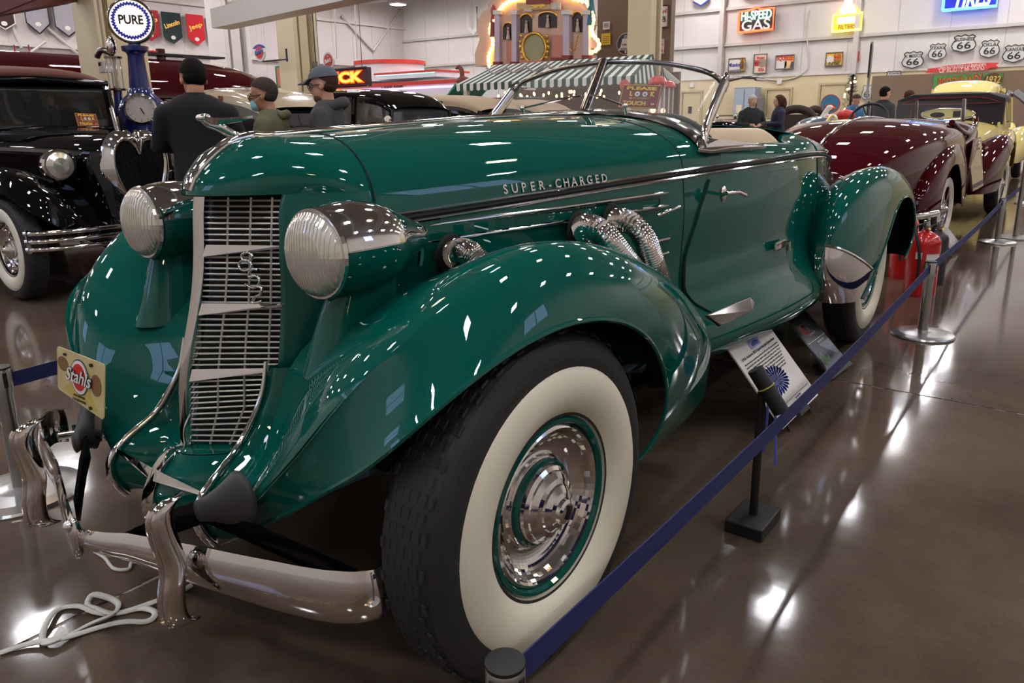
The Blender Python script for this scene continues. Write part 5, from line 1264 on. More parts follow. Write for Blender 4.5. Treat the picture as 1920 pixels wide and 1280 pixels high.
# ================================================================ things around the hall
def plane(ax, val):
    """rect builder on a vertical plane; u to the viewer's right, v up"""
    r = Vector((0, 1, 0)) if ax == 'x' else Vector((-1, 0, 0)); n = Vector((1, 0, 0)) if ax == 'x' else Vector((0, 1, 0))
    return r, n
class Pl:
    def __init__(s, px0, py0, px1, py1, ax, val):
        """px0,py0 lower-left pixel, px1,py1 upper-right pixel of an upright rectangle"""
        s.r, s.n = plane(ax, val); a = at(px0, py0, ax, val); b = at(px1, py1, ax, val)
        s.o = a; s.W = (b-a).dot(s.r); s.H = b.z-a.z; s.u = Vector((0, 0, 1))
    def P(s, u, v, d=0.): return s.o+s.r*(u*s.W)+s.u*(v*s.H)+s.n*d
    def poly(s, pts, m, name, parent=None, d=0., t=.02, bev=0): return MB().slab([s.P(u, v, d) for u, v in pts], s.n, t).out(name, m, parent, False, bev)
    def rect(s, u0, v0, u1, v1, m, name, parent=None, d=0., t=.02): return s.poly([(u0, v0), (u1, v0), (u1, v1), (u0, v1)], m, name, parent, d, t)
    def disc(s, u, v, rad, m, name, parent=None, d=0., t=.01, n=28, ry=None): return MB().slab([s.P(u, v, d)+s.r*rad*math.cos(a)+s.u*(ry or rad)*math.sin(a) for a in np.linspace(0, 2*PI, n, endpoint=False)], s.n, t).out(name, m, parent)
    def ring(s, u, v, rad, rr, m, name, parent=None, d=0., ry=None): return tube(name, [s.P(u, v, d)+s.r*rad*math.cos(a)+s.u*(ry or rad)*math.sin(a) for a in np.linspace(0, 2*PI, 33)], rr, m, parent, 6)
    def txt(s, body, u, v, h, m, parent, d=.03, fit=None, bold=0., shear=0., tilt=0.):
        r = s.r*math.cos(tilt)+s.u*math.sin(tilt); up = s.u*math.cos(tilt)-s.r*math.sin(tilt)
        return text(body, s.P(u, v, d), r, up, h, m, parent, 'lettering', .003, bold, fit, 'CENTER', shear)
CREAMC = mat('column_cream', (206, 192, 156), .5, noise=(1.5, .07)); WOFF = mat('off_white', (214, 208, 200), .5); BRNW = mat('brown_partition', (122, 102, 84), .8, noise=(20, .05)); SIGNR = mat('sign_red', (196, 44, 40), .4)
BLUEP = mat('pump_blue', (22, 34, 96), .2, 0, .8); SIGNK = mat('sign_black', (26, 26, 30), .4); SIGNY = mat('sign_yellow', (226, 194, 50), .5); SIGNB = mat('sign_blue', (40, 60, 140), .4); GOLDM = mat('gilded', (206, 160, 70), .3, .7)
# ---- building columns
def column(label, px, py, Z, w, m=CREAMC):
    p = dep(px, py, Z); t = thing('building_column', label, 'column')
    MB().box((0, 0, ZC/2), (w*.35, w*.8, ZC)).out('web', m, t)
    for s in (1, -1): MB().box((s*w*.42, 0, ZC/2), (w*.16, w, ZC)).out('flange', m, t)
    MB().box((0, 0, .08), (w*1.3, w*1.3, .16)).out('foot', m, t, False, .01)
    t.location = (p.x, p.y, 0); return t
c1 = column('cream steel column behind the blue pump, with a grey switch box', 200, 10, 9.6, .60)
bx0 = at(197, 125, 'x', c1.location.x+.36)
o = MB().box(tuple(bx0), (.10, .14, .15)).out('switch_box', mat('switch_grey', (176, 172, 162), .5), None, False, .012); tag(o, 'grey switch box fixed to the cream column', 'switch box')
MB().box((bx0.x+.052, bx0.y-.02, bx0.z+.03), (.006, .06, .04)).out('dial', DCHROME, o)
o = tube('conduit', [(bx0.x-.03, bx0.y-.02, bx0.z+.06), (bx0.x-.03, bx0.y-.04, ZC-.1)], .014, mat('conduit_grey', (150, 144, 130), .5), None, 8); tag(o, 'thin conduit rising from the switch box along the cream column', 'conduit')
column('white steel column beyond the dark red coach, left of the round script sign', 432, 100, 21, .8, WOFF)
column('cream steel column right of the hanging round script sign', 558, 90, 17, .62, CREAMC)
column('cream steel column at the right end of the striped awning', 1209, 60, 15, .50, CREAMC)
# ---- overhead white beam with pipes
t = thing('duct_beam', 'large white overhead beam with thin pipes, upper left of the scene', 'beam')
a = dep(432, 38, 9.2); b = dep(820, -16, 6.8); b.z = a.z+.05
d = (b-a).normalized(); nn = d.cross(Vector((0, 0, 1))).normalized()
MB().slab([a-Vector((0, 0, .11)), b-Vector((0, 0, .11)), b+Vector((0, 0, .11)), a+Vector((0, 0, .11))], nn, .25).out('beam', mat('beam_white', (226, 224, 220), .5), t)
for k, (dz, m) in enumerate(((.20, WOFF), (.27, mat('pipe_orange', (200, 100, 50), .5)), (.34, WOFF))): tube('pipe', [a+Vector((0, 0, dz))-d*.1*k, b+Vector((0, 0, dz))], .022 if k != 1 else .03, m, t, 8)
for q in (.1, .35, .6, .85):
    p_ = a.lerp(b, q); tube('hanger', [p_+Vector((0, 0, .1)), p_+Vector((0, 0, ZC-p_.z-.1))], .012, WOFF, t, 6)
# dark red timber sign board high at the upper left
o = MB().slab([dep(-60, -40, 8), dep(-60, 48, 8), dep(0, 28, 8.4), dep(120, 6, 9.2), dep(215, -18, 10), dep(215, -60, 10)], (-.5, -.8, 0), .12).out('hanging_canoe_board', mat('dark_red_wood', (84, 30, 24), .5, noise=(8, .2)))
tag(o, 'dark red wooden board hanging in the upper left corner', 'board')
# ---- hanging pennants on the left wall
FR_ = mat('bracket_grey', (110, 108, 104), .4)
def pennant(px, py, w, h, m, label, txt_=None, edge=None, tc=None, Z=None):
    pl = Pl(px, py+h, px+w, py, 'y', YL+.17)
    o = pl.poly([(0, .22), (.5, 0), (1, .22), (1, 1), (0, 1)], m, 'pennant', None, 0, .02); tag(o, label, 'pennant', 'pennants on the left wall')
    if edge:
        for A_, B_ in (((0, 1), (0, .22)), ((0, .22), (.5, 0)), ((.5, 0), (1, .22)), ((1, .22), (1, 1))): tube('edge', [pl.P(*A_, .03), pl.P(*B_, .03)], .02, edge, o, 4)
    for u0 in (.15, .85): tube('bracket', [pl.P(u0, .97, 0), pl.P(u0, .97, -.16)], .012, FR_, o, 4)
    pl.disc(.5, .2, .09, WOFF, 'roundel', o, .022, .004, 16, .07)
    if txt_: pl.txt(txt_, .5, .62, .16, tc or GOLDM, o, .03, pl.W*.84, .006, 0, .35)
GREYF = mat('grey_felt', (150, 146, 152), .9)
pennant(-12, 0, 33, 54, mat('dark_brown_felt', (56, 34, 32), .9), 'dark brown pennant at the far left below the red board', None, WOFF)
pennant(52, -25, 30, 87, GREYF, 'grey pennant with dark edging, second from the left', None, SIGNK)
pennant(106, -8, 34, 75, GREYF, 'grey pennant with dark edging just left of the cream column', None, SIGNK)
pennant(266, 20, 29, 56, mat('crimson_felt', (150, 28, 40), .9), 'crimson pennant half behind the round pump sign', 'Ramb')
pennant(308, 25, 29, 56, mat('dark_green_felt', (28, 44, 42), .9), 'dark green pennant with gold script', 'Lincoln')
pennant(354, 29, 26, 55, mat('red_felt', (190, 30, 40), .9), 'bright red pennant with gold lettering', 'Jeep')
pennant(396, 33, 24, 54, WOFF, 'white pennant with black edge beside the white column', None, SIGNK)
# ---- wall braces
for A_, B_ in (((640, 30), (700, 95)), ((700, 95), (752, 18)), ((10, 20), (40, 90)), ((80, 45), (150, 105)), ((55, 100), (85, 78))):
    o = tube('wall_brace', [at(*A_, 'y', YL+.1), at(*B_, 'y', YL+.1)], .05, girt, wl_, 6)
# white pennant and teal banner on the back wall
pl = Pl(876, 67, 896, 12, 'x', XB+.15); o = pl.poly([(0, .25), (.6, 0), (1, .2), (1, 1), (.78, 1), (.74, .3), (.5, .2), (.16, .35), (.1, 1), (0, 1)], WOFF, 'pennant'); tag(o, 'white pennant with grey edge on the back wall left of the organ', 'pennant'); pl.poly([(.9, .15), (1, .2), (1, 1), (.9, 1)], DCHROME, 'edge', o, .022)
pl = Pl(917, 60, 940, 5, 'x', -20); o = pl.rect(0, 0, 1, 1, mat('teal_felt', (40, 130, 146), .8), 'banner'); tag(o, 'teal banner behind the upper left corner of the organ', 'banner'); tube('rope', [pl.P(.5, 1), pl.P(.5, 1)+Vector((0, 0, ZC-pl.P(.5, 1).z))], .01, WOFF, o)
# ---- glowing globe petrol pump
t = thing('petrol_pump', 'tall blue petrol pump with a glowing round PURE globe and white dial', 'petrol pump')
pb = dep(272, 240, 7.5); py_ = pb.y; pxx = pb.x
zt = lambda px, py: dep(px, py, 7.5).z
MB().lathe([(0, .30), (.06, .30), (.10, .24), (.2, .22), (.75, .20), (1.0, .21), (1.22, .225), (1.36, .225), (1.44, .19), (1.50, .125), (1.56, .11)], n=32).out('column', BLUEP, t, 50)
MB().lathe([(1.5, .10), (1.86, .075), (1.89, .085), (1.91, .12), (1.95, .125), (1.96, .06), (1.99, .05), (1.99, 0)], n=24).out('neck', BLUEP, t, 50)
gz = 1.98+.20
Rf = Matrix.Rotation(math.radians(58), 4, 'Z')
g0 = bpy.data.objects.new('globe', None); COL.objects.link(g0); g0.parent = t
MB().lathe([(-.085, .0), (-.08, .17), (-.06, .205), (.05, .21), (.065, .20), (.065, .185)], n=48, ax='x').out('globe_case', DCHROME, g0, 50)
face = emis('globe_face', (255, 236, 226), 1.25)
MB().lathe([(.060, .188), (.068, .12), (.070, 0.001)], n=48, ax='x').out('globe_face', face, g0, 50)
pts = []
for k in range(72):
    a = 2*PI*k/72; pts.append((.0, (.178 if k % 2 else .160)*math.cos(a), (.178 if k % 2 else .160)*math.sin(a)))
inn = [(0, (.146 if k % 2 else .132)*math.cos(2*PI*k/72), (.146 if k % 2 else .132)*math.sin(2*PI*k/72)) for k in range(72)]
VV = [(x+.071, y, z) for x, y, z in pts]+[(x+.073, y, z) for x, y, z in inn]
mk('saw_tooth_ring', VV, [(i, (i+1) % 72, (i+1) % 72+72, i+72) for i in range(72)], mat('globe_blue', (24, 40, 140), .4, emit=(24, 40, 140), es=.3), g0, False)
text('PURE', (.076, 0, .005), (0, 1, 0), (0, 0, 1), .082, SIGNK, g0, 'lettering', .001, .004, .215)
text('PRODUCTS OF THE', (.076, 0, .085), (0, 1, 0), (0, 0, 1), .016, SIGNK, g0, 'lettering', .0005, 0, .13); text('OIL COMPANY', (.076, 0, -.09), (0, 1, 0), (0, 0, 1), .014, mat('globe_grey', (150, 140, 150), .5), g0, 'lettering', .0005, 0, .10)
g0.location = (0, 0, gz); g0.rotation_euler = (0, 0, math.radians(58))
dl = bpy.data.objects.new('dial', None); COL.objects.link(dl); dl.parent = t
MB().lathe([(.17, .135), (.21, .15), (.235, .148), (.24, .128)], n=40, ax='x').out('dial_ring', CHROME, dl, 50); MB().lathe([(.225, .13), (.225, .001)], n=40, ax='x').out('dial_face', mat('dial_white', (190, 184, 176), .5), dl)
tube('dial_hand', [(.23, 0, .01), (.23, .03, -.05)], .005, INK, dl, 6)
for k in range(12): a = 2*PI*k/12; tube('dial_mark', [(.228, .10*math.cos(a), .10*math.sin(a)), (.228, .12*math.cos(a), .12*math.sin(a))], .002, INK, dl, 4)
dl.location = (.0, 0, 1.36); dl.rotation_euler = (0, 0, math.radians(58))
sg = bpy.data.objects.new('sight_glass', None); COL.objects.link(sg); sg.parent = t
q0 = Vector((.14, -.17, -.06))
MB().lathe([(1.62, .055), (1.90, .055)], tuple(q0), n=16).out('glass', GLASS, sg)
for z in (1.60, 1.90): MB().lathe([(z, 0), (z, .08), (z+.02, .08), (z+.02, 0)], tuple(q0), n=16).out('flange', DCHROME, sg, 50)
for k in range(4): a = PI/4+PI/2*k; tube('rod', [q0+Vector((.065*math.cos(a), .065*math.sin(a), 1.60)), q0+Vector((.065*math.cos(a), .065*math.sin(a), 1.92))], .008, CHROME, sg, 6)
MB().ell(q0+Vector((0, 0, 2.02)), (.045, .045, .09), 14, 10).out('dome', CHROME, sg, True)
tube('spout', spl([q0+Vector((0, 0, 1.94)), q0+Vector((.06, -.10, 1.98)), q0+Vector((.08, -.16, 1.92))], 10), .03, DCHROME, sg, 10)
tube('hose_pipe', [q0+Vector((0, 0, 1.6)), q0+Vector((.02, .02, 1.35))], .04, BLUEP, sg, 10)
t.location = (pxx, py_, 0)
# ---- round script sign on its iron bracket
pl = Pl(474, 117, 504, 80, 'x', -9.5)
o = pl.disc(.5, .5, .19, WOFF, 'round_sign', None, 0, .03); tag(o, 'round white, red and blue script sign hanging from an iron bracket', 'sign')
pl.poly([(.5+.42*math.cos(a), .52+.44*math.sin(a)) for a in np.linspace(.5, PI-.5, 12)], SIGNB, 'blue_band', o, .032, .004); pl.disc(.5, .5, .135, SIGNR, 'red_disc', o, .037, .004); pl.poly([(.02, .32), (1.0, .55), (.98, .74), (0, .5)], WHITEP, 'white_bar', o, .044, .004)
pl.txt('Richlube', .5, .53, .09, SIGNB, o, .052, .32, .004, .3, .2)
bo = pl.P(1.0, .0); tube('bracket', [pl.P(.6, .0), Vector((bo.x, bo.y+.62, bo.z))], .018, SIGNK, o, 6); tube('bracket', [Vector((bo.x, bo.y+.60, bo.z-.05)), Vector((bo.x, bo.y+.60, bo.z+.22))], .022, SIGNK, o, 6)
for q in (.35, .65): tube('sign_wire', [pl.P(q, 1), pl.P(q, 1)+Vector((0, 0, 2.2))], .006, WOFF, o, 5)
# green and red painted bottle sign
pl = Pl(520, 165, 545, 122, 'x', -10.4); o = pl.rect(0, 0, 1, 1, mat('sign_green', (40, 110, 60), .5), 'painted_sign'); tag(o, 'green framed sign with a red picture beside the cream column', 'sign'); q = pl.P(.5, 0, .01); tube('post', [q, (q.x, q.y, 0)], .02, SIGNK, o, 6); pl.rect(.12, .08, .88, .92, mat('sign_salmon', (190, 110, 84), .5), 'picture', o, .021, .004); pl.disc(.5, .4, .10, SIGNR, 'picture', o, .026, .004); pl.txt('7up', .5, .8, .05, WOFF, o, .03)
# ---- neon marque sign and its round companion
pl = Pl(588, 164, 685, 128, 'x', -7.6)
o = pl.rect(-.02, -.10, 1.02, 1.08, mat('sign_plum', (52, 16, 34), .4), 'neon_sign', None, -.1, .1); tag(o, 'glowing orange and yellow neon BUICK sign behind the capped visitor', 'neon sign')
for v0 in (-.12, 1.04): pl.rect(-.03, v0, 1.03, v0+.08, DCHROME, 'frame', o, .0, .03)
for u0 in (.1, .9): q = pl.P(u0, 1, -.05); tube('hanger', [q, (q.x, q.y, ZC-.02)], .006, DCHROME, o, 6)
pl.txt('BUICK', .5, .48, pl.H*.66, emis('neon_orange', (255, 70, 8), 2.4), o, .02, pl.W*.92, .022); pl.txt('BUICK', .5, .48, pl.H*.62, emis('neon_yellow', (255, 214, 60), 2.6), o, .032, pl.W*.88, .006)
pl = Pl(606, 129, 630, 98, 'x', -8.0); o = pl.disc(.5, .5, .145, WOFF, 'round_sign', None, 0, .03); tag(o, 'small round white sign with red disc above the neon sign', 'sign'); pl.disc(.5, .5, .115, SIGNR, 'red_disc', o, .032, .004); pl.txt('Buick', .5, .48, .07, WOFF, o, .045, .18, .003, .2, .2); pl.txt('The', .5, .78, .03, WOFF, o, .045)
MB().tube([pl.P(.5, -.0), (pl.P(.5, 0).x, pl.P(.5, 0).y, .0)], .02, 8).out('post', WOFF, o)
# ---- white and red diner front
XD = -16.5
pl = Pl(600, 240, 905, 148, 'x', XD); t = thing('diner', 'white streamlined diner front with red trim bands and the words Onion Rings', 'diner')
DW = mat('diner_white', (226, 220, 226), .4); DR = mat('diner_red', (206, 60, 46), .4)
bz = pl.o.z; c_ = pl.P(0, 0)
MB().box((XD-1.2, (pl.P(0, 0).y+pl.P(1, 0).y)/2, (pl.P(0, 1).z)/2), (2.4, pl.W, pl.P(0, 1).z)).out('counter_wall', DW, t)
pl.rect(-.01, .95, 1.0, 1.03, DR, 'red_band', t, .0, .06)
p1 = Pl(628, 150, 815, 112, 'x', XD+.0)
MB().slab([p1.P(0, 0, -2.2), p1.P(.52, 0, -.1), p1.P(1, 0, -.1), p1.P(1, .42, -.1), p1.P(0, .42, -.1)], (-1, 0, 0), .02)
p2 = Pl(705, 150, 818, 133, 'x', XD); p2.rect(0, 0, 1, 1, DW, 'upper_tier', t, -1.5, 1.5); p2.rect(-.02, .92, 1.02, 1.28, DR, 'red_band', t, -1.52, 1.56)
p3 = Pl(640, 150, 728, 116, 'x', XD-.2)
cx_ = p3.P(.5, 0); MB().lathe([(cx_.z-.1, p3.W/2), (p3.P(0, 1).z, p3.W/2), (p3.P(0, 1).z, 0)], (XD-1.4, cx_.y, 0), n=40).out('round_tower', DW, t, 50); MB().lathe([(p3.P(0, 1).z, p3.W/2), (p3.P(0, 1).z, p3.W/2+.06), (p3.P(0, 1).z+.12, p3.W/2+.06), (p3.P(0, 1).z+.12, 0)], (XD-1.4, cx_.y, 0), n=40).out('tower_cornice', DR, t, 50)
text('Onion Rings', at(735, 163, 'x', XD+.03), (0, 1, 0), (0, 0, 1), .15, SIGNK, t, 'lettering', .003, .003, .98)
text('Hamburgers', at(665, 172, 'x', XD+.03), (0, 1, 0), (0, 0, 1), .13, SIGNK, t, 'lettering', .003, .003, .80)
o = p2.rect(.02, .72, .98, .82, emis('neon_aqua', (170, 236, 236), 1.6), 'neon_strip', t, .02, .03); pl.rect(.0, .86, 1, .90, emis('neon_pink', (240, 190, 255), 1.3), 'neon_strip', t, .01, .03)
# hanging rods above the diner
for px in (632, 670):
    o = tube('hanging_rod', [(at(px, 20, 'x', -13).x, at(px, 20, 'x', -13).y, ZC-.02), at(px, 110, 'x', -13)], .02, WOFF, None, 6); tag(o, 'thin white rod hanging above the diner, %s' % ('left one' if px == 632 else 'right one'), 'rod')
o = tube('hanging_rod', [(-8.5, at(588, 60, 'x', -8.5).y, ZC-.02), (-8.5, at(588, 60, 'x', -8.5).y, at(590, 118, 'x', -8.5).z)], .012, SIGNK, None, 6); tag(o, 'dark drop rod with a small grey box right of the cream column', 'rod'); MB().box(tuple(at(590, 122, 'x', -8.5)), (.08, .09, .12)).out('drop_box', DCHROME, o)
# ---- striped awning over the organ booth
t = thing('awning_booth', 'booth with green and white striped awning and hanging bulbs', 'booth')
XA = -11.6; A1 = at(856, 170, 'x', XA); A2 = at(1188, 130, 'x', XA)
ya0, ya1 = at(856, 165, 'x', XA).y, at(1190, 165, 'x', XA).y
zt_, zm = at(1000, 117, 'x', XA-.9).z, at(1000, 151, 'x', XA).z
STG = mat('stripe_green', (52, 74, 66), .8); STW = mat('stripe_white', (216, 216, 208), .8)
N = 46
for k in range(N):
    y0 = ya0+(ya1-ya0)*k/N; y1 = ya0+(ya1-ya0)*(k+1)/N; sh = lambda y: ya0+.35+(y-ya0)*((ya1-.1)-(ya0+.35))/(ya1-ya0)
    m = STG if k % 2 else STW
    MB().add([(XA, y0, zm), (XA, y1, zm), (XA-.9, sh(y1), zt_), (XA-.9, sh(y0), zt_), (XA+.0, y0, zm-.13), (XA+.0, (y0+y1)/2, zm-.155), (XA, y1, zm-.13)], [(0, 1, 2, 3), (0, 4, 5, 6, 1)]).out('awning_stripe', m, t, False)
for k in range(10):
    x0 = XA-.9*k/10; x1 = XA-.9*(k+1)/10
    zz = lambda x: zm+(zt_-zm)*(XA-x)/.9
    MB().add([(x0, ya1, zm-.13), (x1, ya1, zm-.13), (x1, ya1-.1*(XA-x1)/.9, zz(x1)), (x0, ya1-.1*(XA-x0)/.9, zz(x0))], [(0, 1, 2, 3)]).out('awning_stripe', STG if k % 2 else STW, t, False)
MB().box((XA-1.9, (ya0+ya1)/2, 1.05), (.08, ya1-ya0, 2.1)).out('back_wall', mat('booth_brown', (110, 76, 52), .6), t)
MB().box((XA-.2, (ya0+ya1)/2, .5), (.4, ya1-ya0-.4, 1.0)).out('counter', mat('booth_wood', (96, 62, 44), .5), t)
for y in (ya0+.2, ya1-.2): MB().box((XA-.1, y, .95), (.1, .1, 1.9)).out('booth_post', WOFF, t)
G_ = []
for k in range(61):
    q = k/60; G_.append((XA-.45+.02, ya0+.5+(ya1-ya0-.7)*q, (zm+zt_)/2+.13-.14*abs(math.sin(q*PI*7))))
tube('garland', G_, .022, mat('garland_silver', (150, 140, 146), .4, .4), t, 5)
BULB = emis('bulb_glow', (255, 208, 130), 6.)
random.seed(5)
for k in range(34):
    y = ya0+.75+(ya1-ya0-1.1)*k/33; z = zm-.20-.10*random.random()-.03*(k % 3); x = XA-.15-.5*random.random()
    o = MB().ell((x, y, z), (.022, .022, .035), 8, 6).out('bulb', BULB, t, True); tube('bulb_cord', [(x, y, z+.03), (x, y, zm-.03)], .003, SIGNK, o, 4)
# ---- fairground organ above the awning
XO = -13.4; ob = lambda px, py: at(px, py, 'x', XO)
pl = Pl(914, 128, 1128, -22, 'x', XO); t = thing('fairground_organ', 'ornate pink and gold fairground organ outlined with lit bulbs above the awning', 'organ')
PINK = mat('organ_pink', (206, 170, 148), .5, noise=(6, .06)); PINK2 = mat('organ_rose', (190, 120, 104), .5); ORD = mat('organ_dark', (44, 34, 34), .5); ORR = mat('organ_red', (130, 40, 38), .5)
def opx(px, py, d=0.): q = at(px, py, 'x', XO+d); return q
def oslab(P, m, nm, d=0., t_=.08): return MB().slab([opx(*p, d) for p in P], (1, 0, 0), t_).out(nm, m, t)
def orect(a, b, c, d_, m, nm, d=0., t_=.08): return oslab([(a, d_), (c, d_), (c, b), (a, b)], m, nm, d, t_)
outl = [(916, 126), (914, 104), (920, 88), (924, 76), (918, 62), (921, 40), (930, 24), (938, 22), (944, 6), (965, -8), (1000, -20), (1060, -24), (1098, -14), (1106, 8), (1118, 24), (1120, 48), (1113, 60), (1124, 76), (1128, 92), (1118, 104), (1116, 112)]
oslab(outl, PINK, 'facade', -.5, .5)
MB().box((XO-.5, (opx(916, 0).y+opx(1118, 0).y)/2, (zt_+1.0)/1.0-.2-.6), (.6, 2.2, .4))
# pilasters, niches and panels, left to right
for x0, w in ((932, 9), (964, 9), (1060, 12), (1098, 10)):
    orect(x0, 24, x0+w, 122 if x0 < 1000 else 112, mat('organ_lilac', (190, 176, 190), .5), 'pilaster', 0, .10); orect(x0-2, 116 if x0 < 1000 else 104, x0+w+2, 122 if x0 < 1000 else 110, ORR, 'pilaster_foot', .02, .12); orect(x0-2, 20, x0+w+2, 28, WOFF, 'pilaster_head', .02, .12)
for (a, b, c, d_) in ((944, 42, 962, 74), (976, 26, 998, 62), (1010, 22, 1044, 52), (1062+12, 22, 1092, 60)):
    pts_ = [(a, d_), (c, d_), (c, b+8)]+[((a+c)/2+(c-a)/2*math.cos(q), b+8-8*math.sin(q)) for q in np.linspace(.2, PI-.2, 7)]+[(a, b+8)]
    oslab(pts_, ORD, 'niche', .0, .02)
    tube('gilt_arch', [opx((a+c)/2+(c-a)/2*math.cos(q), b+8-8*math.sin(q), .04) for q in np.linspace(0, PI, 12)], .018, GOLDM, t, 6)
    # small carved figure standing in the niche
    cxn = (a+c)/2
    MB().lathe([(0, .05), (.06, .045), (.14, .028), (.19, .035), (.21, .015)], tuple(opx(cxn, d_, .06)), n=10).ell(opx(cxn, d_, .06)+Vector((0, 0, .24)), (.028, .028, .033), 8, 6).out('carved_figure', mat('figure_cream', (186, 160, 140), .5), t, True)
cp_ = opx(1002, 92, .06)
oslab([(1002+20*math.cos(q), 92-26*math.sin(q)-2) for q in np.linspace(0, 2*PI, 24, endpoint=False)], mat('organ_panel_green', (150, 146, 110), .5), 'centre_medallion', .03, .04)
tube('medallion_frame', [opx(1002+22*math.cos(q), 90-28*math.sin(q), .08) for q in np.linspace(0, 2*PI, 33)], .035, GOLDM, t, 8)
for s in (-1, 1):
    for j in range(5): MB().ell(opx(1002+s*(24+2*math.sin(j)), 68+10*j, .09), (.03, .05, .05), 8, 6).out('gilt_scroll', GOLDM, t, True)
    for j in range(4): tube('gilt_leaf', [opx(1074+s*(2+j*1.6), 96-8*j, .08), opx(1074+s*(6+j*1.6), 90-8*j, .08)], .016, GOLDM, t, 5)
orect(1038, 66, 1062, 108, PINK2, 'side_panel', .0, .06); orect(1036, 108, 1064, 113, ORR, 'panel_foot', .02, .08); orect(952, 76, 966, 116, PINK2, 'side_panel', .0, .05)
orect(972, 6, 1036, 18, mat('organ_gold_board', (200, 168, 120), .5), 'name_board', .04, .06); orect(990, -2, 1034, 8, ORR, 'name_board_cap', .05, .08); text('CARMEN', opx(1008, 12, .12), (0, 1, 0), (0, 0, 1), .07, GOLDM, t, 'lettering', .004, .003)
orect(982, 114, 1024, 121, PINK2, 'keyboard_shelf', .05, .15)
for k in range(6): orect(984+k*2.6, 10, 985.8+k*2.6-0, 22, WOFF, 'organ_pipe', .06, .04)
for k in range(6): orect(1036+k*2.8, 6, 1038+k*2.8, 18, WOFF, 'organ_pipe', .06, .04)
BULB2 = emis('bulb_warm', (255, 196, 96), 7.)
bl = spl([(917, 122, 0), (916, 106, 0), (922, 90, 0), (924, 76, 0), (919, 62, 0), (922, 44, 0), (931, 34, 0)], 13).tolist()+spl([(936, 20, 0), (944, 10, 0), (958, 2, 0), (975, -3, 0), (1000, -8, 0)], 12).tolist()+spl([(1100, 4, 0), (1108, 20, 0), (1113, 36, 0), (1110, 52, 0), (1112, 66, 0), (1122, 78, 0), (1122, 90, 0), (1110, 98, 0)], 16).tolist()+spl([(1052, -10, 0), (1070, -4, 0), (1092, 2, 0)], 6).tolist()
for x, y, _ in bl: MB().ell(opx(x, y, .05), (.04, .045, .05), 8, 6).out('bulb', BULB2, t, True)
for x, m in ((922, ORR), (1104, mat('organ_teal', (40, 110, 120), .5))): MB().lathe([(0, .10), (.3, .08), (.5, .05), (.62, .07), (.72, .01)], tuple(opx(x+4, 70 if x < 1000 else 48, .02)), n=12).out('side_statue', m, t, True)
MB().box((XO-.9, (ya0+ya1)/2, (zt_)/2), (1.2, 2.6, zt_-.05)).out('organ_base', mat('booth_brown2', (90, 66, 50), .6), t)
# ---- brown wall with signs right of the organ
o = struct(MB().box((-15.6, (at(1120, 50, 'x', -15.5).y+at(1258, 50, 'x', -15.5).y)/2, 2.1), (.2, at(1258, 50, 'x', -15.5).y-at(1120, 50, 'x', -15.5).y, 4.2)).out('wall_divider', BRNW))
XW = -15.48
def wsign(name, label, a, b, c, d_, m, cat='sign', ax='x', val=XW, t_=.02): pl = Pl(a, d_, c, b, ax, val); o = pl.rect(0, 0, 1, 1, m, name, None, 0, t_); tag(o, label, cat); return o, pl
o, pl = wsign('poster', 'small white notice left of the round bell sign', 1131, 40, 1144, 56, WHITEP); 
for k in range(4): pl.rect(.15, .3+.14*k, .85, .36+.14*k, SIGNK, 'print', o, .021, .003)
o, pl = wsign('poster', 'yellow paper notice below the small white one', 1128, 62, 1145, 85, SIGNY)
for k in range(4): pl.rect(.15, .2+.16*k, .85, .25+.16*k, mat('print_olive', (120, 100, 30), .6), 'print', o, .021, .003)
pl = Pl(1154, 106, 1196, 58, 'x', XW); o = pl.disc(.5, .5, .25, WOFF, 'bell_sign', None, 0, .03); tag(o, 'round navy sign with white bell reading PUBLIC TELEPHONE', 'sign')
pl.disc(.5, .5, .235, mat('bell_navy', (44, 54, 74), .4), 'navy_disc', o, .032, .004)
pl.poly([(.16, .24), (.84, .24), (.80, .32), (.74, .38), (.68, .62), (.66, .72), (.34, .72), (.32, .62), (.26, .38), (.20, .32)], WOFF, 'bell', o, .038, .006); pl.poly([(.45, .22), (.55, .22), (.52, .10), (.48, .10)], WOFF, 'clapper', o, .038, .006)
for k in (-1, 0, 1): pl.rect(.49+.06*k, .73, .51+.06*k, .87, WOFF, 'crown', o, .038, .006)
pl.txt('PUBLIC', .5, .46, .045, SIGNK, o, .047); pl.txt('TELEPHONE', .5, .29, .04, SIGNK, o, .047, .28)
o, pl = wsign('poster', 'white framed sign reading sales and service right of the cream column', 1226, 10, 1254, 53, WHITEP); pl.txt('Packard', .48, .74, .09, SIGNR, o, .025, pl.W*.8, .003, .25); pl.txt('SALES AND', .48, .46, .06, SIGNK, o, .025, pl.W*.7); pl.txt('SERVICE', .48, .32, .07, SIGNK, o, .025, pl.W*.75, .003); tube('frame', [pl.P(*q, .03) for q in ((0, 0), (1, 0), (1, 1), (0, 1), (0, 0))], .02, mat('frame_maroon', (110, 50, 50), .5), o, 4)
o, pl = wsign('poster', 'small pinkish notice under the sales and service sign', 1227, 73, 1246, 102, mat('paper_pink', (216, 200, 196), .6)); pl.txt('FOR', .5, .82, .04, SIGNK, o, .025); pl.txt('AUTHORIZED', .5, .62, .04, SIGNR, o, .025, pl.W*.8); pl.txt('DEALER', .5, .2, .06, SIGNR, o, .025, pl.W*.8, .003); pl.txt('OF', .5, .42, .03, SIGNK, o, .025)
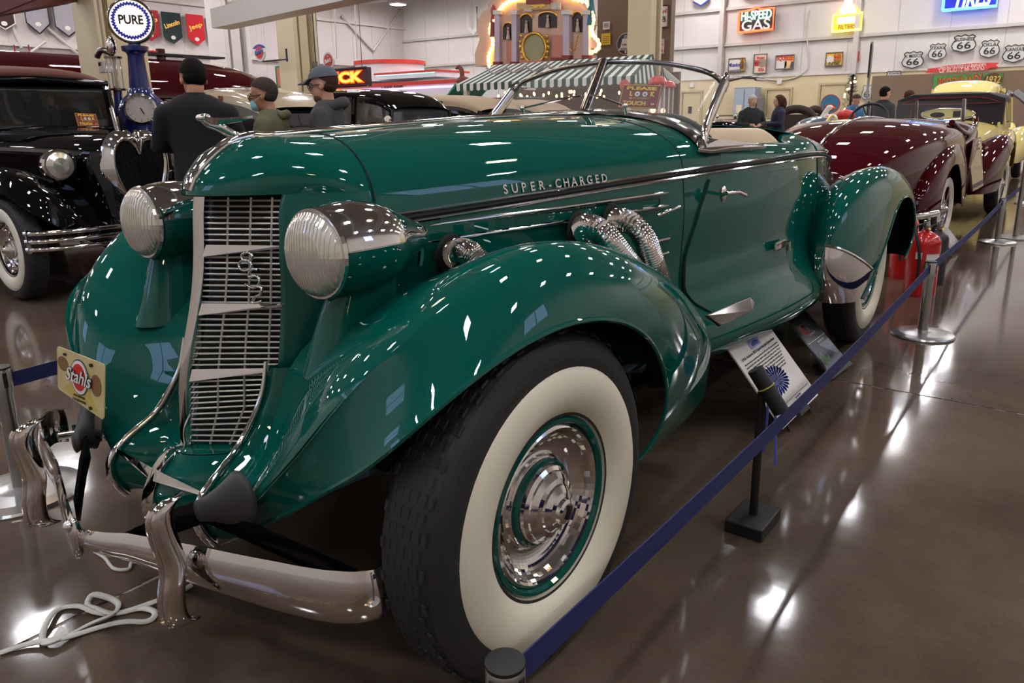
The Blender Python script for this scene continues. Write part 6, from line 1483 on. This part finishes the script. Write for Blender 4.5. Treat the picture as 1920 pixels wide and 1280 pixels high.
# ---- twin red topped visible pumps
for k, (px, lb) in enumerate(((1233, 'left one of a pair of clear glass pumps with red caps'), (1251, 'right one of a pair of clear glass pumps with red caps'))):
    p_ = dep(px, 150, 13+1.6*k); t = thing('glass_pump', lb, 'petrol pump', (0, 0, 0), 0, 'red capped glass pumps')
    MB().lathe([(0, .2), (.1, .2), (.14, .14), (1.2, .12), (1.24, .16), (1.28, .16)], n=20).out('body', REDG, t, 50); MB().lathe([(1.28, .12), (1.76, .12)], n=20).out('glass_cylinder', GLASS, t)
    for j in range(4): a = PI/4+PI/2*j; tube('rod', [(.13*math.cos(a), .13*math.sin(a), 1.26), (.13*math.cos(a), .13*math.sin(a), 1.78)], .014, WOFF, t, 6)
    MB().lathe([(1.76, .16), (1.80, .17), (1.87, .13), (1.90, .05), (1.91, 0)], n=20).out('cap', REDG, t, 50); MB().ell((.14, 0, 1.33), (.03, .05, .05), 10, 8).out('price_lamp', emis('lamp_peach', (255, 200, 160), 2.), t, True)
    t.location = (p_.x, p_.y, 0)
pl = Pl(1240, 158, 1277, 125, 'x', -13.2); o = pl.poly([(0, .1), (.1, 1), (1, .1), (.9, 0)], STW, 'awning_end', None, 0, .02); tag(o, 'striped end flap of the awning right of the cream column', 'awning')
for k in range(4): pl.poly([(.1+.2*k, .08), (.18+.2*k, .08), (.12+.05*k, .85-.2*k), (.08+.05*k, .9-.2*k)], STG, 'stripe', o, .022, .004)
# rosette style red sign and dark stool near the windscreen
o = Pl(1158, 172, 1186, 148, 'x', -11.0); q = o.disc(.5, .5, .10, mat('coral_paint', (206, 84, 72), .5), 'round_sign', None, 0, .02); tag(q, 'small scalloped coral sign behind the please look notice', 'sign'); MB().tube([o.P(.5, .1), Vector((o.P(.5, 0).x, o.P(.5, 0).y, 0))], .015, 6).out('post', WOFF, q)
# ---- neon and painted signs on the back wall
XS_ = XB+.2
pl = Pl(1383, 64, 1455, 9, 'x', XS_); o = pl.poly([(0, 0), (1, .04), (1, .92), (.62, .92), (.5, 1.0), (.38, .92), (0, .88)], mat('neon_board_dark', (44, 40, 40), .5), 'neon_sign'); tag(o, 'red neon bordered HI-SPEED GAS sign on the back wall', 'neon sign')
pl.poly([(.08, .46), (.92, .48), (.92, .84), (.08, .80)], mat('neon_board_green', (20, 92, 70), .5), 'upper_field', o, .021, .004)
NR = emis('neon_red', (255, 74, 40), 4.5)
tube('neon_tube', [pl.P(*q, .06) for q in ((.03, .04), (.97, .08), (.97, .88), (.64, .88), (.5, .96), (.36, .88), (.03, .84), (.03, .04))], .045, NR, o, 6)
pl.txt('HI-SPEED', .5, .66, .30, emis('neon_white', (230, 255, 250), 2.6), o, .06, pl.W*.82, .006); pl.txt('GAS', .5, .28, .36, mat('gas_white', (210, 206, 200), .5, emit=(210, 206, 200), es=.35), o, .06, pl.W*.78, .008)
pl = Pl(1561, 60, 1618, 24, 'x', XS_); o = pl.rect(0, 0, 1, .96, mat('neon_board_ochre', (196, 170, 40), .5, emit=(220, 190, 50), es=.6), 'neon_sign'); tag(o, 'yellow neon FILTERS sign with a glowing white top on the back wall', 'neon sign')
tube('neon_tube', [pl.P(*q, .06) for q in ((0, 0), (1, .02), (1, 1), (.0, .98), (0, 0))], .04, emis('neon_lemon', (255, 236, 90), 3.5), o, 6)
pl.rect(.14, .46, .86, .84, emis('neon_cream', (255, 250, 232), 2.2), 'lit_panel', o, .03, .02); pl.txt('FILTERS', .5, .22, .14, mat('filter_brown', (140, 100, 30), .5), o, .05, pl.W*.6, .004)
tube('neon_arch', [pl.P(.5+.36*math.cos(a), 1.02+.42*math.sin(a), .06) for a in np.linspace(0, PI, 14)], .045, emis('neon_amber', (255, 130, 50), 3.5), o, 6); MB().lathe([(0, .26), (.12, .24), (.3, .12), (.55, .14), (.7, .10), (.8, .02)], tuple(pl.P(.5, 1.06, .1)), n=16).out('top_finial', emis('neon_ivory', (250, 240, 230), 1.3), o, True)
pl = Pl(1768, 20, 1875, -36, 'x', XS_); o = pl.rect(0, 0, 1, 1, mat('neon_board_blue', (10, 24, 130), .5, emit=(10, 24, 150), es=.6), 'neon_sign'); tag(o, 'blue neon bordered TIRES sign cut off at the top edge', 'neon sign')
tube('neon_tube', [pl.P(*q, .06) for q in ((0, 0), (1, 0), (1, 1), (0, 1), (0, 0))], .05, emis('neon_blue', (60, 120, 255), 7.), o, 6); pl.txt('TIRES', .52, .34, .46, emis('neon_mint', (190, 255, 226), 2.), o, .06, pl.W*.7, .02, .2)
pl = Pl(1300, 12, 1330, -14, 'x', XS_); o = pl.poly([(0, .45), (.5, 0), (1, .45), (1, 1), (0, 1)], WOFF, 'pennant'); tag(o, 'white and blue pennant tip at the top edge above the back wall', 'pennant'); pl.poly([(0, .3), (.5, -.12), (1, .3), (1, .45), (.5, .05), (0, .45)], SIGNB, 'edge', o, .01, .02)
pl = Pl(1386, 3, 1420, -20, 'x', XS_); o = pl.poly([(0, .35), (.5, 0), (1, .35), (1, 1), (0, 1)], mat('tan_felt', (170, 150, 130), .8), 'pennant'); tag(o, 'tan pennant tip at the top edge left of the gas sign', 'pennant')
FR = mat('sign_frame_grey', (110, 108, 104), .4)
def tin(label, a, b, c, d_, m):
    pl = Pl(a, d_, c, b, 'x', XS_-.12); o = pl.rect(0, 0, 1, 1, m, 'tin_sign', None, 0, .03); tag(o, label, 'tin sign', 'tin signs on the back wall')
    tube('frame', [pl.P(*q, .035) for q in ((0, 0), (1, 0), (1, 1), (0, 1), (0, 0))], .03, FR, o, 4); return o, pl
o, pl = tin('yellow tin sign with white oval and bottle', 1366, 109, 1398, 135, SIGNY); pl.disc(.38, .52, .34, WOFF, 'oval', o, .03, .006, 24, .2); pl.txt('Mission', .38, .52, .14, SIGNB, o, .04, .5, .006); MB().lathe([(0, .06), (.2, .07), (.3, .03), (.4, .025), (.4, 0)], tuple(pl.P(.82, .2, .06)), n=10).out('bottle_print', mat('bottle_brown', (110, 60, 40), .5), o, True); pl.txt('ALWAYS REFRESHING', .45, .1, .05, SIGNB, o, .04, pl.W*.7)
o, pl = tin('tall red and cream tin sign', 1413, 101, 1439, 138, mat('tin_cream', (216, 196, 168), .5)); pl.rect(0, .38, 1, .70, SIGNR, 'red_band', o, .03, .005); pl.disc(.66, .54, .15, mat('tin_taupe', (150, 130, 110), .5), 'picture', o, .036, .004); pl.txt('Brown', .5, .82, .10, SIGNR, o, .04, pl.W*.6, .003, .2); pl.txt('RED', .3, .53, .10, mat('tin_darkred', (110, 20, 24), .5), o, .042); pl.txt('SODA', .6, .18, .12, SIGNR, o, .04, pl.W*.45, .005)
o, pl = tin('SQUEEZE tin sign in orange and blue', 1454, 103, 1490, 130, mat('tin_blue', (56, 66, 86), .5)); pl.rect(.02, .50, .98, .98, mat('tin_orange', (222, 150, 40), .5), 'orange_field', o, .03, .004); pl.disc(.28, .36, .22, WOFF, 'speech_disc', o, .036, .004); pl.poly([(.5, .05), (.8, .05), (.85, .5), (.65, .7), (.5, .5)], mat('tin_skin', (224, 178, 120), .5), 'picture', o, .036, .004); pl.txt('SQUEEZE', .5, .80, .17, SIGNR, o, .042, pl.W*.86, .008)
o, pl = tin('yellow SLOW DOWN CHILDREN PLAYING tin sign', 1548, 98, 1581, 124, mat('tin_amber', (224, 184, 50), .5)); pl.txt('SLOW', .7, .74, .12, SIGNR, o, .04, pl.W*.44, .005); pl.txt('DOWN', .7, .54, .12, SIGNR, o, .04, pl.W*.44, .005); pl.txt('CHILDREN', .7, .36, .07, SIGNK, o, .04, pl.W*.44); pl.txt('PLAYING', .5, .14, .12, SIGNK, o, .04, pl.W*.7, .005, .25); pl.disc(.26, .5, .12, WOFF, 'picture', o, .034, .004)
pl = Pl(1605, 118, 1614, 96, 'x', XS_-.1); o = pl.poly([(.3, .35), (.7, .35), (.7, 1), (.3, 1)], SIGNR, 'red_arrow'); tag(o, 'small red arrow pointing down on the back wall', 'arrow'); pl.poly([(0, .36), (.5, 0), (1, .36)], SIGNR, 'arrow_head', o)
# conduit loop and small gutter head on the wall
o = tube('wall_conduit', spl([at(1518, 20, 'x', XS_-.1), at(1514, 80, 'x', XS_-.1), at(1512, 132, 'x', XS_-.1), at(1500, 141, 'x', XS_-.1), at(1422, 146, 'x', XS_-.1)], 24), .03, girt, wb_, 6)
# edge-on sign on a pole
t = thing('pole_sign', 'black sign seen edge-on on a thin grey pole beside the brown partition', 'sign'); p_ = dep(1632, 115, 14)
MB().tube([(0, 0, 0), (0, 0, p_.z+.35)], .022, 8).out('pole', mat('pole_grey', (150, 150, 150), .4), t); MB().lathe([(0, .2), (.02, .2), (.03, .03)], n=20).out('base', SIGNK, t); MB().box((0, .0, p_.z), (.42, .03, .55), Matrix.Rotation(.05, 3, 'Z')).box((0, .0, p_.z), (.46, .02, .60), Matrix.Rotation(.05, 3, 'Z')).out('sign_panel', SIGNK, t); t.location = (p_.x, p_.y, 0); t.rotation_euler = (0, 0, math.atan2(CP[1]-p_.y, CP[0]-p_.x)-.12)
# ---- route shields
def shield(cx, cy, w, h, top, label, XX=XB+.12):
    pl = Pl(cx-w/2, cy+h/2, cx+w/2, cy-h/2, 'x', XX)
    L = [(.5, 0), (.72, .08), (.92, .16), (1, .36), (.95, .54), (.86, .72), (.94, .86), (.80, .97), (.66, .90), (.5, 1.0), (.34, .90), (.20, .97), (.06, .86), (.14, .72), (.05, .54), (0, .36), (.08, .16), (.28, .08)]
    o = pl.poly(L, mat('shield_white', (206, 204, 198), .5), 'route_shield'); tag(o, label, 'road sign', 'route 66 shields')
    for k in range(len(L)): tube('black_edge', [pl.P(*L[k], .03), pl.P(*L[(k+1) % len(L)], .03)], pl.W*.022, SIGNK, o, 5)
    if top: pl.txt(top, .5, .72, pl.H*.19, SIGNK, o, .03, pl.W*min(.78, .13*len(top)+.06), pl.W*.0015)
    pl.txt('66', .5, .36, pl.H*.40, SIGNK, o, .03, pl.W*.58, pl.W*.005)
    return o
shield(1712, 112, 44, 34, 'N. MEXICO', 'white N. MEXICO 66 route shield on the back wall'); shield(1758, 97, 38, 34, 'TEXAS', 'white TEXAS 66 route shield'); shield(1808, 81, 50, 36, 'BUSINESS', 'white BUSINESS 66 route shield, highest of the row'); shield(1856, 91, 42, 36, 'OKLA.', 'white OKLA. 66 route shield'); shield(1902, 100, 48, 36, 'KANSAS', 'white KANSAS 66 route shield at the right edge')
shield(1676, 142, 34, 20, 'IOWA', 'route shield half hidden behind the top of the brown partition', XB+.13); shield(1626, 173, 22, 30, None, 'small white 66 route shield behind the thin pole')
pl = Pl(1736, 137, 1874, 116, 'x', XB+.2); o = pl.poly([(0, 0), (.03, .45), (.0, .55), (.14, .62), (.3, .86), (.6, 1.0), (.85, .98), (1.0, .9), (.96, .62), (1.0, .30), (.86, .30), (.86, .05), (.6, .2), (.14, .08)], mat('ribbon_red', (206, 52, 52), .5), 'ribbon_banner'); tag(o, 'red painted ribbon banner reading of route 66 signs', 'banner')
pl.txt('ONE OF THE LARGEST COLLECTIONS', .5, .70, .13, mat('ribbon_pale', (236, 190, 180), .5), o, .03, pl.W*.66, .002, 0, .04); pl.txt('OF ROUTE 66 SIGNS', .5, .34, .19, mat('ribbon_pale', (236, 190, 180), .5), o, .03, pl.W*.62, .005, 0, .04)
# ---- brown partition with the green race poster
XP = -24.8
pl = Pl(1636, 420, 1990, 140, 'x', XP); y0, y1 = at(1636, 142, 'x', XP).y, 2.5; zz = at(1700, 140, 'x', XP).z
struct(MB().box((XP-.1, (y0+y1)/2, zz/2), (.2, y1-y0, zz)).out('wall_partition', BRNW))
pl = Pl(1743, 215, 1881, 137, 'x', XP+.03); o = pl.rect(0, 0, 1, 1, mat('poster_green', (70, 136, 60), .6, noise=(.9, .35)), 'race_poster'); tag(o, 'large green race poster reading BROOKLANDS 1932', 'poster')
pl.txt('BROOKLANDS', .40, .78, .36, mat('poster_brown', (60, 40, 20), .5), o, .025, pl.W*.66, .02, 0, .06); pl.txt('BROOKLANDS', .40, .79, .34, mat('poster_red', (206, 92, 44), .5), o, .035, pl.W*.64, .006, 0, .06)
pl.disc(.86, .84, .24, mat('poster_umber', (76, 60, 30), .5), 'year_disc', o, .022, .004, 24, .19); pl.txt('1932', .86, .84, .20, mat('poster_gold', (216, 180, 80), .5), o, .035, .36, .004, .2)
pl.ring(.16, .28, .30, .07, ORD, 'tyre_print', o, .03)
# ---- doors, lockers and seats along the back wall
dm = mat('door_beige', (196, 180, 142), .5); dfr = mat('door_frame', (176, 162, 126), .5)
for k, (a, b) in enumerate(((1437, 1484), (1280, 1317), (1536, 1588))):
    ya, yb = at(a, 200, 'x', XB).y, at(b, 200, 'x', XB).y; zt2 = 2.1 if k < 2 else 2.2
    o = struct(MB().box((XB+.08, (ya+yb)/2, zt2/2), (.06, yb-ya-.12, zt2)).out('door_%d' % (k+1), dm))
    for yy in (ya, yb): MB().box((XB+.10, yy, zt2/2), (.1, .07, zt2)).out('frame', dfr, o)
    MB().box((XB+.10, (ya+yb)/2, zt2+.03), (.1, yb-ya+.07, .07)).out('frame', dfr, o); MB().ell((XB+.15, yb-.18, 1.0), (.04, .05, .04), 8, 6).out('handle', CHROME, o, True)
    if k == 1: MB().box((XB+.13, yb-.45, 1.45), (.02, .14, .26)).out('door_notice', SIGNK, o)
    if k < 2: MB().box((XB+.10, (ya+yb)/2, zt2+.28), (.1, .16, .18)).out('exit_lamp', WOFF, o)
t = thing('locker', 'tall blue-grey locker standing against the back wall behind the windscreen pillar', 'locker'); p_ = at(1400, 190, 'x', XB+.5)
MB().box((0, 0, 1.1), (.6, .78, 2.2)).out('cabinet', mat('locker_grey', (136, 146, 160), .5), t, False, .01); MB().box((.31, -.2, 1.1), (.02, .36, 2.1)).out('door', mat('locker_pale', (156, 166, 178), .5), t); MB().box((.31, .2, 1.1), (.02, .36, 2.1)).out('door', mat('locker_pale', (156, 166, 178), .5), t); MB().box((.325, -.18, 1.45), (.01, .2, .28)).out('notice', mat('notice_cream', (216, 206, 170), .6), t); MB().box((.1, .55, 1.55), (.3, .2, .5)).out('meter_box', FR, t); t.location = (XB+.45, p_.y, 0)
# carved dark bench seats
for k, (px, lb) in enumerate(((1492, 'large dark arched wicker chair right of the woman in navy'), (1528, 'second dark arched wicker chair, nearer the round blue sign'))):
    p_ = dep(px, 215, 17+1.6*k); t = thing('wicker_chair', lb, 'chair', (0, 0, 0), 0, 'dark wicker chairs'); WK = mat('wicker_dark', (58, 42, 34), .7, noise=(60, .2)); s_ = 1.0 if k == 0 else .62
    G = []
    for a in np.linspace(-.9, PI+.9, 26): G.append([(-.25, .50*s_*math.cos(a), 1.02+.42*math.sin(a)), (-.28, .36*s_*math.cos(a), 1.0+.26*math.sin(a))])
    solid(grid('backrest_arch', G, WK, t), .05, 0); MB().box((-.27, 0, .98), (.04, .56*s_, .5)).out('back_panel', WK, t, False, .01); MB().box((0, 0, .45), (.55, .86*s_, .10)).out('seat', WK, t, False, .02)
    for y in (-.38, .38):
        for x in (-.22, .22): MB().box((x, y*s_, .2), (.06, .06, .4)).out('leg', WK, t)
    t.location = (p_.x, p_.y, 0); t.rotation_euler = (0, 0, .3)
# round blue clock-like sign, white goose figures, small decorated tree
p_ = dep(1557, 195, 16); t = thing('round_sign', 'round teal sign with red lower half beside the decorated tree', 'sign')
MB().lathe([(0, .0), (0, .2), (.02, .2), (.02, 0)], n=20).out('base', SIGNK, t); tube('post', [(0, 0, 0), (0, 0, p_.z-.2)], .02, SIGNK, t)
hh_ = Vector((p_.x, p_.y, 0))
o = MB().lathe([(-.02, 0), (-.02, .20), (.02, .20), (.02, 0)], (0, 0, p_.z), 'x', 30).out('disc', SIGNR, t, 50); MB().lathe([(.021, .185), (.022, 0.001)], (0, 0, p_.z), 'x', 30).out('teal_face', mat('sign_teal', (60, 130, 160), .5), t, 50); MB().ell((.024, 0, p_.z-.07), (.004, .12, .075), 14, 8).out('red_field', SIGNR, t, True); t.location = hh_
for px, lb, m2, fl in ((1550, 'white goose figure with a red wing in front of the teal sign', SIGNR, 1), (1573, 'plain white goose figure beside the red bag', WOFF, 0)):
    p_ = dep(px, 224, 15.5+1.2*(px > 1560)); t = thing('goose_figure', lb, 'figure', (0, 0, 0), 0, 'white goose figures'); WG = mat('goose_white', (224, 222, 216), .5)
    remesh(MB().ell((0, 0, 1.06), (.14, .24, .14), 16, 10, Matrix.Rotation(.5, 3, 'X')).tube(spl([(0, -.10 if fl else .14, 1.14), (0, -.04 if fl else .20, 1.26), (0, 0.02 if fl else .22, 1.34)], 8), .05, 10).ell((0, .04 if fl else .24, 1.36), (.055, .075, .05), 12, 8).out('body', WG, t, True), .02)
    MB().tube([(0, .10 if fl else .30, 1.355), (0, .16 if fl else .37, 1.34)], [.025, .008], 8).out('beak', mat('beak_orange', (220, 120, 40), .5), t, 50); MB().ell((.13, -.04, 1.1), (.03, .15, .06), 12, 8, Matrix.Rotation(.6, 3, 'X')).out('wing', m2, t, True)
    MB().box((0, 0, .45), (.4, .5, .9)).out('plinth', WOFF, t); t.location = (p_.x, p_.y, 0)
p_ = dep(1586, 212, 16); o = remesh(MB().ell((0, 0, 0), (.14, .2, .12)).out('red_bag', SIGNR, None, True), .03); o.location = (p_.x, p_.y, p_.z-.04); tag(o, 'red bag held in front of the person in blue', 'bag')
p_ = dep(1594, 200, 17.5); t = thing('christmas_tree', 'small decorated evergreen tree with warm lights', 'tree')
tube('trunk', [(0, 0, 0), (0, 0, 2.1)], .03, WK, t, 6)
random.seed(9); mb = MB()
for k in range(900):
    h = random.random()**.8; z = .5+1.62*h; r = .42*(1-h)*random.random()**.4+.03; a = random.random()*2*PI
    c = Vector((r*math.cos(a), r*math.sin(a), z)); d_ = Vector((math.cos(a), math.sin(a), -.25+.8*random.random()))*.09; s2 = d_.cross(Vector((0, 0, 1))).normalized()*.014
    mb.add([c-s2, c+s2, c+d_], [(0, 1, 2)])
o = mb.out('foliage', mat('fir_green', (44, 74, 48), .8), t, False); o['kind'] = 'stuff'
for k in range(26): h = random.random(); a = random.random()*2*PI; r = .40*(1-h)+.04; MB().ell((r*math.cos(a), r*math.sin(a), .55+1.5*h), (.025, .025, .025), 8, 6).out('tree_light', emis('fairy_glow', (255, 206, 140), 5.), t, True)
t.location = (p_.x, p_.y, 0)
# silver tilted sign head at the right edge
t = thing('sign_stand', 'silver tilted reading stand cut off at the right edge', 'stand'); p_ = dep(1936, 190, 7.2)
tube('post', [(0, 0, 0), (0, 0, p_.z-.05)], .02, STEEL, t); MB().lathe([(0, .17), (.012, .17), (.02, .03)], n=24).out('base', STEEL, t); MB().box((0, -.06, p_.z), (.22, .30, .02), Matrix.Rotation(-.7, 3, 'X') @ Matrix.Rotation(.2, 3, 'Y')).out('frame', STEEL, t, False, .004); MB().tube([(0, -.20, p_.z+.10), (0, -.22, p_.z+.06)], .045, 14).out('clamp', CHROME, t, 50)
t.location = (p_.x, p_.y+.02, 0)

# carved brown carousel animal resting on the awning's left end
p_ = at(868, 150, 'x', XA-.35); o = remesh(MB().ell((0, 0, .05), (.08, .22, .09), 14, 8).tube(spl([(0, -.04, .08), (0, -.02, .22), (0, -.06, .32)], 8), .055, 10).ell((0, -.13, .34), (.045, .10, .045), 10, 8, Matrix.Rotation(.4, 3, 'X')).out('carved_figure', mat('carved_brown', (120, 64, 48), .5), None, True), .02)
o.location = (p_.x, p_.y, p_.z-.06); tag(o, 'small brown carved animal figure resting on the left end of the striped awning', 'figure')
